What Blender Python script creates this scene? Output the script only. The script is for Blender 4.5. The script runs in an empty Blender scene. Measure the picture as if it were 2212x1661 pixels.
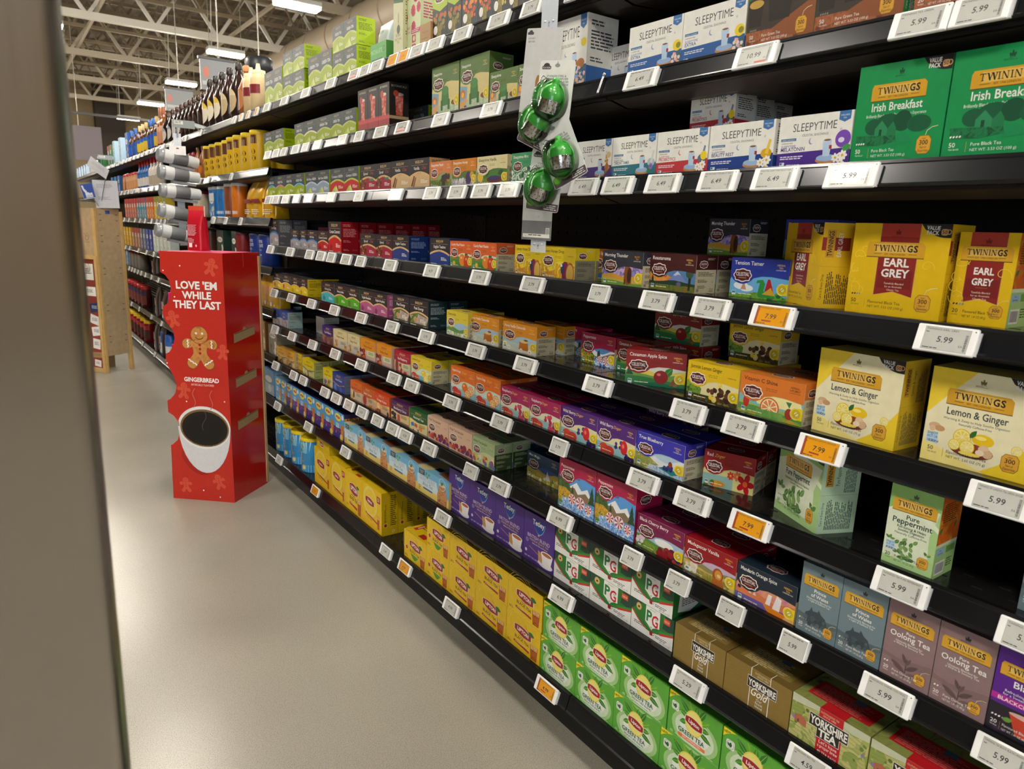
import bpy, bmesh, math, random
import numpy as np
from mathutils import Vector, Matrix
from mathutils.geometry import tessellate_polygon

random.seed(7)
sc = bpy.context.scene
COL = sc.collection
EYE = 1.372                                    # camera height above the floor, metres

# ------------------------------------------------------------------ camera
IW, IH, F = 2212.0, 1661.0, 1531.7
_yaw, _pit, _rol = -0.62866, -0.21402, 0.03538
_cy, _sy, _cp, _sp, _cr, _sr = math.cos(_yaw), math.sin(_yaw), math.cos(_pit), math.sin(_pit), math.cos(_rol), math.sin(_rol)
FWD = Vector((-_sy * _cp, _cy * _cp, _sp))
_r0 = Vector((_cy, _sy, 0)); _u0 = _r0.cross(FWD)
RIGHT = _cr * _r0 + _sr * _u0
UP = -_sr * _r0 + _cr * _u0
cd = bpy.data.cameras.new('camera')
cam = bpy.data.objects.new('camera', cd); COL.objects.link(cam)
m = Matrix((RIGHT, UP, -FWD)).transposed().to_4x4(); m.translation = Vector((0, 0, EYE))
cam.matrix_world = m
cd.sensor_width = 36; cd.sensor_fit = 'HORIZONTAL'; cd.lens = 36 * F / IW
cd.clip_start = 0.02; cd.clip_end = 200
cd.dof.use_dof = True; cd.dof.focus_distance = 1.9; cd.dof.aperture_fstop = 9.0
sc.camera = cam

# ------------------------------------------------------------------ exposure, world
sc.view_settings.view_transform = 'Standard'; sc.view_settings.look = 'None'
sc.view_settings.gamma = 1.0; sc.view_settings.exposure = 1.42
try:
    sc.cycles.use_denoising = True
    sc.cycles.max_bounces = 7; sc.cycles.diffuse_bounces = 3; sc.cycles.glossy_bounces = 3
    sc.cycles.transmission_bounces = 4; sc.cycles.transparent_max_bounces = 8
    sc.cycles.caustics_reflective = False; sc.cycles.caustics_refractive = False
    sc.cycles.sample_clamp_indirect = 6.0
except Exception:
    pass
w = bpy.data.worlds.new('store_air'); sc.world = w; w.use_nodes = True
w.node_tree.nodes['Background'].inputs[0].default_value = (0.95, 0.97, 1.0, 1)
w.node_tree.nodes['Background'].inputs[1].default_value = 0.0

LAMP_Z = EYE + 3.2                              # pendant LED bars
LAMP_POWER = 75.0                               # emission strength of each diffuser
LAMP_XS = (-1.7, 1.0, 4.05, 7.4)
LAMP_YS = [-0.9 + 4.1 * i for i in range(-1, 8)]

def area(name, loc, aim, sx, sy, power, col):
    l = bpy.data.lights.new(name, 'AREA'); l.shape = 'RECTANGLE'; l.size = sx; l.size_y = sy
    l.energy = power; l.color = col
    o = bpy.data.objects.new(name, l); COL.objects.link(o); o.location = loc
    o.rotation_euler = (Vector(aim) - Vector(loc)).to_track_quat('-Z', 'Y').to_euler()
    return o
# daylight through the glazed shop front behind and to the left of the camera
area('shopfront_daylight', (-5.5, -8.6, 2.4), (0.5, 4, 1.0), 11, 3.6, 230, (0.80, 0.90, 1.0))

# ------------------------------------------------------------------ geometry of the shelving
D = 1.1483                                      # aisle plane of the shelf lips
SEAM = 1.2624; BAY = 1.219                      # first joint and bay length
ZT = [-1.22648, -0.92811, -0.7123, -0.51936, -0.33286, -0.11551, 0.12604, 0.33966, 0.559]   # tea shelf lips, eye-relative
ZC = [-1.226, -.935, -.694, -.448, -.23, .018, .265, .559]                              # first coffee bay
ZC2 = [-1.24, -.89, -.51, -.295, -.01, .26, .559]                                             # the bays beyond

def ray(x, y):
    return FWD + RIGHT * ((x - IW / 2) / F) - UP * ((y - IH / 2) / F)
def on_x(x, y, X): r = ray(x, y); return r * (X / r.x)
def on_y(x, y, Y): r = ray(x, y); return r * (Y / r.y)
def on_z(x, y, Z): r = ray(x, y); return r * (Z / r.z)
def pix(P):
    P = Vector(P); d = P.dot(FWD)
    return IW / 2 + F * P.dot(RIGHT) / d, IH / 2 - F * P.dot(UP) / d
def y_at(z, x, X):                              # where along the aisle a point (X, ., z) shows at column x
    lo, hi = .15, 40.
    for _ in range(48):
        mid = (lo + hi) / 2
        if pix((X, mid, z))[0] > x: lo = mid
        else: hi = mid
    return lo

# ------------------------------------------------------------------ materials
def lin(c):
    c = c.lstrip('#'); v = [int(c[i:i + 2], 16) / 255 for i in (0, 2, 4)]
    return tuple(x / 12.92 if x <= .04045 else ((x + .055) / 1.055) ** 2.4 for x in v)
_mats = {}
def M(key):
    """'#rrggbb' printed card, '#rrggbb:r.3:m1:n.05' with roughness / metal / noise, 'paint:#a,#b,#c:scale' painterly mix."""
    if key in _mats: return _mats[key]
    mt = bpy.data.materials.new('finish_%d' % len(_mats)); mt.use_nodes = True; _mats[key] = mt
    nt = mt.node_tree; nd = nt.nodes; lk = nt.links
    b = nd['Principled BSDF']
    tc = nd.new('ShaderNodeTexCoord'); nz = nd.new('ShaderNodeTexNoise')
    lk.new(tc.outputs['Object'], nz.inputs['Vector'])
    if key.startswith('paint:'):
        _, cols, scl = key.split(':'); cols = cols.split(',')
        nz.inputs['Scale'].default_value = float(scl); nz.inputs['Detail'].default_value = 3; nz.inputs['Distortion'].default_value = .8
        rp = nd.new('ShaderNodeValToRGB'); rp.color_ramp.interpolation = 'CONSTANT' if len(cols) > 3 else 'EASE'
        lk.new(nz.outputs['Fac'], rp.inputs['Fac'])
        el = rp.color_ramp.elements
        while len(el) < len(cols): el.new(.5)
        for i, c in enumerate(cols):
            el[i].position = .32 + .36 * i / max(1, len(cols) - (0 if len(cols) > 3 else 1)); el[i].color = (*lin(c), 1)
        lk.new(rp.outputs['Color'], b.inputs['Base Color']); b.inputs['Roughness'].default_value = .42
        return mt
    opt = {'r': .42, 'm': 0., 'n': .05, 's': 60., 'c': 0., 't': 0., 'e': 0., 'b': 0.}
    ps = key.split(':')
    for p in ps[1:]: opt[p[0]] = float(p[1:])
    c = lin(ps[0])
    rp = nd.new('ShaderNodeValToRGB'); nz.inputs['Scale'].default_value = opt['s']; nz.inputs['Detail'].default_value = 4
    rp.color_ramp.elements[0].position = .3; rp.color_ramp.elements[1].position = .7
    rp.color_ramp.elements[0].color = (*[x * (1 - opt['n']) for x in c], 1)
    rp.color_ramp.elements[1].color = (*[min(1, x * (1 + opt['n'] * .6)) for x in c], 1)
    lk.new(nz.outputs['Fac'], rp.inputs['Fac']); lk.new(rp.outputs['Color'], b.inputs['Base Color'])
    b.inputs['Roughness'].default_value = opt['r']; b.inputs['Metallic'].default_value = opt['m']
    if opt['c']: b.inputs['Coat Weight'].default_value = opt['c']; b.inputs['Coat Roughness'].default_value = .08
    if opt['t']:
        b.inputs['Transmission Weight'].default_value = opt['t']; b.inputs['IOR'].default_value = 1.2
    if opt['e']:
        b.inputs['Emission Color'].default_value = (*c, 1); b.inputs['Emission Strength'].default_value = opt['e']
    if opt['b']:
        bp = nd.new('ShaderNodeBump'); bp.inputs['Strength'].default_value = opt['b']; bp.inputs['Distance'].default_value = .004
        lk.new(nz.outputs['Fac'], bp.inputs['Height']); lk.new(bp.outputs['Normal'], b.inputs['Normal'])
    return mt

# ------------------------------------------------------------------ mesh building
class MB:
    """collects shapes with materials and links them as ONE mesh object"""
    def __init__(s): s.v = []; s.f = []; s.mi = []; s.k = []; s.sm = []
    def _m(s, key):
        if key not in s.k: s.k.append(key)
        return s.k.index(key)
    def add(s, vs, fs, key, smooth=False):
        o = len(s.v); s.v += [tuple(v) for v in vs]; i = s._m(key)
        for f in fs: s.f.append(tuple(o + j for j in f)); s.mi.append(i); s.sm.append(smooth)
    def box(s, a, b, key, mat=None):
        x0, y0, z0 = a; x1, y1, z1 = b
        vs = [Vector(p) for p in ((x0, y0, z0), (x1, y0, z0), (x1, y1, z0), (x0, y1, z0), (x0, y0, z1), (x1, y0, z1), (x1, y1, z1), (x0, y1, z1))]
        if mat is not None: vs = [mat @ v for v in vs]
        s.add(vs, [(0, 3, 2, 1), (4, 5, 6, 7), (0, 1, 5, 4), (1, 2, 6, 5), (2, 3, 7, 6), (3, 0, 4, 7)], key)
    def cbox(s, a, b, c, key, mat=None):
        """box with chamfered edges"""
        bm = bmesh.new(); bmesh.ops.create_cube(bm, size=1)
        for v in bm.verts: v.co = Vector([(a[i] + b[i]) / 2 + v.co[i] * (b[i] - a[i]) for i in range(3)])
        bmesh.ops.bevel(bm, geom=bm.edges[:], offset=c, segments=2, affect='EDGES', profile=.5)
        s.bm(bm, key, mat)
    def bm(s, bm, key, mat=None, smooth=False):
        bm.verts.index_update()
        s.add([(mat @ v.co) if mat is not None else v.co for v in bm.verts], [[v.index for v in f.verts] for f in bm.faces], key, smooth); bm.free()
    def tube(s, p, q, r, key, n=8, r2=None):
        p, q = Vector(p), Vector(q); d = (q - p).normalized(); a = d.orthogonal().normalized(); b = d.cross(a)
        r2 = r if r2 is None else r2; vs = []
        for P, R in ((p, r), (q, r2)):
            for i in range(n):
                t = 2 * math.pi * i / n; vs.append(P + a * math.cos(t) * R + b * math.sin(t) * R)
        fs = [(i, (i + 1) % n, n + (i + 1) % n, n + i) for i in range(n)]
        s.add(vs, fs, key, True); s.add(vs[:n], [tuple(range(n))[::-1]], key); s.add(vs[n:], [tuple(range(n))], key)
    def bar(s, p, q, wd, ht, key):
        p, q = Vector(p), Vector(q); d = (q - p).normalized(); up = Vector((0, 0, 1))
        if abs(d.z) > .95: up = Vector((1, 0, 0))
        a = d.cross(up).normalized() * wd / 2; b = a.cross(d).normalized() * ht / 2
        vs = [P + i * a + j * b for P in (p, q) for i, j in ((-1, -1), (1, -1), (1, 1), (-1, 1))]
        s.add(vs, [(3, 2, 1, 0), (4, 5, 6, 7), (0, 1, 5, 4), (1, 2, 6, 5), (2, 3, 7, 6), (3, 0, 4, 7)], key)
    def lathe(s, prof, key, n=20, mat=None, ax=(1., 1.), smooth=True, cap=True):
        """prof [(r, z)...] about z; ax squashes x and y"""
        vs = []; fs = []
        for r, z in prof:
            for i in range(n):
                t = 2 * math.pi * i / n; v = Vector((r * math.cos(t) * ax[0], r * math.sin(t) * ax[1], z))
                vs.append(mat @ v if mat is not None else v)
        for j in range(len(prof) - 1):
            for i in range(n): fs.append((j * n + i, j * n + (i + 1) % n, (j + 1) * n + (i + 1) % n, (j + 1) * n + i))
        s.add(vs, fs, key, smooth)
        if cap:
            s.add(vs[:n], [tuple(range(n))[::-1]], key); s.add(vs[-n:], [tuple(range(n))], key)
    def plate(s, pts, t, key, mat):
        """a flat outline given thickness: pts in local x,z, front towards -y"""
        n = len(pts); tri = tessellate_polygon([[Vector((x, z, 0)) for x, z in pts]])
        vs = [mat @ Vector((x, 0, z)) for x, z in pts] + [mat @ Vector((x, t, z)) for x, z in pts]
        ar = sum(pts[i][0] * pts[(i + 1) % n][1] - pts[(i + 1) % n][0] * pts[i][1] for i in range(n))
        fs = []
        for a, b, c in tri:
            fs += [(a, b, c), (n + c, n + b, n + a)]
        fs += [(i, (i + 1) % n, n + (i + 1) % n, n + i) for i in range(n)] if ar < 0 else [((i + 1) % n, i, n + i, n + (i + 1) % n) for i in range(n)]
        s.add(vs, fs, key)
    def art(s, a, o, ux, uy, un, eps=.00007):
        """lay a printed design on a face: origin o, unit axes, outward normal"""
        o, ux, uy, un = Vector(o), Vector(ux) * .001, Vector(uy) * .001, Vector(un)
        for lv, key, vs, fs in a.items:
            s.add([o + ux * x + uy * y + un * (eps * lv) for x, y in vs], fs, key)
    def mesh(s, name):
        me = bpy.data.meshes.new(name); me.from_pydata(s.v, [], s.f)
        for k in s.k: me.materials.append(M(k))
        me.polygons.foreach_set('material_index', s.mi); me.polygons.foreach_set('use_smooth', s.sm)
        me.update(); return me
    def build(s, name, parent=None, loc=None, rotz=0):
        o = bpy.data.objects.new(name, s.mesh(name)); COL.objects.link(o)
        if loc is not None: o.location = loc
        o.rotation_euler.z = rotz
        if parent is not None: o.parent = parent
        return o

def tag(o, label, cat, group=None):
    o['label'] = label; o['category'] = cat
    if group: o['group'] = group
    return o
def empty(name, loc, rotz=0):
    o = bpy.data.objects.new(name, None); COL.objects.link(o); o.location = loc; o.rotation_euler.z = rotz; o.empty_display_size = .05
    return o
def structure(o): o['kind'] = 'structure'; return o
def W(p): return Vector((p[0], p[1], p[2] + EYE))          # eye-relative -> world

# ------------------------------------------------------------------ printed artwork (flat vector shapes in millimetres)
_tx = {}
def glyphs(s, bold, shear):
    k = (s, bold, shear)
    if k not in _tx:
        c = bpy.data.curves.new('lettering', 'FONT'); c.body = s; c.size = 1; c.offset = bold; c.shear = shear; c.resolution_u = 2
        o = bpy.data.objects.new('lettering', c); COL.objects.link(o)
        me = bpy.data.meshes.new_from_object(o.evaluated_get(bpy.context.evaluated_depsgraph_get()))
        v = np.array([(p.co.x, p.co.y) for p in me.vertices]).reshape(-1, 2); f = [tuple(p.vertices) for p in me.polygons]
        COL.objects.unlink(o); bpy.data.objects.remove(o); bpy.data.curves.remove(c); bpy.data.meshes.remove(me)
        _tx[k] = (v, f)
    return _tx[k]
_cap = []
def cap():
    if not _cap: v, _ = glyphs('H', 0, 0); _cap.append(float(v[:, 1].max() - v[:, 1].min()))
    return _cap[0]

class Art:
    def __init__(s): s.items = []; s._bb = []
    def put(s, key, vs, fs):
        if not len(vs): return
        a = np.array(vs, float); x0, y0 = a.min(0); x1, y1 = a.max(0); lv = 1
        for (p0, q0, p1, q1, l) in s._bb:
            if x0 < p1 and x1 > p0 and y0 < q1 and y1 > q0 and l >= lv: lv = l + 1
        s._bb.append((x0, y0, x1, y1, lv)); s.items.append((lv, key, [tuple(p) for p in vs], fs))
    def poly(s, pts, key):
        fs = [tuple(t) for t in tessellate_polygon([[Vector((x, y, 0)) for x, y in pts]])]
        out = []
        for a, b, c in fs:
            ar = (pts[b][0] - pts[a][0]) * (pts[c][1] - pts[a][1]) - (pts[c][0] - pts[a][0]) * (pts[b][1] - pts[a][1])
            out.append((a, b, c) if ar > 0 else (a, c, b))
        s.put(key, pts, out)
    def rect(s, x0, y0, x1, y1, key): s.put(key, [(x0, y0), (x1, y0), (x1, y1), (x0, y1)], [(0, 1, 2, 3)])
    def rrect(s, x0, y0, x1, y1, r, key):
        p = []
        for cx, cy, a in ((x1 - r, y1 - r, 0), (x0 + r, y1 - r, 90), (x0 + r, y0 + r, 180), (x1 - r, y0 + r, 270)):
            for i in range(5): t = math.radians(a + 22.5 * i); p.append((cx + r * math.cos(t), cy + r * math.sin(t)))
        s.put(key, p, [tuple(range(len(p)))])
    def ell(s, cx, cy, rx, ry, key, n=18, rot=0.):
        cr, sr = math.cos(rot), math.sin(rot); p = []
        for i in range(n):
            t = 2 * math.pi * i / n; x, y = rx * math.cos(t), ry * math.sin(t); p.append((cx + x * cr - y * sr, cy + x * sr + y * cr))
        s.put(key, p, [tuple(range(n))])
    def ring(s, cx, cy, r, wd, key, n=22):
        p = []; f = []
        for i in range(n):
            t = 2 * math.pi * i / n
            p += [(cx + r * math.cos(t), cy + r * math.sin(t)), (cx + (r - wd) * math.cos(t), cy + (r - wd) * math.sin(t))]
            j = (i + 1) % n; f.append((2 * i, 2 * j, 2 * j + 1, 2 * i + 1))
        s.put(key, p, f)
    def line(s, pts, wd, key):
        p = []; f = []
        for i, (x, y) in enumerate(pts):
            a = pts[max(0, i - 1)]; b = pts[min(len(pts) - 1, i + 1)]; d = math.hypot(b[0] - a[0], b[1] - a[1]) or 1
            nx, ny = -(b[1] - a[1]) / d * wd / 2, (b[0] - a[0]) / d * wd / 2; p += [(x + nx, y + ny), (x - nx, y - ny)]
        for i in range(len(pts) - 1): f.append((2 * i, 2 * i + 1, 2 * i + 3, 2 * i + 2))
        s.put(key, p, f)
    def text(s, t, x, y, h, key, al='c', w=None, bold=.0, shear=0., rot=0., sx=1.):
        """h = capital height, w = widest the line may run"""
        v, f = glyphs(t, bold, shear)
        if not len(v): return
        k = h / cap(); a = v * np.array((k * sx, k)); wd = a[:, 0].max() - a[:, 0].min()
        if w and wd > w: a[:, 0] *= w / wd; wd = w
        a[:, 0] -= a[:, 0].min() + {'l': 0, 'c': wd / 2, 'r': wd}[al]
        if rot: c, q = math.cos(rot), math.sin(rot); a = np.stack([a[:, 0] * c - a[:, 1] * q, a[:, 0] * q + a[:, 1] * c], 1)
        s.put(key, a + np.array((x, y)), f)
    def fine(s, x0, y1, x1, rows, pitch, key, seed=1, vert=False):
        """rows of print too small to read"""
        r = random.Random(seed); vs = []; fs = []
        for i in range(rows):
            x = x0; end = x1 - (x1 - x0) * (r.random() * .25 if i % 4 else .5 * r.random())
            while x < end:
                l = min(end - x, (1.5 + 3 * r.random()) * pitch * .8)
                y = y1 - i * pitch; q = [(x, y - pitch * .5), (x + l, y - pitch * .5), (x + l, y), (x, y)]
                if vert: q = [(x0 + (y1 - b), y1 - (x1 - x0) + (a - x0)) for a, b in q]
                o = len(vs); vs += q; fs.append((o, o + 1, o + 2, o + 3)); x += l + pitch * .4
        s.put(key, vs, fs)
    def leaf(s, x, y, l, wd, ang, key, vein=None):
        c, q = math.cos(ang), math.sin(ang)
        p = [(0, 0), (.25 * l, wd * .42), (.55 * l, wd * .5), (.8 * l, wd * .3), (l, 0), (.8 * l, -wd * .3), (.55 * l, -wd * .5), (.25 * l, -wd * .42)]
        s.put(key, [(x + a * c - b * q, y + a * q + b * c) for a, b in p], [tuple(range(8))[::-1] if 0 else tuple(range(8))[::-1]])
        if vein: s.line([(x, y), (x + .9 * l * c, y + .9 * l * q)], wd * .07, vein)
    def hill(s, x0, x1, y0, y, amp, key, seed=1, n=14):
        r = random.Random(seed); ph = r.random() * 6; k = 1 + r.random() * 2
        p = [(x0, y0)] + [(x0 + (x1 - x0) * i / n, y + amp * math.sin(ph + k * 3 * i / n) + amp * .3 * (r.random() - .5)) for i in range(n + 1)] + [(x1, y0)]
        s.poly(p[::-1], key)
    def blobs(s, x0, y0, x1, y1, n, r0, r1, keys, seed=1):
        r = random.Random(seed)
        for i in range(n): s.ell(x0 + (x1 - x0) * r.random(), y0 + (y1 - y0) * r.random(), *(2 * [r0 + (r1 - r0) * r.random()]), keys[i % len(keys)], n=9)

WHITE, INK = '#f2f0ea', '#1d1c22'
def oval_logo(a, cx, cy, rx, ry, name='CELESTIAL', small='SEASONINGS'):
    for k, key in ((1.0, '#f4efe6'), (.9, '#571a22')):
        p = []
        for i in range(40):
            t = 2 * math.pi * i / 40; q = 1 + .07 * math.cos(8 * t)
            e = .8; p.append((cx + math.copysign(abs(math.cos(t)) ** e, math.cos(t)) * rx * k * q, cy + math.copysign(abs(math.sin(t)) ** e, math.sin(t)) * (ry - (1 - k) * (rx - ry)) * k * q))
        a.put(key, p, [tuple(range(40))])
    a.text(name, cx, cy - ry * .1, ry * .55, WHITE, w=rx * 1.5, bold=.012)
    a.text(small, cx, cy - ry * .48, ry * .17, '#e8c9a8', w=rx * .9)

def scene_shapes(a, sp, w, h, seed):
    """illustrations as a compact list of shapes in fractions of the face"""
    for it in sp:
        k = it[0]
        if k == 'hill': a.hill(0, w, 0, it[1] * h, it[2] * h, it[3], seed + len(a.items))
        elif k == 'r': a.rect(it[1] * w, it[2] * h, it[3] * w, it[4] * h, it[5])
        elif k == 'e': a.ell(it[1] * w, it[2] * h, it[3] * w, it[4] * w, it[5])
        elif k == 'fruit':
            x, y, r = it[1] * w, it[2] * h, it[3] * w
            a.ell(x, y, r, r * .95, it[4]); a.ell(x - r * .3, y + r * .35, r * .28, r * .2, it[5])
        elif k == 'slice':
            x, y, r = it[1] * w, it[2] * h, it[3] * w
            a.ell(x, y, r, r, it[4]); a.ell(x, y, r * .86, r * .86, '#f7edc4')
            for i in range(8):
                t = math.pi / 4 * i; a.poly([(x + r * .1 * math.cos(t), y + r * .1 * math.sin(t)), (x + r * .78 * math.cos(t - .3), y + r * .78 * math.sin(t - .3)), (x + r * .78 * math.cos(t + .3), y + r * .78 * math.sin(t + .3))], it[5])
        elif k == 'flower':
            x, y, r = it[1] * w, it[2] * h, it[3] * w
            for i in range(it[6] if len(it) > 6 else 7):
                t = 2 * math.pi * i / (it[6] if len(it) > 6 else 7); a.ell(x + r * .55 * math.cos(t), y + r * .55 * math.sin(t), r * .48, r * .3, it[4], 9, t)
            a.ell(x, y, r * .28, r * .28, it[5], 9)
        elif k == 'leaf': a.leaf(it[1] * w, it[2] * h, it[3] * w, it[4] * w, it[5], it[6], it[7] if len(it) > 7 else None)
        elif k == 'bl': a.blobs(it[1] * w, it[2] * h, it[3] * w, it[4] * h, it[5], it[6] * w, it[7] * w, it[8], seed + 3)
        elif k == 'p': a.poly([(x * w, y * h) for x, y in it[2]], it[1])
        elif k == 'mint':
            x, y, r = it[1] * w, it[2] * h, it[3] * w
            a.ell(x, y, r, r, '#f4ece8')
            for i in range(7):
                t = 2 * math.pi * i / 7; a.poly([(x, y), (x + r * .93 * math.cos(t), y + r * .93 * math.sin(t)), (x + r * .93 * math.cos(t + .45), y + r * .93 * math.sin(t + .45))], it[4])
        elif k == 'tree':
            x, y, s = it[1] * w, it[2] * h, it[3] * h
            for j in range(3): a.poly([(x - s * .28 * (1 - j * .25), y + s * .27 * j), (x + s * .28 * (1 - j * .25), y + s * .27 * j), (x, y + s * (.5 + .25 * j))], it[5])

# ---- herbal blends with an oval badge over an illustration
def f_herbal(w, h, top, title, tcol, sp, zing=None, note=('HERBAL', 'TEA'), badge=True, logo=(.215, .56, .155), curve=None, seed=1, ncol='#e7b83a'):
    def fn():
        a = Art(); u = w / 135.
        lx, ly, lr = logo[0] * w, logo[1] * h, logo[2] * w; ry = lr * .62
        base = curve or .5
        scene_shapes(a, sp, w, h, seed)
        p = [(0, h), (0, h * (base - .08))]
        for i in range(13):
            t = i / 12; x = lx - lr * 1.25 + t * lr * 2.5; p.append((x, h * base - (h * base - (ly - ry * 1.35)) * math.sin(math.pi * t) ** .7 if h * base > ly - ry * 1.35 else h * base))
        p += [(w * .55, h * (base + .06)), (w * .72, h * (base + .065)), (w, h * (base + .02)), (w, h)]
        a.poly(p, top)
        s = u if h < w else h / 140.
        tw = w * (.62 if zing is None else .36)
        a.text(title, w * .055, h - 14 * (h / 80. if h < w else 1.35), 7.6 * (1 if h < w else 1.25), tcol, 'l', tw, .012)
        if zing: a.text(zing, w * (.07 + min(.36, .0305 * len(title))) + w * .04, h - 14 * h / 80., 7, '#e9b93c' if tcol == WHITE else '#c8452a', 'l', w * .3, .006, .35)
        oval_logo(a, lx, ly, lr, ry)
        ny = h - 13 * (h / 80. if h < w else 1.9)
        a.text(note[0], w * .86, ny, 3.6, ncol, w=w * .2, bold=.01); a.text(note[1], w * .86, ny - 5.4, 3.6, ncol, w=w * .16, bold=.01); a.text('CAFFEINE FREE', w * .86, ny - 9.4, 2.3, WHITE if tcol == WHITE else tcol, w=w * .17)
        a.fine(w * .42, h - 22 * (h / 80.), w * .62, 2, 3.6, tcol if 0 else '#%02x%02x%02x' % tuple(int(int(top[i:i + 2], 16) * .8) for i in (1, 3, 5)) if top[0] == '#' and len(top) == 7 else top, 3)
        if badge:
            bx, by = w * .905, h * .27; r = 11 * u if h < w else 9
            a.ell(bx, by, r + .8, r + .8, WHITE); a.rect(bx, by - r, w, by + r, '#f0d21c'); a.ell(bx, by, r, r, '#f0d21c')
            a.ring(bx + 1, by, r * .72, .7, '#6d6a2a'); a.ell(bx + 1, by, r * .5, r * .5, '#f3e58a'); a.ring(bx + 1, by, r * .5, .8, '#4c5a30'); a.line([(bx - r * .3, by - r * .3), (bx + r * .45, by + r * .35)], .8, '#4c5a30')
        a.rect(w * .05, 4, w * .05 + 9 * u, 4 + 9 * u, '#e9eef0'); a.rect(w * .05 + .8, 4.8 + 3 * u, w * .05 + 4.5 * u, 12 * u, '#2b6fae'); a.rect(w * .05 + 4.8 * u, 4.8 + 3 * u, w * .05 + 8.4 * u, 12 * u, '#5d8f4f')
        a.fine(w * .16, 8, w * .5, 1, 3.2, '#f0e6c8', 5)
        return a
    return fn
def s_herbal(d, h, top, bottom, ink='#55503f'):
    def fn():
        a = Art(); a.rect(0, h * .62, d, h, top); a.rect(0, 0, d, h * .62, bottom)
        oval_logo(a, d * .36, h * .76, d * .2, d * .12)
        a.fine(d * .55, h * .93, d * .95, 2, 2.6, '#d8cdb4', 4)
        a.fine(d * .12, h * .56, d * .9, 4, 2.5, ink, 5); a.fine(d * .12, h * .36, d * .7, 3, 2.5, ink, 6); a.fine(d * .12, h * .2, d * .55, 3, 2.4, ink, 7)
        a.ring(d * .85, h * .3, 2.6, .6, '#4f7ca0'); a.rect(d * .7, 3, d * .92, 4.2, ink); a.ring(d * .77, 7.5, 2.4, .9, ink); a.ring(d * .87, 7.5, 2.4, .9, ink); a.rect(d * .08, 3, d * .2, 9, '#8f8870')
        return a
    return fn
def t_herbal(w, d, top):
    def fn():
        a = Art(); a.rect(0, 0, w, d, top); oval_logo(a, w * .5, d * .5, w * .16, d * .2); return a
    return fn

# ---- black tea bags with a dark header and an arched colour block
def f_arch(w, h, title, low, head='#2a2930', script=None, arc='#d9b57f', gold='#d3b27c', tcol=WHITE, pic=None, under='BLACK TEA', cat=None, seed=2):
    def fn():
        a = Art(); a.rect(0, 0, w, h, head)
        p = [(0, 0), (w, 0), (w, h * .43)] + [(w * (1 - i / 12), h * (.43 + .14 * math.sin(math.pi * i / 12) ** .9)) for i in range(1, 12)] + [(0, h * .43)]
        q = [(0, 0), (w, 0), (w, h * .36)] + [(w * (1 - i / 12), h * (.36 + .14 * math.sin(math.pi * i / 12) ** .9)) for i in range(1, 12)] + [(0, h * .36)]
        a.poly(p, arc); a.poly(q, low)
        a.text('BIGELOW', w * .5, h * .84, h * .085, gold, w=w * .5, bold=.02); a.rect(w * .08, h * .78, w * .92, h * .787, gold)
        if script: a.text(title, w * .36, h * .63, h * .1, tcol, w=w * .42, bold=.01); a.text(script, w * .74, h * .63, h * .11, '#c24a4a', w=w * .28, shear=.35)
        else: a.text(title, w * .5, h * .63, h * .1, tcol, w=w * .8, bold=.012)
        a.text(under, w * .5, h * .5, h * .03, '#3a2c1c', w=w * .3)
        if pic: scene_shapes(a, pic, w, h, seed)
        a.fine(w * .58, h * .3, w * .92, 3, h * .045, WHITE, seed); a.fine(w * .06, h * .06, w * .4, 1, h * .04, WHITE, 3); a.fine(w * .75, h * .05, w * .94, 1, h * .035, WHITE, 4)
        return a
    return fn
def s_plain(d, h, bg, ink, bars=None, blocks=()):
    def fn():
        a = Art(); a.rect(0, 0, d, h, bg)
        a.fine(d * .12, h * .92, d * .6, 2, h * .045, ink, 3); a.fine(d * .12, h * .78, d * .9, 6, h * .045, ink, 8); a.fine(d * .12, h * .42, d * .55, 2, h * .04, ink, 9)
        a.fine(d * .12, h * .14, d * .45, 2, h * .035, ink, 10)
        for i in range(3): a.ring(d * (.68 + .1 * i), h * .11, d * .04, .6, ink, 10)
        for b in blocks: a.rect(b[0] * d, b[1] * h, b[2] * d, b[3] * h, b[4])
        return a
    return fn
def t_plain(w, d, bg, band=None):
    def fn():
        a = Art(); a.rect(0, 0, w, d, bg)
        if band: a.rect(w * .15, d * .32, w * .85, d * .68, band); a.fine(w * .2, d * .62, w * .8, 3, d * .1, '#8b8378', 3)
        return a
    return fn
# ---- fruit blends of the same house: light header, picture below
def f_light(w, h, title, head, low, pic, gold='#6a4a1c', tcol='#3a2a1c', panel=None, seed=3, swoosh=None):
    def fn():
        a = Art(); a.rect(0, 0, w, h, head); a.hill(0, w, 0, h * .5, h * .04, low, seed)
        if swoosh: a.hill(0, w, 0, h * .42, h * .06, swoosh, seed); a.hill(0, w, 0, h * .38, h * .06, low, seed)
        scene_shapes(a, pic, w, h, seed)
        if panel: a.rect(w * .45, h * .22, w * .93, h * .48, panel)
        a.text('BIGELOW', w * .5, h * .82, h * .085, gold, w=w * .5, bold=.02); a.rect(w * .06, h * .77, w * .94, h * .777, gold)
        a.text(title, w * .5, h * .6, h * .11, tcol, w=w * .82, bold=.01)
        a.fine(w * .55, h * .42, w * .9, 3, h * .05, '#6b5a48' if panel else '#4a4036', seed)
        return a
    return fn

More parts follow.
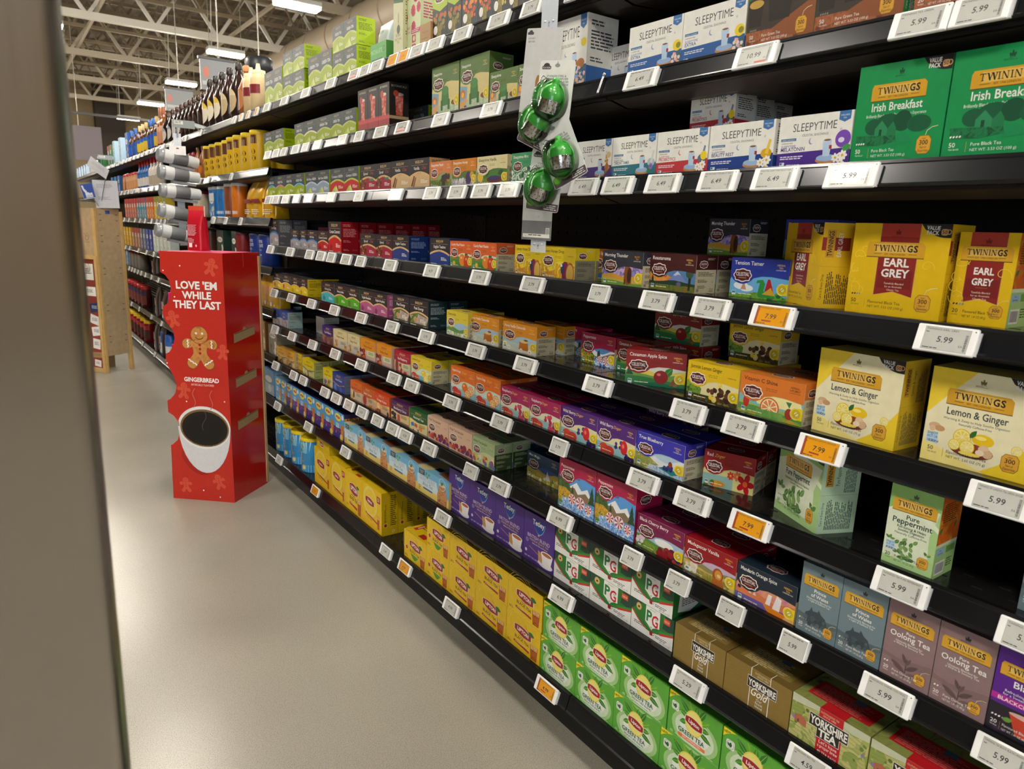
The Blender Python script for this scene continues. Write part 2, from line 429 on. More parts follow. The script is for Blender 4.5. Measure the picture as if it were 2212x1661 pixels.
# ---- loose-lettered white wellness cartons
def f_sleep(w, h, low, name, sub, blobs, moon='#8aa2d2', bl=.32, flip=.0):
    def fn():
        a = Art(); a.rect(0, 0, w, h, '#efeee8')
        a.poly([(0, 0), (w, 0), (w, h * (bl + .02)), (w * .6, h * bl), (0, h * (bl - .02))], low)
        a.text('SLEEPYTIME', w * .5, h * .7, h * .15, '#26252b', w=w * .6, bold=-.006, sx=.9); a.text('CELESTIAL SEASONINGS', w * .52, h * .6, h * .042, '#5a5960', w=w * .36)
        a.poly([(w * .82, h), (w * .97, h), (w * .97, h * .85), (w * .895, h * .8), (w * .82, h * .85)], '#3d76b5'); a.text('WELLNESS', w * .895, h * .91, 2.4, WHITE, w=w * .12); a.text('TEA', w * .895, h * .86, 2.4, WHITE)
        a.rect(w * .04, h * .53, w * .26, h * .58, '#3f77ab'); a.text('HERBAL SUPPLEMENT', w * .15, h * .54, 1.9, WHITE, w=w * .19)
        a.text('CAFFEINE FREE', w * .05, h * .475, 2.4, '#5a5960', 'l', w * .2); a.text('SLEEPYTIME', w * .05, h * .405, 4, low if low != '#e7e4da' else INK, 'l', w * .26); a.text(name, w * .05, h * .335 if bl < .33 else h * .345, 6, low, 'l', w * .36, .012)
        a.fine(w * .05, h * .24, w * .42, 2, 3.4, '#e8e6f0', 4)
        a.ell(w * .475, h * .5, 4.6, 5.4, moon); a.ell(w * .488, h * .51, 4.3, 5, '#efeee8')
        a.text('*', w * .86, h * .62, 7, moon)
        # armchair cushion, mug and herbs beside the panel
        scene_shapes(a, blobs, w, h, 5)
        a.rect(w * .05, 4, w * .12, 11, '#e9eef0'); a.rect(w * .055, 7, w * .085, 10.5, '#2b6fae'); a.fine(w * .15, 7, w * .52, 1, 3, '#dfe3ee', 2)
        return a
    return fn
def night(*extra):                                        # pale blue mug on a cushion, herbs beside it
    return [('e', .70, .13, .14, .045, '#c98a52'), ('e', .70, .17, .13, .04, '#9dbbe0'), ('p', '#bcd5ee', [(.64, .5), (.76, .5), (.745, .2), (.655, .2)]), ('e', .70, .5, .06, .018, '#dfeaf6'), ('e', .70, .497, .048, .012, '#8a5a30'),
            ('p', '#a92f38', [(.73, .4), (.765, .4), (.765, .33), (.73, .33)])] + list(extra)

# ---- English tea house: gold plaque, serif capitals
def plaque(a, x0, y0, x1, y1, gold='#d8a431'):
    sk = (x1 - x0) * .02; r = (y1 - y0) * .2
    p = [(x0 + sk, y1), (x0 + sk + (x1 - x0) * .3, y1), (x1 - r, y1), (x1, y1 - r), (x1, y0 + r * 0), (x1 - (x1 - x0) * .02, y0), (x0, y0), (x0, y1 - r), (x0 + r * .5, y1 - r * .2)]
    a.poly([(x, y - (y1 - y0) * .05) for x, y in p], '#5e4312'); a.poly(p, gold + ':r.3')
    a.rect(x0 + (x1 - x0) * .15, y0 + (y1 - y0) * .3, x1 - (x1 - x0) * .15, y1 - (y1 - y0) * .12, '#e6bd62:r.3')
    H = (y1 - y0) * .42; yb = y0 + (y1 - y0) * .38; cx = (x0 + x1) / 2; tw = (x1 - x0) * .78
    wd = {'T': .82, 'W': 1.25, 'I': .42, 'N': .98, 'G': .92, 'S': .72}; word = 'TWININGS'; tot = sum(wd[c] for c in word); u = tw / tot; x = cx - tw / 2; ink = '#1e1712'; b = H * .075
    for c in word:
        q = wd[c] * u; g = q * .9
        if c in 'GS': a.text(c, x + q / 2, yb, H, ink, w=g * .95, bold=.03)
        elif c == 'I':
            a.rect(x + q * .32, yb, x + q * .62, yb + H, ink); a.rect(x + q * .1, yb, x + q * .84, yb + b, ink); a.rect(x + q * .1, yb + H - b, x + q * .84, yb + H, ink)
        elif c == 'T':
            a.rect(x + q * .4, yb, x + q * .56, yb + H, ink); a.rect(x + q * .05, yb + H * .9, x + q * .9, yb + H, ink); a.rect(x + q * .28, yb, x + q * .68, yb + b, ink)
            a.poly([(x + q * .05, yb + H), (x + q * .05, yb + H * .72), (x + q * .16, yb + H * .92)], ink); a.poly([(x + q * .9, yb + H), (x + q * .79, yb + H * .92), (x + q * .9, yb + H * .72)], ink)
        elif c == 'N':
            a.poly([(x + q * .1, yb + H), (x + q * .27, yb + H), (x + q * .82, yb), (x + q * .66, yb)][::-1], ink); a.rect(x + q * .14, yb, x + q * .2, yb + H, ink); a.rect(x + q * .74, yb, x + q * .8, yb + H, ink)
            a.rect(x + q * .03, yb, x + q * .32, yb + b, ink); a.rect(x + q * .6, yb + H - b, x + q * .92, yb + H, ink)
        elif c == 'W':
            for i, t in ((0, .15), (1, .07), (2, .15), (3, .07)):
                xa, xb = (.06 + .22 * i, .06 + .22 * (i + 1)) if i % 2 == 0 else (.06 + .22 * (i + 1), .06 + .22 * i)
                a.poly([(x + q * xa, yb + H), (x + q * xb, yb), (x + q * (xb + t), yb), (x + q * (xa + t), yb + H)], ink)
            for i in range(3): a.rect(x + q * (.0 + .4 * i), yb + H - b, x + q * (.22 + .4 * i), yb + H, ink)
        x += q
    a.text('EST. 1706 LONDON', cx, y0 + (y1 - y0) * .13, H * .26, ink, w=tw * .55); a.rect(cx - tw * .48, y0 + (y1 - y0) * .19, cx - tw * .3, y0 + (y1 - y0) * .215, ink); a.rect(cx + tw * .3, y0 + (y1 - y0) * .19, cx + tw * .48, y0 + (y1 - y0) * .215, ink)
def crest(a, cx, cy, s, key):
    a.ell(cx, cy, s * .28, s * .4, key, 10); a.ell(cx - s * .38, cy - s * .05, s * .17, s * .42, key, 9, .3); a.ell(cx + s * .38, cy - s * .05, s * .17, s * .42, key, 9, -.3)
    a.ell(cx, cy + s * .5, s * .18, s * .18, key, 8); a.rect(cx - s * .6, cy - s * .55, cx + s * .6, cy - s * .47, key); a.fine(cx - s * 1.4, cy - s * .7, cx + s * 1.4, 2, s * .16, key, 2)
def tag300(a, cx, cy, r, gold='#dfa637'):
    for k, c in ((1., '#8a5f16'), (.94, gold)):
        p = []
        for sx, sy in ((1, .55), (.6, 1), (-.6, 1), (-1, .55), (-1, -.6), (-.6, -1.05), (.6, -1.05), (1, -.6)): p.append((cx + sx * r * .92 * k, cy + sy * r * k))
        a.poly(p, c)
    a.line([(cx + r * .1, cy + r), (cx + r * .25, cy + r * 1.5), (cx + r * .8, cy + r * 1.85), (cx + r * 1.5, cy + r * 1.95)], r * .07, '#e8d9a8')
    a.text('over', cx, cy + r * .58, r * .2, INK, shear=.3); a.text('300', cx, cy - r * .02, r * .5, INK, w=r * 1.4, bold=.012)
    a.text('Years of', cx, cy - r * .42, r * .24, INK, shear=.3, w=r * .8); a.text('Expertise', cx, cy - r * .8, r * .27, INK, shear=.3, w=r * 1.25)
def f_crown(w, h, bg, title, sub, foot, n, net, ink=WHITE, kind='20', under=None, over=None, band=None, grade=0, cresti='#2a2a2c', value=True):
    def fn():
        a = Art(); big = kind == '50'
        a.rect(0, 0, w, h, bg)
        if under: scene_shapes(a, under, w, h, 3)
        if big: px0, px1, py0, py1 = .17, .77, .64, .8
        else: px0, px1, py0, py1 = .07, .93, .70, .85
        if band == 'ribbon':
            rx0, rx1 = (.3, .7) if big else (.2, .8); ry = .22 if big else .24
            for e, c in ((.008, '#d6b45a'), (0, '#8f2622')):
                a.poly([((rx0 - e) * w, h), ((rx0 - e) * w, (ry - e) * h), ((rx0 + rx1) / 2 * w, (ry + .05 - e) * h), ((rx1 + e) * w, (ry - e) * h), ((rx1 + e) * w, h)], c)
            a.rect(rx0 * w, .86 * h, rx1 * w, h, '#b03a30'); a.rect((rx0 + .02) * w, .3 * h, (rx1 - .02) * w, .5 * h, '#7d1f20')
            a.rect(.4 * w, h * .405, .6 * w, h * .408, '#c9813a')
            r = random.Random(4)
            for i in range(7):
                x, y, s = (r.choice((.1, .85)) + .1 * (r.random() - .5)) * w, r.random() * h * .8 + 10, 9 + 6 * r.random()
                a.line([(x + s * (1 - t / 11) * math.cos(t * .55 + i), y + s * (1 - t / 11) * math.sin(t * .55 + i)) for t in range(11)], .9, '#f2d24a')
        plaque(a, px0 * w, py0 * h, px1 * w, py1 * h); crest(a, .48 * w if big else .5 * w, .905 * h, h * .05, cresti)
        for (t, y, hh) in title: a.text(t, (.47 if big else .5) * w, y * h, hh, ink, w=(px1 - px0) * w * .93, bold=.014)
        for (t, y, hh) in sub: a.text(t, (.47 if big else .5) * w, y * h, hh, ink, w=w * .66)
        if over: scene_shapes(a, over, w, h, 3)
        if value and big:
            a.poly([(w, h), (.7 * w, h)] + [(w * (.7 + .3 * i / 8), h * (1 - .14 * math.sin(math.pi / 2 * min(1, i / 7 + .05)) ** .8)) for i in range(1, 9)], '#1d1d22')
            a.text('VALUE', .82 * w, .94 * h, 6, WHITE, w=w * .13, bold=.02, rot=-.04); a.text('PACK', .82 * w, .89 * h, 6, WHITE, w=w * .12, bold=.02, rot=-.04)
            a.rrect(.9 * w, .885 * h, .965 * w, .95 * h, 3, '#d8a46a'); a.ring(.972 * w, .92 * h, 4, 1.3, '#d8a46a'); a.text('50', .932 * w, .9 * h, 5.5, INK, bold=.012)
        tag300(a, (.82 if big else .8) * w, (.17 if big else .16) * h, (.085 if big else .12) * w)
        fx = .06 * w
        for i in range(4): a.leaf(fx + i * 4.2, h * .205, 4, 2.6, .9, ink if i < grade else '#8f8f88')
        a.text(str(n), fx, h * .12, h * .042, ink, 'l', bold=.008); a.text('TEA BAGS', fx, h * .09, 2.2, ink, 'l', w=w * .11)
        a.rect(fx + w * .15, h * .07, fx + w * .154, h * .165, '#b9923c')
        a.text(foot, fx + w * .19, h * .125, h * .03, ink, 'l', w=w * (.44 if big else .5)); a.text('NET WT. ' + net, fx + w * .19, h * .075, h * .025, ink, 'l', w=w * .4)
        return a
    return fn
def s_crown(d, h, bg, title, ink=INK, ribbon=None):
    """title panel turned on its side, small print below"""
    def fn():
        a = Art(); a.rect(0, 0, d, h, bg)
        if ribbon: a.rect(0, h * .68, d * .66, h * .83, ribbon)
        a.rect(d * .1, h * .6, d * .3, h * .92, '#c9962f:r.3'); a.text('TWININGS', d * .25, h * .76, d * .11, INK, w=h * .29, bold=.02, rot=math.pi / 2)
        a.text(title, d * .47, h * .75, d * .1, WHITE if ribbon else ink, w=h * .28, rot=math.pi / 2)
        a.rect(0, h * .49, d, h * .493, '#a98d3c')
        a.text('Care in Every Drop', d * .12, h * .25, d * .06, ink, w=h * .3, rot=math.pi / 2)
        a.fine(d * .2, h * .45, d * .2 + h * .4, int(d * .7 / 3.4), 3.4, ink, 3, True); a.fine(d * .6, h * .92, d * .6 + h * .4, 8, 3.0, ink, 5, True) if not ribbon else None
        return a
    return fn
def s_promo(d, h):
    def fn():
        a = Art(); a.rect(0, 0, d, h, '#a9cf86'); a.rect(0, h * .42, d, h, 'paint:#d9882a,#d05f1c,#e0a83a:30'); a.rect(0, h * .38, d, h * .42, '#d9e8c0')
        a.fine(d * .12, h * .9, d * .8, 9, 3.6, '#6d3a10', 4); a.leaf(4, h * .55, 14, 8, .8, '#3f7a34'); a.leaf(d * .75, h * .58, 12, 7, 1.2, '#3f7a34')
        a.rect(d * .06, h * .28, d * .45, h * .36, '#9fc0de'); a.rect(d * .52, h * .28, d * .94, h * .36, '#6fa04a'); a.text('Pure', d * .25, h * .325, 3, INK); a.text('Camomile', d * .25, h * .29, 3, INK, w=d * .36)
        a.rect(d * .1, h * .04, d * .55, h * .2, WHITE)
        r = random.Random(2); x = d * .13
        while x < d * .52: q = .4 + r.random() * 1.2; a.rect(x, h * .06, x + q, h * .18, INK); x += q + .5 + r.random()
        a.fine(d * .62, h * .2, d * .92, 4, 4, '#2e4a22', 8)
        return a
    return fn
def t_fill(w, d, bg):
    def fn():
        a = Art(); a.rect(0, 0, w, d, bg); return a
    return fn

# ---- yellow, green, purple and gold everyday teas
def lozenge(a, cx, cy, rw, rh, word, bold=.03, slant=.0):
    for k, c in ((1.08, '#f0e8d8'), (1., '#a51d26')):
        p = []
        for i in range(9): t = i / 8; p.append((cx - rw * k + 2 * rw * k * t, cy + rh * k * (.62 + .5 * math.sin(math.pi * t)) - rh * .5 * (t - .5)))
        for i in range(9): t = 1 - i / 8; p.append((cx - rw * k + 2 * rw * k * t, cy - rh * k * (.62 + .5 * math.sin(math.pi * t)) - rh * .5 * (t - .5)))
        a.poly(p[::-1], c)
    a.text(word, cx, cy - rh * .36, rh * .85, WHITE, w=rw * 1.65, bold=bold, rot=-.1)
def f_yellow(w, h, decaf=False, tall=False):
    def fn():
        a = Art(); a.rect(0, 0, w, h, '#efc718')
        if tall:
            a.ell(w * .42, h * .62, w * .36, w * .36, '#f4dc62', 24); a.ell(w * .42, h * .62, w * .29, w * .29, '#f2d33a', 24); a.rect(0, 0, w, h * .3, '#f0c41a')
            lozenge(a, w * .4, h * .62, w * .22, h * .075, 'Lipton')
            a.poly([(w * .18, h * .33), (w * .8, h * .24), (w * .8, h * .2), (w * .18, h * .29)], '#b02a24'); a.fine(w * .22, h * .31, w * .6, 1, 3.4, WHITE, 3)
            a.text('BLACK TEA', w * .38, h * .2, h * .035, '#3a2f14', w=w * .36, rot=-.12)
            a.rrect(w * .76, h * .72, w * .93, h * .87, 4, '#b8242a'); a.fine(w * .79, h * .84, w * .9, 3, 6, WHITE, 4)
            gx, gy, gw, gh = .84, .1, .13, .32
        else:
            for i in range(3): a.ring(w * .36, h * .62, w * (.3 + .05 * i), 1.2, '#f6dc5c', 26)
            lozenge(a, w * .5, h * .62, w * .24, h * .12, 'LIPTON', .045)
            a.leaf(w * .66, h * .74, w * .17, w * .085, -.15, '#2f7a36', '#1c5526'); a.line([(w * .66, h * .74), (w * .6, h * .8), (w * .57, h * .88)], 1.2, '#2f7a36')
            a.text('NATURAL', w * .46, h * .44, h * .035, '#3a2f14', rot=-.05); a.text('BLACK TEA', w * .48, h * .33, h * .085, '#2a2416', w=w * .44, bold=.012, rot=-.05)
            if decaf:
                a.poly([(w * .3, h * .3)] + [(w * (.3 + .34 * i / 8), h * (.3 - .02 * i / 8 - .17 * math.sin(math.pi * i / 8))) for i in range(1, 8)] + [(w * .64, h * .28)], '#4b9a3a')
                a.ell(w * .13, h * .42, w * .055, w * .055, '#f3e2a0'); a.ell(w * .13, h * .42, w * .045, w * .045, '#b8242a')
            else:
                a.poly([(w * .24, h * .26), (w * .7, h * .2), (w * .7, h * .14), (w * .24, h * .2)], '#b02a24'); a.fine(w * .28, h * .235, w * .6, 1, 3., WHITE, 3)
            a.fine(w * .05, h * .16, w * .2, 2, 4, '#7a5a10', 5)
            gx, gy, gw, gh = .83, .06, .22, .4
        # iced glass
        a.poly([((gx - gw / 2) * w, (gy + gh) * h), ((gx - gw * .38) * w, gy * h), ((gx + gw * .38) * w, gy * h), ((gx + gw / 2) * w, (gy + gh) * h)], 'paint:#7d2f0c,#c0661a,#a84a12:120')
        a.poly([((gx - gw * .44) * w, (gy + gh) * h), ((gx - gw * .38) * w, (gy + gh * .7) * h), ((gx + gw * .4) * w, (gy + gh * .75) * h), ((gx + gw * .46) * w, (gy + gh * 1.06) * h)], 'paint:#f2d9a0,#d99a4a,#f6ead0:160')
        return a
    return fn
def f_green(w, h, decaf=False):
    def fn():
        a = Art(); a.rect(0, 0, w, h, '#5fae3c')
        a.ell(w * .52, h * .36, w * .44, h * .42, '#a6d08a', 26); a.ell(w * .52, h * .36, w * .37, h * .36, '#d5e8c8', 26); a.ell(w * .52, h * .38, w * .28, h * .3, '#eef4ea', 26); a.rect(0, 0, w, h * .05, '#6cb552')
        a.poly([(0, h), (w * .22, h), (w * .13, h * .95), (w * .05, h * .87), (0, h * .8)][::-1], '#f3e024'); a.text('NEW', w * .07, h * .91, h * .05, '#27401c', w=w * .11, rot=.2, bold=.02)
        a.rrect(w * .06, h * .6, w * .2, h * .8, 5, WHITE); a.leaf(w * .13, h * .64, h * .12, h * .07, 1.5, '#1f6a38'); a.leaf(w * .12, h * .66, h * .09, h * .05, 2.2, '#1f6a38'); a.ring(w * .13, h * .7, w * .062, 1, '#9cb8a0')
        for i in range(13):
            t = -2.9 + i * .47
            if -2.5 < t < -.7: continue
            a.leaf(w * .5 + w * .12 * math.cos(t), h * .58 + w * .12 * math.sin(t), w * (.17 + .04 * (i % 3)), w * .085, t + .2, ('#3f8f22', '#6db12f', '#2f7a2a')[i % 3], '#a9d860')
        a.ell(w * .5, h * .58, w * .17, w * .2, '#e8d95c', 22); a.ell(w * .5, h * .58, w * .15, w * .18, '#f2e680', 22)
        lozenge(a, w * .5, h * .58, w * .16, h * .095, 'Lipton', .03)
        a.text('GREEN TEA', w * .47, h * .22, h * .1, '#1d5a3c', w=w * .5, bold=.016)
        if decaf: a.rrect(w * .22, h * .1, w * .74, h * .18, 2, '#ef7f46'); a.text('DECAFFEINATED', w * .48, h * .12, h * .045, WHITE, w=w * .48, bold=.01)
        else: a.text('SIGNATURE BLEND', w * .48, h * .14, h * .05, '#24452c', w=w * .42, bold=.01); a.fine(w * .28, h * .1, w * .68, 1, 3, '#6b8f70', 3)
        a.text('40', w * .06, h * .06, h * .06, '#d8f0c8', 'l'); a.fine(w * .16, h * .1, w * .3, 1, 4, '#cfe8c0', 5); a.fine(w * .78, h * .07, w * .97, 1, 3, '#cfe8c0', 6)
        return a
    return fn
def f_pg(w, h):
    def fn():
        a = Art(); a.rect(0, 0, w, h, '#2f7a35'); a.poly([(0, h), (0, h * .6), (w * .1, h * .8), (w * .26, h)][::1], '#25493a'); a.poly([(w * .74, h * .55), (w, h * .5), (w, h), (w * .8, h)], '#24483a')
        cv = [(i / 16 * w, h * (.62 - .42 * math.sin(math.pi * .5 * min(1, i / 7)) if i < 8 else .2 + .26 * ((i - 8) / 8) ** 1.2)) for i in range(17)]
        a.poly([(0, 0), (w, 0)] + cv[::-1], '#f0f0ec')
        a.line([(x, y + h * .03) for x, y in cv[:7]], h * .05, '#d23a2e'); a.line([(x, y + h * .02) for x, y in cv[11:]], h * .08, '#d23a2e'); a.line([(x, y + h * .09) for x, y in cv[9:]], h * .07, '#3c8f3c')
        a.poly([(w * .34, h), (w * .68, h), (w * .68, h * .42), (w * .5, h * .28), (w * .34, h * .48)][::-1], '#f2f2ee')
        a.text('P', w * .43, h * .52, h * .34, '#1f7a3e', bold=.03, w=w * .15); a.text('G', w * .57, h * .44, h * .36, '#c62430', bold=.02, w=w * .15); a.text('TIPS', w * .6, h * .66, h * .05, '#6a6a70', w=w * .06); a.text('ORIGINAL', w * .5, h * .91, h * .04, '#8a948c', w=w * .15)
        a.text('60', w * .49, h * .33, h * .06, '#2c6a40'); a.leaf(w * .5, h * .3, w * .22, h * .09, .35, '#2f7a35'); a.leaf(w * .48, h * .28, w * .2, h * .08, 2.6, '#3c8f3c')
        a.poly([(w * .455, h * .24), (w * .54, h * .24), (w * .53, h * .1), (w * .47, h * .1)][::-1], '#a4202c'); a.ring(w * .548, h * .18, h * .05, 1.2, '#a4202c')
        a.ell(w * .17, h * .82, w * .065, w * .065, '#cfa85c'); a.ell(w * .17, h * .82, w * .052, w * .052, '#e0c07a'); a.ell(w * .17, h * .81, w * .025, w * .02, '#3a2a18')
        a.rect(w * .77, h * .74, w * .91, h * .92, '#e2502c'); a.text('NEW', w * .84, h * .79, h * .07, '#f6dccc', w=w * .11)
        a.fine(w * .08, h * .32, w * .36, 2, h * .055, '#5f6a66', 3); a.fine(w * .6, h * .19, w * .9, 2, h * .05, '#5f6a66', 4); a.text('NET WT. 6.1 OZ', w * .82, h * .04, h * .045, '#4c5450', w=w * .24)
        return a
    return fn
def f_purple(w, h):
    def fn():
        a = Art(); a.rect(0, 0, w, h, '#4d2a8c')
        r = random.Random(6)
        for i in range(26):
            x, y, s = r.random() * w, h * (.3 + .7 * r.random()), 5 + 4 * r.random(); a.line([(x + s * (1 - t / 9) * math.cos(t * .7), y + s * (1 - t / 9) * math.sin(t * .7)) for t in range(9)], .6, '#5a36a0')
        p = [(w * .3, h * .93)] + [(w * (.3 + .4 * i / 10), h * (.93 - .005 * i - .26 * math.sin(math.pi * i / 10) ** .7)) for i in range(1, 10)] + [(w * .7, h * .9)]
        a.poly([(x + 1, y - 2.5) for x, y in p], '#67b7e0'); a.poly(p, '#1b3f9a'); a.text('Tetley', w * .48, h * .8, h * .1, WHITE, w=w * .38, bold=.016)
        a.ell(w * .5, h * .615, 4, 2.6, '#d8a83a'); a.text('BRITISH BLEND', w * .5, h * .5, h * .07, '#e7e0f2', w=w * .76, bold=-.004); a.text('PREMIUM BLACK TEA', w * .52, h * .44, h * .042, '#e2b46a', w=w * .66); a.text('Balanced, Rich and Robust', w * .55, h * .39, h * .03, WHITE, w=w * .52)
        a.ring(w * .13, h * .42, 6, 1.2, '#b9aad6'); a.ring(w * .13, h * .42, 3.4, 1, '#b9aad6'); a.ell(w * .1, h * .2, 5, 5, '#e6e0f0')
        a.text('NET WT 7 OZ (198 g)', w * .06, h * .07, h * .032, WHITE, 'l', w=w * .46, bold=.01)
        a.ell(w * .74, h * .1, w * .24, h * .07, '#efeaf0'); a.poly([(w * .5, h * .33), (w * .66, h * .28), (w * .64, h * .1), (w * .52, h * .13)][::-1], '#cf9a5c'); a.line([(w * .2, h * .31), (w * .62, h * .2)], 1.6, '#caa27a')
        a.poly([(w * .6, h * .32), (w * .97, h * .32), (w * .9, h * .06), (w * .68, h * .06)][::-1], '#f4f1f4'); a.ell(w * .785, h * .32, w * .185, h * .05, '#ffffff'); a.ell(w * .785, h * .315, w * .155, h * .036, '#b9683a')
        return a
    return fn
def f_york(w, h, gold=True):
    def fn():
        a = Art()
        if gold:
            a.rect(0, 0, w, h, '#9a7f42:r.35:m.35'); a.rect(w * .4, 0, w * .41, h, WHITE); a.rect(w * .69, 0, w * .7, h, WHITE)
            for i in range(5): a.line([(w * .02, h * (.5 + .08 * i)), (w * .15, h * (.53 + .09 * i)), (w * .33, h * (.48 + .1 * i))], .8, '#8c7238')
        else:
            a.rect(0, 0, w, h, 'paint:#a9b064,#c3c07c,#8fa050,#b9b86e:22'); a.hill(0, w, h, h * .8, 4, '#c9c690', 2) if 0 else None
            a.poly([(0, h), (w, h), (w, h * .86), (w * .7, h * .8), (w * .4, h * .88), (0, h * .82)][::-1], '#c8cdb0')
            for i in range(9): a.line([(w * .02, h * (.15 + .08 * i)), (w * .5, h * (.05 + .11 * i)), (w * .98, h * (.1 + .08 * i))], .7, '#7d8748')
            a.blobs(w * .02, h * .2, w * .98, h * .8, 16, 2, 4.5, ['#5f7a38', '#6f8844', '#8d7ab0'], 5)
            a.poly([(w * .06, h * .4), (w * .22, h * .36), (w * .22, h * .52), (w * .14, h * .6), (w * .06, h * .54)], '#b0674a'); a.rect(w * .1, h * .4, w * .12, h * .47, '#5a4030')
            a.rect(w * .37, 0, w * .68, h, '#c01c24')
        a.rect(w * .36 if gold else w * .25, h * .52, w * .8 if gold else w * .76, h * .8, WHITE); a.rect(w * .365 if gold else w * .255, h * .53, w * .795 if gold else w * .755, h * .79, '#26211f')
        cx = w * .58 if gold else w * .505
        if gold:
            a.text('YORKSHIRE', cx, h * .57, h * .15, WHITE, w=w * .41, bold=.035, sx=.8); a.text('Gold', w * .56, h * .36, h * .19, WHITE, w=w * .26, bold=.014, shear=.4); a.text('Our', w * .56, h * .27, h * .06, WHITE); a.text('finest', w * .56, h * .19, h * .06, WHITE); a.text('blend', w * .56, h * .11, h * .06, WHITE)
            a.text('40 TEA BAGS', w * .56, h * .03, h * .045, '#4a3a18', w=w * .24)
        else:
            a.rect(w * .36, h * .34, w * .66, h * .53, WHITE); a.rect(w * .365, h * .35, w * .655, h * .55, '#26211f'); a.text('YORKSHIRE', cx, h * .58, h * .17, WHITE, w=w * .48, bold=.035, sx=.8); a.text('TEA', cx, h * .38, h * .16, WHITE, w=w * .24, bold=.035)
            a.text("Let's have", w * .525, h * .24, h * .07, WHITE, w=w * .24); a.text('a proper brew', w * .525, h * .15, h * .07, WHITE, w=w * .26); a.text('40 TEA BAGS', w * .525, h * .03, h * .055, WHITE, w=w * .25)
        a.text('OUTSTANDING TEA', cx, h * .9, h * .04, '#e9dcb0', w=w * .24); a.text('SINCE 1886', cx, h * .84, h * .04, '#e9dcb0', w=w * .2)
        return a
    return fn
def t_york(w, d, gold=True):
    def fn():
        a = Art()
        if gold: a.rect(0, 0, w, d, '#8e753c:r.35:m.35'); a.rect(w * .12, d * .15, w * .88, d * .6, '#a78c4c:r.35:m.3'); a.fine(w * .18, d * .55, w * .82, 9, d * .045, '#d9c792', 3); a.rect(w * .4, 0, w * .41, d * .15, WHITE); a.rect(w * .69, 0, w * .7, d * .15, WHITE)
        else: a.rect(0, 0, w, d, 'paint:#6f7a3c,#8d9650,#4c5a2c:26'); a.rect(w * .37, 0, w * .68, d * .2, '#c01c24'); a.rect(w * .1, d * .18, w * .9, d * .62, '#b81c22'); a.fine(w * .15, d * .56, w * .85, 9, d * .04, '#d8706c', 3)
        a.rect(w * .55, d * .5, w * .68, d * .62, '#5b6a80')
        return a
    return fn
def f_cold(w, h):
    def fn():
        a = Art(); a.rect(0, 0, w, h, '#6fb7df'); a.rect(0, 0, w, h * .36, '#e9cf74'); a.poly([(0, h * .3), (w * .7, h * .3), (w * .62, h * .75), (0, h * .72)], '#cfe4ee')
        a.rect(w * .06, h * .76, w * .24, h * .96, '#2c3238'); a.text('Signature', w * .15, h * .875, h * .055, WHITE, w=w * .14, shear=.3); a.text('SELECT', w * .15, h * .8, h * .05, WHITE, w=w * .12)
        a.leaf(w * .27, h * .82, w * .08, w * .045, .7, '#5aa23c'); a.leaf(w * .3, h * .76, w * .07, w * .04, -.5, '#5aa23c'); a.leaf(w * .35, h * .84, w * .07, w * .04, .3, '#5aa23c')
        a.text('COLD BREW', w * .32, h * .57, h * .14, '#4a86c0', w=w * .52, bold=.06); a.text('COLD BREW', w * .32, h * .57, h * .14, WHITE, w=w * .5, bold=.01)
        a.text('Black Tea', w * .34, h * .38, h * .13, '#3c3a3c', w=w * .34, shear=.3, bold=-.006); a.rrect(w * .2, h * .24, w * .5, h * .31, 3, '#3c6aa0'); a.fine(w * .04, h * .3, w * .12, 3, h * .07, '#a0762c', 3)
        a.poly([(w * .72, h * .76), (w * .88, h * .76), (w * .95, h * .35), (w * .94, 0), (w * .66, 0), (w * .65, h * .35)][::-1], 'paint:#b06a34,#d29a62,#8f4a20:90'); a.ring(w * .8, h * .8, w * .1, 1.6, '#e6f2f8', 24); a.ell(w * .8, h * .77, w * .09, h * .06, '#e7d2b4'); a.leaf(w * .76, h * .77, w * .09, w * .05, .6, '#4f7a3c')
        return a
    return fn
def f_brew(w, h, dark=True):
    def fn():
        a = Art(); a.rect(0, 0, w, h, '#4aa6e0'); a.rect(0, 0, w, h * (.42 if dark else .1), '#3a3488' if dark else '#8fc6e8')
        a.ell(w * .4, h * .8, w * .3, h * .14, '#f2dc4a'); lozenge(a, w * .4, h * .8, w * .2, h * .04, 'Lipton')
        a.text('COLD', w * .36, h * .5, h * .075, WHITE, w=w * .52, bold=.03); a.text('BREW', w * .36, h * .4, h * .075, WHITE, w=w * .52, bold=.03); a.poly([(w * .05, h * .36), (w * .7, h * .31), (w * .7, h * .28), (w * .05, h * .33)], '#c02f34'); a.text('22', w * .2, h * .2, h * .07, WHITE)
        a.poly([(w * .66, h * .58), (w * .98, h * .58), (w * .93, h * .1), (w * .72, h * .1)][::-1], 'paint:#b4641c,#d9923c,#8a3f10:110'); a.ell(w * .72, h * .1, w * .14, w * .14, '#f0d060'); a.ell(w * .85, h * .86, w * .1, w * .1, '#e8f2fa')
        return a
    return fn

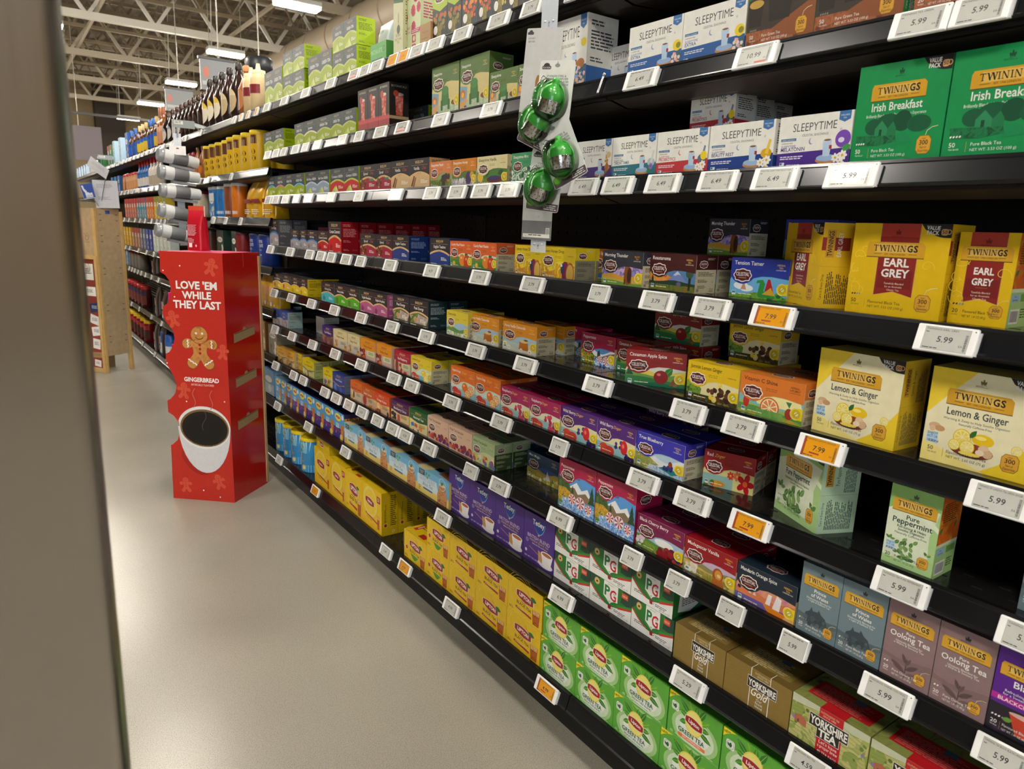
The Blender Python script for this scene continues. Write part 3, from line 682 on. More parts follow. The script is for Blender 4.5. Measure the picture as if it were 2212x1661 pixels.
# ------------------------------------------------------------------ carton builder and catalogue of designs
DS = {}
def design(key, w, h, d, front, side, top, edge, lab, right=None, left=None):
    """front/side/top give the artwork; edge is the bare card colour at folds and on the unseen faces"""
    DS[key] = dict(w=w, h=h, d=d, f=front, s=side, t=top, e=edge, lab=lab)
def carton_mesh(key):
    q = DS[key]
    if 'me' in q: return q['me']
    w, h, d = q['w'] / 1000, q['h'] / 1000, q['d'] / 1000
    b = MB(); b.cbox((-w / 2, 0, 0), (w / 2, d, h), .0007, q['e'])
    b.art(q['f'](), (-w / 2, 0, 0), (1, 0, 0), (0, 0, 1), (0, -1, 0))
    b.art(q['s'](), (w / 2, 0, 0), (0, 1, 0), (0, 0, 1), (1, 0, 0))
    b.art(q['t'](), (-w / 2, 0, h), (1, 0, 0), (0, 1, 0), (0, 0, 1))
    q['me'] = b.mesh('carton_' + key); return q['me']

def herb(key, top, title, lab, sp, tcol=WHITE, side='#cdc3a2', zing=None, w=135, h=80, d=66, **kw):
    design(key, w, h, d, f_herbal(w, h, top, title, tcol, sp, zing, **kw), s_herbal(d, h, top, side), t_herbal(w, d, top), '#d9d2bd', lab)
GL = '#3f7d34'; SKY = '#8fc3e6'
herb('cham', '#d9c53c', 'Chamomile', 'pale yellow chamomile tea carton', [('r', 0, 0, 1, .6, '#9fc0d8'), ('hill', .34, .05, '#5d8f48'), ('hill', .2, .03, 'paint:#3f7a30,#e8e6d0,#5a9440,#f4f2e6:120'), ('flower', .3, .12, .05, '#f4f2ea', '#e0b030'), ('flower', .75, .1, .05, '#f4f2ea', '#e0b030')], '#4a4010')
herb('hvc', '#dc8f1c', 'Honey Vanilla Chamomile', 'orange honey vanilla chamomile carton with honey jar', [('r', 0, 0, 1, .6, '#a9c8dc'), ('r', 0, 0, 1, .3, '#c9d6cc'), ('hill', .14, .04, '#dfe0cf'), ('flower', .08, .2, .07, '#f4f0c8', '#7aa83c'), ('flower', .2, .1, .06, '#f4f2ea', '#d8a92c'), ('p', '#c2701a', [(.52, .4), (.76, .4), (.78, .1), (.5, .1)]), ('e', .64, .4, .12, .03, '#e8c98a'), ('e', .7, .46, .06, .02, '#7a4a20'), ('flower', .57, .08, .05, '#f6f4ee', '#d8a92c'), ('flower', .82, .08, .06, '#f6f4ee', '#d8a92c')])
herb('pepp', '#b31b4c', 'Peppermint', 'crimson peppermint carton with mountain stream', [('r', 0, 0, 1, .7, '#5a9ad8'), ('hill', .46, .08, '#e9eef4'), ('hill', .38, .1, '#7a6a58'), ('p', 'paint:#d8921c,#8a9a2c,#4a5a20,#e0a83a:90', [(0, .5), (.28, .46), (.45, .25), (.45, 0), (0, 0)]), ('p', '#2a4630', [(.5, .42), (.56, .5), (.6, .3), (.5, .2)]), ('r', .42, 0, 1, .24, 'paint:#3f7cc8,#e6eef6,#6aa2dc,#2c5aa0:110'), ('mint', .58, .2, .07, '#c0303c'), ('mint', .76, .2, .08, '#c0303c'), ('mint', .9, .14, .05, '#c0303c')])
herb('cinn', '#8c1f1f', 'Cinnamon Apple Spice', 'dark red cinnamon apple carton with apple and sticks', [('r', 0, 0, 1, .6, '#d8dccf'), ('hill', .42, .05, '#e2cf5a'), ('hill', .34, .05, '#6d9a44'), ('hill', .22, .05, '#2f7a44'), ('hill', .08, .04, '#14664a'), ('tree', .07, .28, .4, 0, '#26502c'), ('leaf', .66, .3, .2, .12, .9, '#2f7a2c', '#6db04a'), ('fruit', .6, .28, .12, '#8e1c1e', '#d88070'), ('p', '#8a4f24', [(.74, .06), (.84, .36), (.88, .34), (.79, .05)]), ('p', '#a2622e', [(.8, .05), (.92, .3), (.95, .27), (.86, .03)])])
herb('jam', '#e2bd17', 'Jammin Lemon Ginger', 'bright yellow lemon ginger herbal carton with dancing animals', [('r', 0, 0, 1, .6, '#e6dca8'), ('p', 'paint:#4f7a2c,#7aa03a,#2f5a22:90', [(0, .5), (.16, .52), (.3, .3), (.28, .1), (0, .1)]), ('r', 0, 0, 1, .16, 'paint:#5a6a2c,#3a3020,#8a7a3a:80'), ('bl', .42, .1, .85, .42, 22, .03, .055, ['#4a2a1c', '#6a3c22', '#3a221a']), ('slice', .56, .1, .05, '#e8c92c', '#f0dc5a'), ('fruit', .5, .14, .04, '#f0cf2c', '#fff0a0'), ('fruit', .66, .5, .035, '#f0cf2c', '#fff0a0')], '#4a3a08')
herb('vitc', '#dd7a2c', 'Vitamin C Shine', 'orange vitamin C carton with grapefruit sunrise', [('r', 0, 0, 1, .6, '#7cc0c8'), ('p', '#f2eaa8', [(.2, .6), (.95, .6), (1, .3), (.3, .3)]), ('hill', .27, .04, '#9fbf6a'), ('hill', .2, .04, '#5d9a4c'), ('hill', .1, .03, 'paint:#3f7a3a,#8fae3c,#c9a23a:70'), ('slice', .5, .26, .15, '#d8642c', '#e58a4a'), ('r', .3, .0, .72, .19, 'paint:#5f9a4a,#86b05a:60'), ('e', .12, .3, .05, .09, '#c8322a'), ('e', .8, .22, .06, .08, '#a83a28'), ('p', '#3c7a4a', [(.74, .5), (.8, .36), (.83, .5)])], '#5a2a0c', ncol='#5a2a0c', note=('HERBAL', 'SUPPLEMENT'))
herb('morn', '#2c2e3a', 'Morning Thunder', 'charcoal black tea carton with bison on prairie', [('r', 0, 0, 1, .62, 'paint:#8f86c8,#6d68b0,#c9a8d0,#a89ad4:60'), ('hill', .3, .04, '#d8a23a'), ('hill', .2, .03, '#c8b44a'), ('hill', .12, .03, '#6f9a3a'), ('p', '#8a4a1c', [(.58, .56), (.66, .6), (.74, .5), (.75, .1), (.66, .04), (.57, .1), (.56, .34)]), ('e', .69, .32, .05, .13, '#3a2420'), ('r', .57, .05, .6, .2, '#5a3018')], note=('BLACK', 'TEA'), ncol='#e0902c')
herb('roast', '#4a1c1e', 'Roastaroma', 'brown roasted grain tea carton with mountain sunset', [('r', 0, 0, 1, .62, '#5a86b8'), ('p', 'paint:#d8732c,#e8a04a,#b0522c:40', [(0, .55), (.45, .4), (.6, .3), (0, .2)]), ('p', '#7a8cc8', [(.4, .25), (.62, .55), (.84, .25)]), ('p', '#c9d2ec', [(.53, .43), (.62, .55), (.7, .44), (.64, .46), (.58, .42)]), ('hill', .26, .03, '#2a4438'), ('r', 0, 0, 1, .16, 'paint:#3a4a22,#6a7a30,#8a6a2c:80'), ('tree', .08, .12, .3, 0, '#1c3a2c'), ('p', '#2a3020', [(.86, .05), (.9, .05), (.92, .5), (.86, .5)]), ('e', .88, .5, .08, .07, '#3c5a44'), ('e', .66, .2, .05, .035, '#6a6488')], badge=False)
herb('tens', '#2a3a9c', 'Tension Tamer', 'royal blue herbal tea carton with green dragon', [('r', 0, 0, 1, .62, '#6db4e4'), ('e', .2, .3, .13, .06, '#eef2f4'), ('e', .3, .24, .12, .05, '#eef2f4'), ('p', '#c89a78', [(.2, .2), (.25, .42), (.3, .2)]), ('hill', .12, .04, 'paint:#3f7a34,#79a83c,#2c5a28:60'), ('p', '#2f8f3c', [(.5, .1), (.53, .4), (.47, .38), (.48, .46), (.58, .48), (.62, .38), (.6, .2), (.8, .1), (.8, .04), (.52, .04)]), ('e', .86, .1, .07, .06, '#5aa83c'), ('e', .86, .1, .04, .03, '#2c6a30'), ('p', '#b8202c', [(.62, .2), (.66, .5), (.7, .5), (.78, .14)]), ('p', '#d8a82c', [(.58, .12), (.72, .3), (.8, .1)])])
herb('cpeach', '#d8602a', 'Country Peach Passion', 'coral peach herbal carton with ripe peaches', [('r', 0, 0, 1, .6, '#c9d8c0'), ('hill', .42, .03, '#5a8f3a'), ('r', 0, 0, 1, .3, 'paint:#2f6a2c,#4f8a3a,#3c7a30:60'), ('leaf', .7, .4, .2, .12, .9, '#2f6a2c'), ('fruit', .58, .3, .14, '#e2802c', '#f4b878'), ('fruit', .8, .26, .15, '#c8401e', '#e8906a'), ('e', .2, .16, .06, .05, '#e0b83a')])
herb('lhd', '#e4c81a', 'Lemon Honey Drop', 'yellow lemon honey carton with bird and arches', [('r', 0, 0, 1, .6, 'paint:#e2b81c,#d8921c,#f0dc4a,#e8c83a:50'), ('e', .72, .25, .1, .2, '#8a2a5a'), ('e', .86, .2, .12, .2, '#c8602c'), ('e', .86, .2, .1, .17, '#e8c05a'), ('e', .64, .34, .05, .1, '#26406a'), ('e', .61, .44, .03, .03, '#e8eef2'), ('r', .0, 0, .4, .2, 'paint:#e8d05a,#d0801c,#f2e08a:90')], '#4a3a08', side='#8f8a78', badge=False)
herb('beng', '#a8591c', 'Bengal Spice', 'brown spice tea carton standing behind the front row', [('r', 0, 0, 1, .6, 'paint:#b8a03a,#7a7a2c,#d8b84a:50'), ('tree', .2, .1, .4, 0, '#2c5a2a'), ('e', .3, .15, .06, .06, '#3f6ab0'), ('e', .8, .2, .06, .1, '#c8762c')], badge=False)
herb('lemz', '#e0c82c', 'Lemon', 'lemon yellow zesty herbal carton with lemon slices', [('r', 0, 0, 1, .6, '#c9dcd0'), ('r', 0, 0, 1, .22, '#7fb8cc'), ('e', .15, .14, .14, .09, '#c8402c'), ('e', .3, .1, .1, .07, '#d8583c'), ('fruit', .62, .34, .1, '#e8c82a', '#f8ec9a'), ('slice', .82, .3, .12, '#e2c02a', '#f0dc5a'), ('slice', .75, .12, .12, '#e2c02a', '#f0dc5a')], '#7a3a1c', zing='Zinger', h=80)
herb('tang', '#e2701c', 'Tangerine Orange', 'orange tangerine herbal carton with orange slices', [('r', 0, 0, 1, .6, '#cfe0d4'), ('r', 0, 0, 1, .26, '#8ec0d0'), ('e', .2, .14, .14, .1, '#c8302a'), ('e', .36, .1, .1, .08, '#d8442c'), ('fruit', .6, .36, .12, '#e8761c', '#f8c08a'), ('slice', .84, .3, .12, '#e2701c', '#f0a04a'), ('slice', .72, .14, .12, '#e2701c', '#f0a04a')], zing='Zinger', badge=False, h=92)
herb('rasp', '#a81c5a', 'Raspberry', 'magenta raspberry herbal carton with red berries', [('r', 0, 0, 1, .6, '#dfe4c4'), ('r', 0, 0, 1, .28, '#9cc4c8'), ('e', .2, .12, .16, .09, '#c43a2c'), ('e', .36, .1, .1, .07, '#d8503a'), ('bl', .5, .3, .72, .5, 10, .03, .05, ['#b8244a', '#d84a6a']), ('bl', .62, .05, .95, .34, 16, .035, .06, ['#c02a50', '#d84a6a', '#a01c3c'])], zing='Zinger')
herb('wild', '#56267a', 'Wild Berry', 'purple wild berry herbal carton with strawberry', [('r', 0, 0, 1, .6, '#e2dcae'), ('r', 0, 0, 1, .3, '#8fc0c4'), ('e', .2, .14, .12, .09, '#d2452c'), ('e', .36, .1, .12, .09, '#c83a2c'), ('bl', .48, .26, .66, .5, 7, .03, .045, ['#3a2a6a', '#54408a']), ('e', .72, .34, .09, .13, '#d8242c'), ('e', .7, .38, .03, .04, '#f07a6a'), ('bl', .74, .04, .98, .22, 12, .03, .05, ['#2c1c4a', '#4a2a6a'])], zing='Zinger')
herb('true', '#3a36b0', 'True Blueberry', 'indigo blueberry herbal carton with mountain river', [('r', 0, 0, 1, .6, '#b4d0e2'), ('hill', .42, .08, '#e2e6ea'), ('p', 'paint:#b8a04a,#8a9a4a,#d8c07a:70', [(0, .4), (.3, .36), (.5, .2), (.2, 0), (0, 0)]), ('r', .3, 0, 1, .16, 'paint:#5a8cc0,#c8dcec,#8fb4d8:90'), ('p', '#2a8a8a', [(.5, .14), (.78, .04), (.95, .14), (.66, .26)]), ('bl', .58, .16, .78, .28, 14, .02, .035, ['#2a2a6a', '#3a3a8a']), ('e', .74, .34, .04, .05, '#8a3c20')], side='#cfc7a8')
herb('redz', '#9c1820', 'Red', 'red hibiscus herbal carton with tropical flowers', [('r', 0, 0, 1, .6, '#dcd28a'), ('r', 0, 0, .6, .34, '#8fb8b0'), ('e', .3, .1, .16, .05, '#d8902c'), ('flower', .55, .4, .07, '#d8402c', '#f0c03a'), ('flower', .68, .42, .08, '#e07050', '#f0c03a'), ('flower', .84, .26, .17, '#b8141e', '#e8602c', 5), ('bl', .02, 0, .3, .14, 10, .03, .05, ['#c8502c', '#3f7a2c', '#d8a02c'])], zing='Zinger', badge=False)
herb('mint', '#1f4468', 'Mint Magic', 'navy blue mint herbal carton with golden meadow', [('r', 0, 0, 1, .6, '#3a5a9a'), ('hill', .4, .06, '#b8a04a'), ('hill', .25, .05, 'paint:#c8b04a,#8a8a3a,#e0cc6a:70'), ('p', '#e8e4e0', [(.6, .14), (.66, .48), (.76, .14)]), ('bl', .05, .05, .9, .2, 12, .02, .04, ['#d8b83a', '#e8e0d0', '#6a7a34'])], badge=False)
herb('fts', '#d8b49c', 'Fruit Tea Sampler', 'blush pink fruit sampler carton with mixed fruit', [('r', 0, 0, 1, .6, '#d8b49c'), ('bl', .04, .08, .98, .34, 26, .05, .09, ['#8a1c2c', '#3a2a6a', '#d8602c', '#56267a', '#c83a3c']), ('r', 0, 0, 1, .1, '#d2aa92')], '#4a2a20', badge=False, h=84)
herb('hts', '#a3b88a', 'Herbal Tea Sampler', 'sage green herbal sampler carton with tea cups', [('r', 0, 0, 1, .6, '#c8cf9c'), ('bl', .04, .08, .98, .38, 24, .05, .08, ['#e0dcc8', '#d0a02c', '#b83a3a', '#5a7ab0', '#e8c85a']), ('r', 0, 0, 1, .08, '#8a9a6a')], '#2c3a22', side='#3f5230', badge=False, h=84)
DS['hts']['s'] = s_herbal(66, 84, '#a3b88a', '#3f5230', '#b9c29c')
herb('pepbig', '#b31b4c', 'Peppermint', 'large crimson peppermint carton with candies in blue stream', [('r', 0, 0, 1, .75, '#5a9ee0'), ('p', '#f0f2f4', [(.3, .48), (.5, .62), (.64, .5), (.8, .58), (.9, .42), (.3, .36)]), ('p', '#8a7258', [(.28, .46), (.45, .5), (.55, .4), (.75, .48), (.9, .38), (.9, .3), (.25, .3)]), ('p', 'paint:#2c4a28,#3f6230,#557a34:70', [(0, .62), (.28, .6), (.36, .4), (.3, .25), (0, .25)]), ('tree', .92, .32, .34, 0, '#2a4a2c'), ('tree', .4, .38, .16, 0, '#2a4a2c'), ('p', 'paint:#d08a1c,#a8982c,#e2a83c,#5a7a2c:80', [(0, .42), (.2, .44), (.44, .34), (.3, .2), (.05, .12), (0, .12)]), ('p', 'paint:#3f78cc,#a8ccf0,#5a94e0,#e6f0fa:90', [(.12, .22), (.5, .3), (1, .26), (1, 0), (.1, 0)]), ('mint', .4, .26, .1, '#b83040'), ('mint', .63, .25, .12, '#b04a6a'), ('mint', .85, .2, .085, '#c0303c'), ('leaf', .02, .06, .14, .08, .6, '#3f8a2c')], w=140, h=138, d=90, logo=(.25, .69, .17), curve=.67, badge=False, side='#8c1a40')
herb('bcb', '#7c1a4c', 'Black Cherry Berry', 'wine red cherry berry carton with cherries', [('r', 0, 0, 1, .6, '#a8c4e0'), ('e', .6, .4, .2, .07, '#f0f0ee'), ('hill', .34, .05, '#5d8f3c'), ('hill', .2, .05, 'paint:#4a7a30,#8aa83a,#3a6a28:60'), ('bl', .0, .16, .16, .34, 8, .03, .05, ['#f0e4e8', '#e2ccd8']), ('bl', .46, .06, .8, .3, 14, .05, .075, ['#7a121e', '#9c1c28', '#5a0c18']), ('bl', .8, .04, .98, .16, 8, .03, .05, ['#c83a2c', '#2c2a5a'])])
herb('mada', '#9a1220', 'Madagascar Vanilla', 'scarlet vanilla rooibos carton with a lion', [('r', 0, 0, 1, .6, '#c8b0c8'), ('hill', .4, .04, '#8f8a5a'), ('hill', .3, .05, '#d2b45a'), ('r', 0, 0, 1, .22, 'paint:#c8a04a,#8a8a3a,#e0c87a:50'), ('bl', .02, .1, .26, .34, 14, .03, .05, ['#f0e8dc', '#e0d4bc']), ('e', .68, .3, .1, .12, '#a8521c'), ('e', .69, .32, .07, .08, '#d8923a'), ('e', .7, .3, .035, .03, '#e8c88a'), ('p', '#b8682c', [(.6, .2), (.78, .2), (.82, 0), (.56, 0)])])
herb('mando', '#1c2a3a', 'Mandarin Orange Spice', 'dark navy orange spice carton with sailing junks', [('r', 0, 0, 1, .6, 'paint:#c87aa0,#e09a6a,#a868a8:30'), ('hill', .38, .06, '#d87a4a'), ('r', 0, 0, 1, .2, '#6a5a9c'), ('p', '#e8b06a', [(.5, .2), (1, .14), (1, .0), (.6, .0)]), ('p', '#ece4e4', [(.52, .22), (.56, .5), (.62, .5), (.6, .22)]), ('p', '#ece4e4', [(.64, .18), (.7, .56), (.78, .5), (.76, .18)]), ('p', '#e8851c', [(.48, .2), (.88, .16), (.8, .02), (.56, .06)]), ('p', '#d8c8d8', [(.3, .3), (.33, .4), (.36, .3)]), ('p', '#d8c8d8', [(.22, .3), (.25, .38), (.28, .3)]), ('e', .06, .36, .03, .03, '#1c2a4a')])
herb('slp', '#d8814e', 'Sleepytime Peach', 'peach coloured bedtime tea carton with tree', [('r', 0, 0, 1, .6, '#8fa86a'), ('r', 0, 0, 1, .3, 'paint:#3c5a2a,#6a7a34,#8a9a4a:60'), ('p', '#3a3030', [(.56, .05), (.62, .5), (.7, .5), (.72, .05)]), ('bl', .5, .28, .9, .5, 14, .04, .07, ['#2c3a5a', '#4a3a2c', '#c8762c'])], badge=False)
herb('slh', '#cf7f1f', 'Sleepytime Honey', 'amber bedtime honey carton with bee hive', [('r', 0, 0, 1, .6, '#5a7a3a'), ('r', 0, 0, 1, .3, 'paint:#4a6a3a,#c8b8d0,#7a8a5a,#e0dcd8:60'), ('e', .7, .3, .12, .14, '#4a3a6a'), ('e', .84, .4, .08, .08, '#c8a02c'), ('bl', .1, .05, .5, .3, 12, .03, .05, ['#b8b0c8', '#e0dce0'])])
herb('slv', '#ded2a2', 'Sleepytime Vanilla', 'cream bedtime vanilla carton with hammock', [('r', 0, 0, 1, .6, '#4a7a3a'), ('r', 0, 0, 1, .24, '#6a8a3c'), ('e', .6, .2, .26, .07, '#7a2c22'), ('e', .58, .24, .2, .05, '#3a3a6a'), ('e', .12, .3, .1, .12, '#e2bc3a'), ('leaf', .3, .3, .2, .1, .8, '#2c5a2a'), ('leaf', .7, .36, .2, .1, .4, '#2c5a2a')], '#3a3a22', side='#b0b08c')
herb('slm', '#3f9a6a', 'Sleepytime Mint', 'mint green bedtime tea carton behind hanging packs', [('r', 0, 0, 1, .6, 'paint:#2c6a4a,#e8efe8,#4a8a5a,#1c4a34:70')], badge=False)
COZY = [('r', 0, 0, 1, .74, '#d9c98a'), ('p', '#7fa8c0', [(0, .5), (.26, .46), (.24, .2), (0, .16)]), ('p', '#d8a468', [(0, .2), (.26, .26), (.2, 0), (0, 0)]), ('e', .1, .34, .09, .08, '#c8762c'), ('e', .1, .32, .05, .05, '#f0b04a'), ('p', 'paint:#c9d8b8,#a8c0a0,#dfe4cc:60', [(.26, .22), (.95, .22), (1, 0), (.14, 0)]), ('p', '#3f7a3c', [(.38, .5), (.62, .5), (.66, .22), (.36, .2)]), ('e', .5, .5, .13, .09, '#4c8a48'), ('p', '#356a34', [(.34, .32), (.42, .32), (.42, .12), (.34, .12)]), ('p', '#356a34', [(.6, .32), (.68, .32), (.68, .12), (.6, .12)]), ('e', .83, .24, .1, .05, '#8a4a24'), ('e', .2, .1, .05, .02, '#6a4a8a'), ('r', .3, .02, .9, .05, '#6a9a5a')]
herb('slsm', '#5c7a3e', 'Sleepytime', 'olive green bedtime tea carton with fireside armchair', COZY, h=88)
herb('slbig', '#5c7a3e', 'Sleepytime', 'tall olive green bedtime tea carton with fireside armchair', COZY, w=150, h=148, d=82, logo=(.25, .65, .18), curve=.6, side='#4d6a34')

def arch(key, title, low, lab, side=None, ink='#3a3a3a', script=None, w=130, h=86, d=75, pic=None, **kw):
    design(key, w, h, d, f_arch(w, h, title, low, script=script, pic=pic, **kw), s_plain(d, h, side or low, ink), t_plain(w, d, kw.get('head', '#2a2930'), '#3a3840'), kw.get('head', '#2a2930'), lab)
def pot(c): return [('e', .2, .16, .09, .1, c), ('e', .2, .3, .02, .02, c), ('p', c, [(.27, .2), (.34, .28), (.34, .24), (.28, .12)])]
arch('egbig', 'Earl Grey', '#9d9aa0', 'tall grey bergamot tea carton with blue arch', '#5d5d60', '#a8a8a8', w=140, h=130, d=72, arc='#2f86d0', pic=pot('#7a787e'))
arch('egsm', 'Earl Grey', '#9d9aa0', 'small grey bergamot tea carton with blue arch', '#5d5d60', '#a8a8a8', arc='#2f86d0', pic=pot('#7a787e'))
arch('ccsm', 'Constant Comment', '#c01822', 'small red orange-spice tea carton', '#a81420', '#e08a8a', pic=pot('#8e1018'))
arch('ccbig', 'Constant Comment', '#cc1a20', 'tall bright red orange-spice tea carton', '#a30f1c', '#e89090', w=140, h=128, d=77, pic=pot('#9c1018'))
SPICE = [('bl', .06, .12, .36, .44, 12, .04, .06, ['#6a3c22', '#8a5a2c', '#4a2a1a']), ('e', .2, .14, .05, .03, '#c8b04a')]
arch('spch', 'Spiced', '#a3203e', 'dark red spiced chai carton', '#8c1a34', '#e0a0a8', script='Chai', pic=SPICE)
arch('spcd', 'Spiced', '#a3203e', 'dark red decaf spiced chai carton', '#8c1a34', '#e0a0a8', script='Chai', pic=SPICE + [('r', .6, .4, .85, .48, '#2c8a6a')], h=96)
arch('van', 'Vanilla', '#d2b083', 'beige vanilla chai carton with cinnamon sticks', '#c2a070', script='Chai', pic=[('p', '#6a3a20', [(.08, .1), (.22, .44), (.28, .42), (.16, .08)]), ('p', '#8a5230', [(.18, .08), (.3, .4), (.35, .36), (.25, .06)])], h=97)
arch('eteat', 'English Teatime', '#1c3a86', 'navy blue english teatime carton', '#16306e', '#8fa4d0')
arch('ebrk', 'English Breakfast', '#b85a8c', 'pink english breakfast carton with teapot', '#b85a8c', '#e8c0d8', pic=pot('#8a3c68'))
arch('oolt', 'Oolong Tea', '#3fb0c0', 'turquoise oolong tea carton with teapot', pic=pot('#2c8a9a'))
arch('pmint', 'Perfectly Mint', '#4fae1c', 'bright green mint tea carton', '#3f9a18', pic=[('r', .12, .06, .32, .36, 'paint:#3f6a1c,#5a8a2c,#2c4a18:90')])
arch('peak', 'Peak Energy', '#4a4a34', 'black energy tea carton with green leaf', '#1c3338', '#9ab0b0', h=92, pic=[('p', 'paint:#c8b8b0,#a8988c,#e0d8d0:40', [(0, .36), (.5, .48), (1, .36), (.9, .1), (.2, .12)]), ('leaf', .06, .1, .5, .2, .6, '#5a7a2c', '#8aa84a'), ('e', .32, .26, .1, .07, '#c8986a')])
arch('lemech', 'Lemon Echinacea', '#e6c81a', 'yellow lemon echinacea carton with coneflower', '#d8bc18', '#5a4c0c', arc='#e8d0a0', pic=[('e', .22, .26, .09, .1, '#c84a7a'), ('r', .18, .02, .28, .22, '#d89a3a')], h=80)
arch('lemlift', 'Lemon Lift', '#e6c81a', 'yellow lemon black tea carton with teapot', '#d8bc18', '#5a4c0c', pic=pot('#b89a1c'), h=80)
SLT = '#3a4650'
def gt(key, title, lab, low='#9aae1e', arc='#b9c86a', h=97, **kw): arch(key, title, low, lab, '#a8c400', '#5a6a0c', head=SLT, arc=arc, tcol='#e8ebe8', gold='#a89a72', h=h, pic=[('p', '#b7c95a', [(.05, .02), (.35, .3), (.5, .02)]), ('p', '#cfdc84', [(.3, .02), (.42, .34), (.6, .02)])], **kw)
gt('gt', 'GREEN TEA', 'lime and slate green tea carton')
gt('gtl', 'GREEN TEA', 'tall lime and slate green tea carton', h=150)
gt('gto', 'GREEN TEA', 'large lime and slate organic green tea carton', h=125)
gt('gtp', 'GREEN TEA', 'lime green tea carton with pink arch', arc='#d8809a')
gt('gtb', 'GREEN TEA', 'lime green tea carton with sky blue arch', arc='#6ab4e0')
gt('gtj', 'Jasmine', 'lime and slate jasmine green tea carton', arc='#e8e0c8')
gt('egg', 'Earl Grey GREEN', 'blue grey bergamot green tea carton', '#8fa0b8', '#b8c8d8')
gt('ccg', 'Constant GREEN', 'red and slate orange-spice green tea carton', '#c01c28', '#b8c84a')
design('blend', 150, 100, 150, lambda: (lambda a: (a.rect(0, 0, 150, 100, '#8c2440'), a.rect(0, 0, 150, 66, '#b5ad84'), a.text("BLENDMASTER'S NOTES", 75, 78, 6, '#d8b8a8', w=110), a.fine(12, 56, 70, 5, 6, '#7a7458'), a)[-1])(Art()), s_plain(150, 100, '#b5ad84', '#7a7458', blocks=[(0, .66, 1, 1, '#8c2440')]), t_plain(150, 150, '#8c2440'), '#8c2440', 'maroon and khaki sampler carton standing at the back')

def light(key, title, head, low, pic, lab, side='#b8a888', panel=None, w=132, h=80, d=75, tcol='#4a2c14', gold='#7a5a20', swoosh=None, band='#5a4a34'):
    design(key, w, h, d, f_light(w, h, title, head, low, pic, gold, tcol, panel, swoosh=swoosh), s_plain(d, h, side, '#6a5c44'), t_plain(w, d, head, band), head, lab)
light('ging', 'Ginger Honey', '#d8cc9a', '#c8c0b0', [('bl', .04, .1, .3, .44, 8, .04, .06, ['#b8742c', '#d89a3a']), ('bl', .7, .06, .96, .26, 6, .04, .06, ['#b8742c', '#d8a04a'])], 'cream ginger honey carton')
light('peach', 'Perfect Peach', '#e0901c', '#c8a8a0', [('bl', .0, .08, .34, .48, 10, .05, .08, ['#8a2c1c', '#a84a2c', '#6a1c14']), ('bl', .1, .04, .4, .14, 5, .05, .06, ['#c86a4a'])], 'orange peach herbal carton', panel='#cfd8a4', side='#c8a898')
light('redr', 'Red Raspberry', '#a81c3a', '#c9b49a', [('e', .16, .3, .1, .2, '#8a3a3a'), ('bl', .34, .06, .48, .44, 10, .04, .05, ['#a81c2c', '#c83a4a']), ('bl', .04, .04, .9, .1, 8, .03, .05, ['#b83a4a'])], 'raspberry red herbal carton', panel='#c8d4a0', tcol=WHITE, gold='#d8b87a')
light('plum', 'Cozy Wildberry', '#34206c', '#7a4a4c', [('bl', .02, .02, .96, .36, 20, .05, .08, ['#6a3a44', '#8a5a54', '#a07a6c'])], 'deep violet wildberry carton', tcol=WHITE, gold='#c8a860', swoosh='#b8986a')
light('bvan', 'Vanilla', '#1c4aa8', '#b8b4bc', [('e', .3, .25, .05, .2, '#a87a74'), ('bl', .1, .06, .5, .2, 8, .03, .05, ['#8a7a74', '#c8c0c0']), ('leaf', .8, .04, .2, .1, 1.2, '#2c5a4a')], 'blue and pale grey vanilla carton', side='#9fb8b4', tcol='#e8ecf4', gold='#c8b070')
design('wht', 130, 80, 75, lambda: (lambda a: (a.rect(0, 0, 130, 80, '#d8d8d0'), a)[-1])(Art()), s_plain(75, 80, '#b8b8b0', '#7a7a74'), t_fill(130, 75, '#c8c8c0'), '#c8c8c0', 'plain off-white carton at the back of the shelf')
light('lemg', 'Lemon Ginger', '#e0a81c', '#d8bc7a', [('e', .2, .2, .14, .12, '#c8922c'), ('e', .6, .14, .12, .1, '#8a6a3c'), ('leaf', .3, .06, .3, .1, .4, '#3a3a1c')], 'golden yellow lemon ginger carton', swoosh='#3a4a24')
light('lemc', 'Lemon Verbena', '#e2c01c', '#d8b02c', [('bl', .1, .06, .6, .4, 10, .05, .08, ['#c8921c', '#8a5a8a', '#e0c04a'])], 'yellow lemon verbena carton')
light('cozy', 'Cozy Chamomile', '#e0cc1c', '#c9cc84', [('bl', .05, .05, .6, .3, 12, .04, .06, ['#8a5a34', '#c8a06a', '#e8e4d0'])], 'bright yellow chamomile carton with green swoosh', swoosh='#2c4a28', side='#b9bd72')
light('lemv', 'Lavender Lemon', '#e2cc1c', '#d8cfa0', [('e', .2, .2, .1, .1, '#6a5a8a'), ('bl', .3, .06, .8, .3, 10, .05, .07, ['#e0b83a', '#5a7a3c', '#b8742c'])], 'yellow lavender lemon carton')
light('sweet', 'Sweet Dreams', '#22408c', '#2c4a94', [('e', .2, .2, .1, .14, '#5a86d0'), ('bl', .1, .04, .9, .3, 8, .04, .06, ['#3a64b8', '#4a78c8'])], 'navy blue sweet dreams carton with stars', side='#6a7898', tcol=WHITE, gold='#c8a860', swoosh='#d8a04a')
light('gpt', 'Ginger Peach Turmeric', '#dc6c2c', '#d0bca0', [('e', .26, .24, .12, .16, '#e8d0a8'), ('e', .3, .3, .06, .12, '#2c221c'), ('e', .16, .16, .1, .07, '#e0a83a')], 'orange ginger peach turmeric carton')
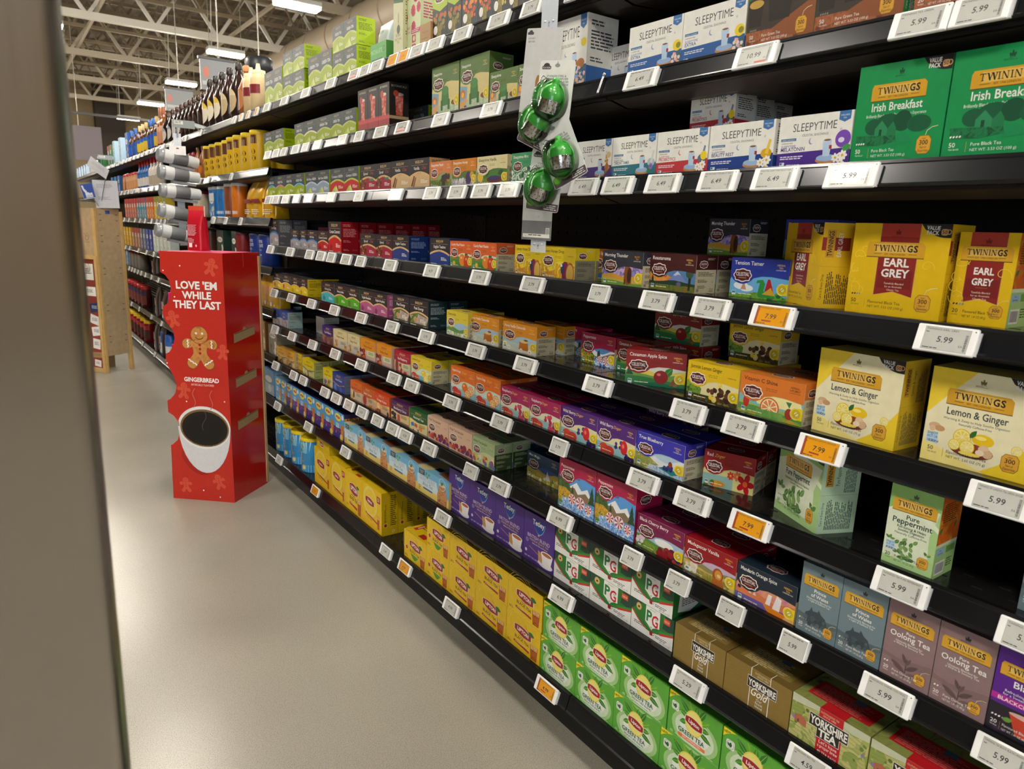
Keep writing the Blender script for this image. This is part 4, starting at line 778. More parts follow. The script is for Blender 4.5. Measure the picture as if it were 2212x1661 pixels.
light('gtur', 'Golden Turmeric', '#c4561c', '#c8ac8c', [('e', .26, .3, .16, .16, '#8a6a5a'), ('e', .26, .3, .13, .13, '#b82c2c'), ('bl', .5, .04, .9, .14, 6, .04, .05, ['#c8742c'])], 'burnt orange turmeric carton with cup', tcol='#f0e0c0', gold='#e0b87a')
light('orsp', 'Orange & Spice', '#d2451c', '#cfa888', [('slice', .3, .3, .14, '#d8762c', '#e8a04a'), ('bl', .04, .06, .5, .16, 8, .04, .06, ['#6a3a22', '#a85a2c']), ('e', .9, .12, .06, .08, '#3a2c24')], 'vermilion orange spice carton', tcol=WHITE, gold='#e8b87a', swoosh='#f0d02c', side='#c4602c')
light('blkc', 'Blackberry Citrus', '#4c1a54', '#d8c084', [('bl', .04, .1, .3, .4, 14, .04, .06, ['#1c1a24', '#34303c']), ('p', '#c83a44', [(.36, .4), (.5, .42), (.52, .1), (.36, .1)]), ('r', 0, 0, 1, .12, '#8a7a6a')], 'plum purple blackberry citrus carton', tcol=WHITE, gold='#c8a860', side='#c8a83a')
light('asst', 'Assorted Teas', '#1c5a30', '#d8cc9c', [('p', '#4a74b8', [(.08, .34), (.24, .42), (.28, .24), (.12, .2)]), ('p', '#c8442c', [(.3, .4), (.46, .36), (.44, .2), (.28, .24)]), ('p', '#e08a3a', [(.55, .34), (.74, .3), (.72, .12), (.53, .16)]), ('bl', .1, .02, .6, .12, 6, .03, .05, ['#3a5a2c', '#b83a3a', '#e8e0d0'])], 'dark green assorted teas carton', tcol=WHITE, gold='#d8b05a', swoosh='#f0d82c')

def sleep(key, low, name, lab, extra, w=142, h=88, d=66, moon='#8aa2d2', side='#dcdad2', **kw):
    design(key, w, h, d, f_sleep(w, h, low, name, '', night(*extra), moon, **kw), s_plain(d, h, side, '#4a4a50', blocks=[(0, 0, 1, .3, low)]), t_fill(w, d, '#e9e7e0'), '#e9e8e2', lab)
BOWL = lambda c, c2: [('e', .9, .34, .08, .06, c), ('p', c2, [(.88, .34), (.93, .62), (.96, .6), (.93, .32)])]
DAISY = [('flower', .83, .16, .055, '#f6f6f0', '#e0b02c'), ('flower', .92, .2, .06, '#f6f6f0', '#e0b02c'), ('flower', .9, .07, .05, '#f6f6f0', '#e0b02c')]
sleep('slpur', '#4a2c7c', '', 'white bedtime wellness carton with purple base and valerian', [('leaf', .86, .12, .2, .1, 1.4, '#5a7a2c'), ('bl', .84, .2, .94, .6, 12, .02, .03, ['#c88a3a', '#b8662c']), ('e', .92, .6, .06, .05, '#d8c08a')])
sleep('thr', '#2f7482', 'THROAT TAMER', 'white wellness carton with teal base and mortar', BOWL('#b8c4cc', '#d8dce0') + [('leaf', .82, .1, .16, .08, .8, '#3f7a4a'), ('flower', .9, .24, .05, '#8a74b8', '#6a4a98')])
sleep('prob', '#c23a44', 'PROBIOTICS', 'white wellness carton with red base and daisies', BOWL('#5a7088', '#7a8ca0') + DAISY + [('e', .93, .4, .06, .06, '#f0d42c')], moon='#d86a6a')
sleep('beau', '#1c3f8a', 'BEAUTY REST', 'white wellness carton with blue base and golden mortar', BOWL('#d8a81c', '#e8c44a') + DAISY)
sleep('mela', '#4a2a8c', 'MELATONIN', 'white wellness carton with violet base and purple flowers', [('e', .9, .5, .1, .1, '#7a4ab8'), ('e', .88, .48, .04, .03, '#e0d8f0'), ('leaf', .9, .3, .12, .08, .4, '#3f9a4a')] + DAISY, moon='#9a86d0')
sleep('ext', '#2f62a4', 'EXTRA', 'white wellness carton with blue base and valerian flowers', [('e', .92, .42, .075, .075, '#f0d42c'), ('e', .94, .42, .04, .04, '#8a8a3a'), ('bl', .84, .06, .97, .28, 18, .015, .028, ['#e8b0a8', '#f0d8c8', '#4a6a3a'])], h=98, d=70)
sleep('extbig', '#2f62a4', 'EXTRA', 'tall white wellness carton with blue base turned to show its side', [('e', .92, .62, .07, .07, '#f0d42c'), ('e', .86, .34, .1, .08, '#b8763a'), ('bl', .76, .06, .97, .3, 22, .02, .035, ['#f0c8b8', '#f4e0d8', '#5a7a44'])], w=136, h=162, d=96, bl=.3)

# tea house cartons
def crown(key, bg, title, sub, foot, lab, n=20, net='1.41 OZ (40 g)', kind='20', side=None, ribbon=None, promo=False, edge=None, **kw):
    w, h, d = (79, 140, 72) if kind == '20' else (156, 151, 78)
    design(key, w, h, d, f_crown(w, h, bg, title, sub, foot, n, net, kind=kind, **kw), s_promo(d, h) if promo else s_crown(d, h, side or bg, title[0][0] if len(title) == 1 else ' '.join(t[0] for t in title), kw.get('ink', WHITE), ribbon), t_fill(w, d, edge or bg), edge or bg, lab)
EGT = dict(ink=INK, grade=2, cresti='#7a1c1c')
def eg_over(k): return k
crown('eg50', '#e6bd14', [], [], 'Flavoured Black Tea', 'large yellow earl grey carton with red ribbon panel', 50, '3.53 OZ (100 g)', '50', band='ribbon', ribbon='#8f2622', side='#e0b518', **EGT)
crown('eg20', '#e6bd14', [], [], 'Flavoured Black Tea', 'slim yellow earl grey carton with red ribbon panel', 20, band='ribbon', promo=True, **EGT)
for k, (w, h, hh, y) in {'eg50': (156, 151, 12.5, .54), 'eg20': (79, 140, 10, .55)}.items():
    base = DS[k]['f']
    def fn(base=base, w=w, h=h, hh=hh, y=y):
        a = base(); cx = w * .5
        a.text('EARL', cx, y * h, hh, WHITE, w=w * .34, bold=.03); a.text('GREY', cx, (y - .115) * h, hh, WHITE, w=w * .36, bold=.03)
        for i, t in enumerate(('Tastefully Blended', 'for an Aromatic', 'Classic Tea')): a.text(t, cx, h * (.345 - .035 * i), h * .02, '#f0dcc8', w=w * .32)
        return a
    DS[k]['f'] = fn
DS['eg50']['s'] = s_crown(78, 151, '#e0b518', 'EARL GREY', INK, '#8f2622')
LEMON = [('p', '#f2d23a', [(0, 1), (.42, 1), (.16, .7), (0, .5)]), ('p', '#f0cf2e', [(1, .45), (1, 0), (.55, 0), (.72, .12), (.9, .3)]), ('p', '#f6e48a', [(0, .22), (.5, .04), (.62, 0), (0, 0)])]
PLATE = [('e', .47, .2, .2, .075, '#7a2f20'), ('e', .47, .215, .185, .06, '#934030'), ('e', .1, .38, .06, .035, '#d8b088'), ('e', .15, .36, .05, .03, '#c89a70'), ('e', .08, .35, .03, .03, '#e0c09a'), ('e', .56, .33, .1, .06, '#ecc518'), ('e', .54, .35, .05, .02, '#f8e47a'), ('slice', .37, .32, .085, '#e8c81e', '#f2da4a'), ('leaf', .44, .33, .1, .05, 1.0, '#2f6a2c'), ('slice', .43, .23, .07, '#eccf24', '#f4e06a'), ('slice', .31, .23, .055, '#eccf24', '#f4e06a'), ('e', .58, .24, .05, .045, '#e2c6a2'), ('e', .62, .2, .045, .04, '#d8b48c'), ('e', .55, .2, .04, .03, '#ecd8ba'), ('e', .46, .165, .1, .02, '#ecd45a'), ('slice', .86, .3, .05, '#f0d23a', '#f4e27a'), ('p', '#bcdcf0', [(.04, .3), (.14, .32), (.15, .19), (.03, .2)])]
crown('lg50', '#efe7c0', [('Lemon & Ginger', .53, 11)], [('Warming & Zesty to Help Soothe Digestion', .475, 3.6), ('Naturally Caffeine-Free', .435, 3.4)], 'Flavoured Herbal Tea', 'large pale yellow lemon ginger carton with lemons on plate', 50, '2.65 OZ (75 g)', '50', ink='#33434a', under=LEMON, over=PLATE, side='#d9b62c', edge='#e8cf6a', cresti='#6a6438')
HERBS = [('leaf', .1, .33, .1, .06, 1.2, '#5a8a3a', '#8ab05a'), ('leaf', .1, .33, .1, .05, 2.4, '#4a7a34'), ('leaf', .12, .33, .1, .05, .2, '#6a9a44')] + [('leaf', .3 + .055 * (i % 6), .14 + .05 * ((i * 7) % 5), .13, .075, (i * 1.9) % 6.28, ('#4f7f3c', '#6f9a52', '#3f6a34', '#86ab62')[i % 4], '#a8c488') for i in range(22)] + [('leaf', .86, .26, .1, .06, .6, '#5a8a44'), ('leaf', .86, .26, .1, .06, 2.2, '#4f7f3c')]
MIST = [('p', '#8fbf6c', [(0, 1), (1, 1), (1, .8), (.5, .86), (0, .7)]), ('p', '#a9cf8c', [(1, .85), (1, 0), (.9, 0), (.85, .5)]), ('p', '#a9cf8c', [(0, .12), (1, .1), (1, 0), (0, 0)]), ('p', '#dfe8cf', [(0, .6), (.6, .8), (1, .62), (1, .56), (.6, .72), (0, .5)])]
crown('pep20', '#dce6cc', [('Pure', .615, 7.5), ('Peppermint', .55, 9)], [('Refreshing & Helps', .5, 4), ('Soothe Digestion', .462, 4), ('Naturally Caffeine-Free', .42, 3.6)], 'Pure Herbal Tea', 'slim pale green peppermint leaf carton on an empty stretch of shelf', ink='#2c4440', under=MIST, over=HERBS + [('p', '#bcdcf0', [(.06, .3), (.22, .32), (.24, .2), (.05, .2)])], promo=True, edge='#b9d39a', cresti='#4a5a44')
crown('pep50', '#dce6cc', [('Pure Peppermint', .54, 11)], [('Refreshing & Helps Soothe Digestion', .48, 4), ('Naturally Caffeine-Free', .44, 3.6)], 'Pure Herbal Tea', 'large pale green peppermint leaf carton turned at an angle', 50, '3.53 OZ (100 g)', '50', ink='#2c4440', under=MIST, over=HERBS, side='#b4d0b2', edge='#b9d3b4', cresti='#4a5a44')
FARM = [('e', .4, .4, .14, .1, '#0f5a3a'), ('e', .56, .42, .1, .1, '#0c4f34'), ('e', .24, .38, .1, .08, '#0f5a3a'), ('e', .74, .38, .13, .08, '#0f5a3a'), ('p', '#2a8a5a', [(.26, .28), (.26, .36), (.33, .44), (.4, .36), (.4, .28)]), ('p', '#1f7a4c', [(.4, .28), (.4, .35), (.46, .42), (.5, .35), (.5, .28)]), ('r', .31, .28, .34, .35, '#0c4a30'), ('p', '#128a52', [(.5, .3), (.62, .3), (.7, .2), (.5, .18)]), ('p', 'paint:#0f5a3a,#1a7a4a,#0c4a30:90', [(.05, .3), (.5, .28), (.52, .22), (.3, .19), (.06, .2)])]
crown('irish', '#0d9150', [('Irish Breakfast', .535, 12)], [('Brilliantly Blended for a Bold & Robust Experience', .475, 4.4)], 'Pure Black Tea', 'large emerald green irish breakfast carton with farmhouse', 50, '3.53 OZ (100 g)', '50', over=FARM, grade=4, cresti='#0a4a30', edge='#0a8046')
BAMBOO = [('r', 0, 0, 1, .62, '#3f3630'), ('p', '#2f8a44', [(.0, 1), (1, 1), (1, .62), (.6, .7), (0, .55)]), ('r', 0, .0, 1, .2, 'paint:#8a4a2c,#a8623c,#6a3420:40'), ('p', '#8f5230', [(.4, .2), (1, .45), (1, .05), (.5, .1)]), ('p', '#2c2624', [(.3, .62), (.68, .62), (.64, .28), (.34, .28)]), ('e', .49, .62, .19, .07, '#2c2624'), ('e', .49, .62, .165, .052, '#c8a04a'), ('p', '#2c2624', [(.02, .5), (.24, .5), (.22, .25), (.04, .25)]), ('e', .13, .5, .11, .045, '#c8a04a'), ('leaf', .8, .5, .2, .12, 1.2, '#3f8a34')]
crown('green50', '#2f8a44', [('Green Tea', .56, 12)], [('Gently Blended', .5, 4)], 'Pure Green Tea', 'large green tea carton with dark cups on bamboo', 50, '3.53 OZ (100 g)', '50', over=BAMBOO, edge='#2a7c3c')
crown('green20', '#2f8a44', [('Green Tea', .58, 9)], [], 'Pure Green Tea', 'slim green tea carton with dark cups on bamboo', over=BAMBOO, edge='#2a7c3c')
CAST = [('hill', .3, .02, '#54666e'), ('hill', .22, .02, '#5f727a'), ('p', '#3c4a50', [(.16, .2), (.2, .32), (.3, .36), (.34, .42), (.38, .37), (.5, .38), (.52, .42), (.6, .36), (.7, .33), (.78, .22), (.6, .18)]), ('bl', .16, .18, .8, .28, 16, .03, .06, ['#46565c', '#34424a', '#54646c']), ('hill', .15, .01, '#6c8088')]
crown('pow', '#71868f', [('Prince', .628, 6.5), ('of Wales', .563, 6.5)], [('Distinctively Blended for', .52, 3.4), ('a Light & Refined Tea', .49, 3.4)], 'Pure Black Tea', 'slim blue grey tea carton with ruined castle', over=CAST, grade=1, edge='#7d929a')
PLANT = [('hill', .34, .03, '#82686a'), ('hill', .26, .02, '#8f7476'), ('p', '#5a4648', [(.485, .08), (.5, .34), (.52, .34), (.51, .08)]), ('leaf', .5, .16, .36, .12, 2.6, '#6a5456', '#4a3a3c'), ('leaf', .5, .2, .3, .1, .6, '#604c4e', '#4a3a3c'), ('leaf', .5, .26, .2, .07, 1.1, '#6a5456'), ('leaf', .5, .28, .22, .07, 2.0, '#604c4e'), ('leaf', .51, .14, .26, .1, .25, '#745c5e')]
crown('ool', '#907578', [('Pure', .635, 5), ('Oolong Tea', .57, 9.5)], [('Uniquely Blended for', .515, 3.4), ('a Warm & Savoury Tea', .485, 3.4)], 'Pure Oolong Tea', 'slim mauve oolong carton with tea sprig', over=PLANT, grade=2, edge='#84696c')
crown('bcur', '#5a2290', [('Black', .6, 10)], [('Refreshingly Blended', .52, 4), ('for a Sweet & Juicy Tea', .48, 4)], 'Flavoured Black Tea', 'slim purple blackcurrant carton with red tea in glass', over=[('r', 0, 0, 1, .36, '#26202c'), ('p', '#b8289a', [(0, .47), (1, .47), (1, .4), (0, .4)]), ('p', '#c8402c', [(.32, .3), (.9, .3), (.76, .08), (.46, .08)]), ('e', .61, .31, .3, .05, '#d8b0a8'), ('bl', .1, .06, .34, .22, 12, .04, .06, ['#1c1420', '#3a2440']), ('leaf', .24, .2, .16, .1, .4, '#6a9a3c')], grade=3, edge='#4a1c7a')
b0 = DS['bcur']['f']; DS['bcur']['f'] = lambda: (lambda a: (a.text('BLACKCURRANT', 40, 57.5, 5.6, WHITE, w=70, bold=.01), a)[-1])(b0())
b1 = DS['pep20']['f']; DS['pep20']['f'] = lambda: (lambda a: ([a.text(t, 11, y, 3.2, '#2c5a9a', w=13, bold=.01) for t, y in (('ENJOY', 39), ('HOT OR', 34.5), ('ICED!', 29.5))], a)[-1])(b1())
b2 = DS['lg50']['f']; DS['lg50']['f'] = lambda: (lambda a: ([a.text(t, 14.5, y, 4, '#2c5a9a', w=16, bold=.01) for t, y in (('ENJOY', 43), ('HOT OR', 37.5), ('ICED!', 31))], a)[-1])(b2())

# everyday teas
def t_lines(w, d, bg, ink, red=None):
    def fn():
        a = Art(); a.rect(0, 0, w, d, bg); a.fine(w * .15, d * .8, w * .85, 4, d * .09, ink, 5)
        if red: a.rect(w * .1, d * .25, w * .22, d * .75, red); a.text('1', w * .16, d * .38, d * .22, WHITE, bold=.03); a.rect(w * .5, d * .1, w * .75, d * .3, red)
        return a
    return fn
def s_yellow(d, h):
    def fn():
        a = Art(); a.rect(0, 0, d, h, '#cfae12'); a.rect(d * .47, 0, d * .48, h, '#b89a10'); a.fine(d * .54, h * .92, d * .94, 16, h * .045, '#5a4808', 4); a.fine(d * .18, h * .8, d * .18 + h * .5, 2, d * .06, '#6a560c', 6, True)
        a.ell(d * .24, h * .24, d * .13, d * .13, '#e8d060'); a.ell(d * .24, h * .24, d * .09, d * .1, '#a51d26'); a.ring(d * .72, h * .08, 6, 1.2, WHITE); return a
    return fn
design('yel', 170, 112, 120, f_yellow(170, 112), s_yellow(120, 112), t_lines(170, 120, '#e0bc14', '#6a560c', '#b8242a'), '#e0bc14', 'yellow iced black tea carton')
design('yeld', 170, 112, 120, f_yellow(170, 112, True), s_yellow(120, 112), t_lines(170, 120, '#e0bc14', '#6a560c', '#b8242a'), '#e0bc14', 'yellow decaf black tea carton with green flash')
design('yelt', 185, 184, 72, f_yellow(185, 184, tall=True), s_yellow(72, 184), t_lines(185, 72, '#e6c21a', '#6a560c'), '#e6c21a', 'tall yellow family tea carton with sunburst')
design('yelb', 180, 180, 72, f_yellow(180, 180), s_yellow(72, 180), t_lines(180, 72, '#e6c21a', '#6a560c', '#b8242a'), '#e6c21a', 'tall yellow family tea carton with leaf emblem')
design('yelf', 150, 62, 110, lambda: (lambda a: (a.rect(0, 0, 150, 62, '#dcc01c'), a.ell(60, 32, 22, 22, '#f0dc5c'), lozenge(a, 60, 32, 22, 10, 'Lipton'), a.fine(20, 14, 80, 1, 4, '#7a6410'), a)[-1])(Art()), lambda: (lambda a: (a.rect(0, 0, 110, 62, '#cfb41a'), a.text('TEA', 72, 34, 14, '#6a5c10', w=50, bold=.02, rot=math.pi), a.fine(20, 58, 90, 2, 5, '#8a7a18'), a)[-1])(Art()), t_lines(150, 110, '#d8bc1c', '#8a7a18'), '#d8bc1c', 'flat yellow tea carton lying')
design('grn', 157, 109, 120, f_green(157, 109), s_plain(120, 109, '#4a9a34', '#c8e8b0'), t_fill(157, 120, '#55a634'), '#55a634', 'green tea carton with leaf burst')
design('grnd', 157, 109, 120, f_green(157, 109, True), s_plain(120, 109, '#4a9a34', '#c8e8b0'), t_fill(157, 120, '#55a634'), '#55a634', 'decaf green tea carton with orange stripe')
design('pg', 146, 77, 120, f_pg(146, 77), lambda: (lambda a: (a.rect(0, 0, 120, 77, '#2a6a34'), a.poly([(18, 12), (60, 4), (88, 16), (92, 62), (22, 62)], '#e2e2dc'), a.fine(30, 56, 82, 7, 5, '#6a6a66'), a)[-1])(Art()), t_fill(146, 120, '#1f4a2c'), '#1f4a2c', 'green and white british tea carton')
design('tet', 140, 148, 90, f_purple(140, 148), s_plain(90, 148, '#43247c', '#a894d0'), t_fill(140, 90, '#3c2070'), '#3f2276', 'purple british blend tea carton with white cup')
design('yg', 153, 90, 130, f_york(153, 90), lambda: (lambda a: (a.rect(0, 0, 130, 90, '#8a7038:r.35:m.35'), a)[-1])(Art()), t_york(153, 130), '#8a7038:r.35:m.35', 'matt gold tea carton with black name plate')
design('yt', 158, 92, 130, f_york(158, 92, False), lambda: (lambda a: (a.rect(0, 0, 130, 92, 'paint:#8f9a50,#b0b068,#6f7a3c:24'), a)[-1])(Art()), t_york(158, 130, False), '#b8b47a', 'countryside tea carton with broad red stripe')
design('cold', 225, 95, 110, f_cold(225, 95), s_plain(110, 95, '#e0c87a', '#7a6a3a'), lambda: (lambda a: (a.rect(0, 0, 225, 110, '#7ab4d4'), a.poly([(0, 0), (60, 0), (110, 110), (0, 110)], '#d8c48a'), a.rect(70, 30, 110, 55, '#2c3238'), a.poly([(120, 20), (215, 10), (215, 60), (130, 70)], '#8a5230'), a.text('COLD BREW', 150, 78, 12, '#e8eef2', w=100), a)[-1])(Art()), '#8fbcd4', 'sky blue cold brew carton with glass pitcher')
design('brew', 115, 124, 90, f_brew(115, 124), lambda: (lambda a: (a.rect(0, 0, 90, 124, 'paint:#a8621c,#d8a04a,#6a3410,#e8c07a:40'), a.rect(0, 105, 90, 124, '#3a2c60'), a)[-1])(Art()), t_fill(115, 90, '#2c2a60'), '#3a80b8', 'blue cold brew tea carton with violet base')
design('brewl', 115, 124, 90, f_brew(115, 124, False), s_plain(90, 124, '#6aa8d0', '#3a5a7a'), t_fill(115, 90, '#8ab8d0'), '#6aa8d0', 'light blue iced tea carton')
design('blufar', 150, 140, 90, lambda: (lambda a: (a.rect(0, 0, 150, 140, '#6a9ac8'), a.rect(0, 0, 150, 60, '#a8c4dc'), a.ell(75, 84, 50, 18, '#e0e8f0'), a.ell(90, 34, 26, 22, '#d8e4ec'), a)[-1])(Art()), s_plain(90, 140, '#7aa4cc', '#d0dce8'), t_fill(150, 90, '#5a8abc'), '#6a9ac8', 'pale blue powdered tea carton')
# oddments on the upper shelves
def glassart(w, h, low, edge):
    def fn():
        a = Art(); a.rect(0, 0, w, h, '#2c2826'); a.rect(0, 0, w, h * .3, low); a.text('BOTANICALS', w * .5, h * .9, h * .045, '#d8d0c4', w=w * .85)
        a.poly([(w * .3, h * .74), (w * .72, h * .74), (w * .68, h * .28), (w * .34, h * .28)], 'paint:#b83a34,#d86a5c,#e8a898:60'); a.ell(w * .51, h * .75, w * .22, h * .035, '#e0d4cc'); a.ell(w * .34, h * .76, w * .14, w * .14, '#c84a3c'); a.ell(w * .5, h * .05, w * .4, h * .05, '#8a5a4a'); a.rect(0, h * .2, w, h * .27, edge)
        return a
    return fn
design('bot', 89, 150, 75, glassart(89, 150, '#a8343c', '#c84a50'), glassart(75, 150, '#3a2420', '#c8b088'), t_fill(89, 75, '#2c2826'), '#2c2826', 'black botanicals carton with red iced drink')
design('latte', 130, 68, 60, lambda: (lambda a: (a.rect(0, 0, 130, 68, '#5aa858'), a.text('MATCHA LATTE', 52, 34, 15, '#a8dc98', w=90), a.ring(110, 44, 9, 2.5, '#2c5a4a'), a.rect(10, 12, 100, 18, '#2f6a50'), a)[-1])(Art()), s_plain(60, 68, '#3f8a3c', '#3f8a3c'), t_fill(130, 60, '#6ab864'), '#5aa858', 'green matcha latte tray carton')
design('boba', 72, 180, 80, lambda: (lambda a: (a.rect(0, 0, 72, 180, '#c8c8a0'), a.poly([(0, 180), (72, 180), (72, 160), (0, 170)], '#2c5a30'), a.ell(38, 120, 6, 16, '#a8a880'), a.ell(38, 84, 12, 14, '#4a5a44'), a.rect(36, 80, 39, 110, '#4a5a44'), a.text('BOBA', 36, 62, 9, '#5a6a3c', w=48), a.text('MATCHA', 36, 50, 8, '#5a6a3c', w=52), a.text('TEA', 36, 40, 8, '#5a6a3c'), a)[-1])(Art()), s_plain(80, 180, '#b8b890', '#5a6a3c'), t_fill(72, 80, '#c8c8a0'), '#c8c8a0', 'slim khaki boba tea carton')
design('berry', 150, 190, 90, lambda: (lambda a: (a.rect(0, 0, 150, 190, '#cdd8ac'), a.poly([(0, 190), (60, 190), (50, 165), (10, 175)], '#b02a5a'), [a.flower if 0 else scene_shapes(a, [('flower', x, y, r, '#c0305c', '#a01c48', 11)], 150, 190, 1) for x, y, r in ((.75, .9, .14), (.6, .68, .12), (.9, .7, .11), (.2, .6, .1), (.62, .42, .12))], a.rect(75, 60, 150, 72, '#b02a5a'), a.fine(80, 70, 145, 2, 5, '#e8c8d0'), a.text('STRAWBERRY', 38, 76, 8, '#b83a62', w=60), a.text('MATCHA', 38, 64, 8, '#b83a62', w=50), a.rrect(80, 32, 112, 56, 5, '#c0305c'), a.ell(96, 44, 9, 8, '#cdd8ac'), a.rrect(80, 4, 112, 28, 5, '#c0305c'), a.ell(96, 16, 9, 8, '#cdd8ac'), a)[-1])(Art()), s_plain(90, 190, '#b9c498', '#a83a5a'), t_fill(150, 90, '#cdd8ac'), '#cdd8ac', 'tall pale green carton with pink flowers')
design('kraft', 70, 62, 50, lambda: (lambda a: (a.rect(0, 0, 70, 62, '#a8814e'), a.text('MATCHA', 36, 34, 6, '#6a4c28', w=40), a.fine(12, 20, 56, 1, 4, '#6a4c28'), a)[-1])(Art()), s_plain(50, 62, '#9a744a', '#6a4c28'), t_fill(70, 50, '#b08a58'), '#a8814e', 'small kraft brown carton')
def f_vine(w, h, base, acc):
    def fn():
        a = Art(); a.rect(0, 0, w, h, base); a.poly([(0, h), (w, h), (w, h * .62), (w * .5, h * .55), (0, h * .66)], '#a8c02c'); oval_logo(a, w * .5, h * .78, w * .33, h * .075)
        a.blobs(w * .1, h * .2, w * .9, h * .5, 20, 4, 9, acc, 3); a.rect(w * .3, h * .04, w * .6, h * .3, 'paint:#6a5a24,#8a7a34,#4a3c18:60'); a.ell(w * .22, h * .22, w * .14, w * .14, '#e8e8e0'); return a
    return fn
for k, b, acc, l in (('vine', '#26302c', ['#7a6a24', '#c85a2c', '#8a8a3a'], 'black and lime tea carton with gnarled tree'), ('vint', '#2a3640', ['#d8602c', '#e08a3a', '#b84a24'], 'slate tea carton with orange flowers'), ('vinb', '#30343a', ['#c8b85a', '#8a9a4a', '#e0d08a'], 'dark tea carton with pale blossoms')):
    design(k, 89, 150, 70, f_vine(89, 150, b, acc), s_plain(70, 150, b, '#8a8a80'), t_fill(89, 70, '#a8c02c'), b, l)

# ------------------------------------------------------------------ the building
def floor_material():
    mt = bpy.data.materials.new('polished_concrete'); mt.use_nodes = True; nt = mt.node_tree; nd = nt.nodes; lk = nt.links; b = nd['Principled BSDF']
    tc = nd.new('ShaderNodeTexCoord'); _mats['floor'] = mt
    def noise(s, d, dist=0):
        n = nd.new('ShaderNodeTexNoise'); n.inputs['Scale'].default_value = s; n.inputs['Detail'].default_value = d; n.inputs['Distortion'].default_value = dist; lk.new(tc.outputs['Object'], n.inputs['Vector']); return n
    def ramp(src, stops):
        r = nd.new('ShaderNodeValToRGB'); lk.new(src, r.inputs['Fac']); e = r.color_ramp.elements
        while len(e) < len(stops): e.new(.5)
        for i, (p, c) in enumerate(stops): e[i].position = p; e[i].color = (*lin(c), 1)
        return r
    big = ramp(noise(1.6, 6).outputs['Fac'], [(.25, '#837f76'), (.5, '#88847a'), (.75, '#8d887d')])
    spk = ramp(noise(420, 2).outputs['Fac'], [(.36, '#6e6a62'), (.46, '#ffffff'), (.6, '#ffffff'), (.72, '#ffffff')])
    mx = nd.new('ShaderNodeMixRGB'); mx.blend_type = 'MULTIPLY'; mx.inputs[0].default_value = .55; lk.new(big.outputs['Color'], mx.inputs[1]); lk.new(spk.outputs['Color'], mx.inputs[2])
    lk.new(mx.outputs['Color'], b.inputs['Base Color'])
    rr = nd.new('ShaderNodeMapRange'); lk.new(noise(2, 2).outputs['Fac'], rr.inputs['Value']); rr.inputs['To Min'].default_value = .23; rr.inputs['To Max'].default_value = .29
    lk.new(rr.outputs['Result'], b.inputs['Roughness']); b.inputs['Specular IOR Level'].default_value = .3
    return mt
floor_material()
FX0, FX1, FY0, FY1, CEIL = -12., 16., -9., 33., EYE + 5.1
m_ = MB(); m_.box((FX0, FY0, -.1), (FX1, FY1, 0), 'floor'); structure(m_.build('floor'))
TAUPE = '#6f6353:r.6'; WALLC = '#94805f:r.7'
# ribbed steel roof deck
m_ = MB(); n = 120; pts = []
x = FX0
while x < FX1:
    pts += [(x, 0), (x + .11, 0), (x + .14, .05), (x + .25, .05)]; x += .28
vs = [(px_, y, CEIL + z) for px_, z in pts for y in (FY0, FY1)]
m_.add(vs, [(2 * i, 2 * i + 2, 2 * i + 3, 2 * i + 1) for i in range(len(pts) - 1)], TAUPE)
m_.box((FX0, FY0, CEIL + .06), (FX1, FY1, CEIL + .1), TAUPE); structure(m_.build('ceiling'))
for nm, a_, b_ in (('wall_back', (FX0, FY1, 0), (FX1, FY1 + .1, CEIL)), ('wall_right', (FX1, FY0, 0), (FX1 + .1, FY1, CEIL)), ('wall_left', (FX0 - .1, FY0, 0), (FX0, FY1, CEIL)), ('wall_front', (FX0, FY0 - .1, 0), (FX1, FY0, CEIL))):
    m_ = MB(); m_.box(a_, b_, WALLC); structure(m_.build(nm))
m_ = MB(); m_.box((3.6, FY1 - .5, 0), (4.6, FY1, CEIL), '#3a3026:r.7'); structure(m_.build('trim_1'))
# bar joists across the aisle, girders with zig-zag webs
def truss(p, q, depth, n, key, ch=.07, wb=.035):
    b = MB(); p, q = Vector(p), Vector(q); up = Vector((0, 0, depth))
    b.bar(p, q, ch, ch, key); b.bar(p + up, q + up, ch, ch, key)
    for i in range(n):
        a_ = p.lerp(q, i / n); c_ = p.lerp(q, (i + .5) / n) + up; e_ = p.lerp(q, (i + 1) / n); b.bar(a_, c_, wb, wb, key); b.bar(c_, e_, wb, wb, key)
    return b
ORD = ['first', 'second', 'third', 'fourth', 'fifth', 'sixth', 'seventh', 'eighth', 'ninth', 'tenth', 'eleventh', 'twelfth', 'thirteenth', 'fourteenth', 'fifteenth', 'sixteenth']
jm = truss((FX0, 0, 0), (FX1, 0, 0), .62, 40, '#85775f:r.55').mesh('roof_joist')
for i in range(17):
    o = bpy.data.objects.new('roof_joist', jm); COL.objects.link(o); o.location = (0, 4.4 + i * 1.65, CEIL - .7)
    tag(o, 'taupe zigzag roof joist across the store, %s from the white girder' % ORD[i] if i < 16 else 'taupe zigzag roof joist against the far wall', 'roof beam', 'roof joists under the deck')
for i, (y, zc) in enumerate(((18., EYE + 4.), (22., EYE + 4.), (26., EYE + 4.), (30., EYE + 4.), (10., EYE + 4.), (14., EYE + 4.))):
    o = truss((FX0, y, zc), (FX1, y, zc), .95, 22, ('#d6d2c8:r.45' if i == 0 else '#aaa08e:r.5'), .14, .07).build('roof_girder')  # same paint on all; first girder's colour lightened to stand for lamp light
    tag(o, 'white steel roof girder across the aisles, ' + ('coloured brighter as if lit by the lamps', 'second bright one beyond it', 'third one before the far wall', 'last one before the far wall', 'one overhead near the camera', 'one behind the bright girder')[i], 'roof beam')
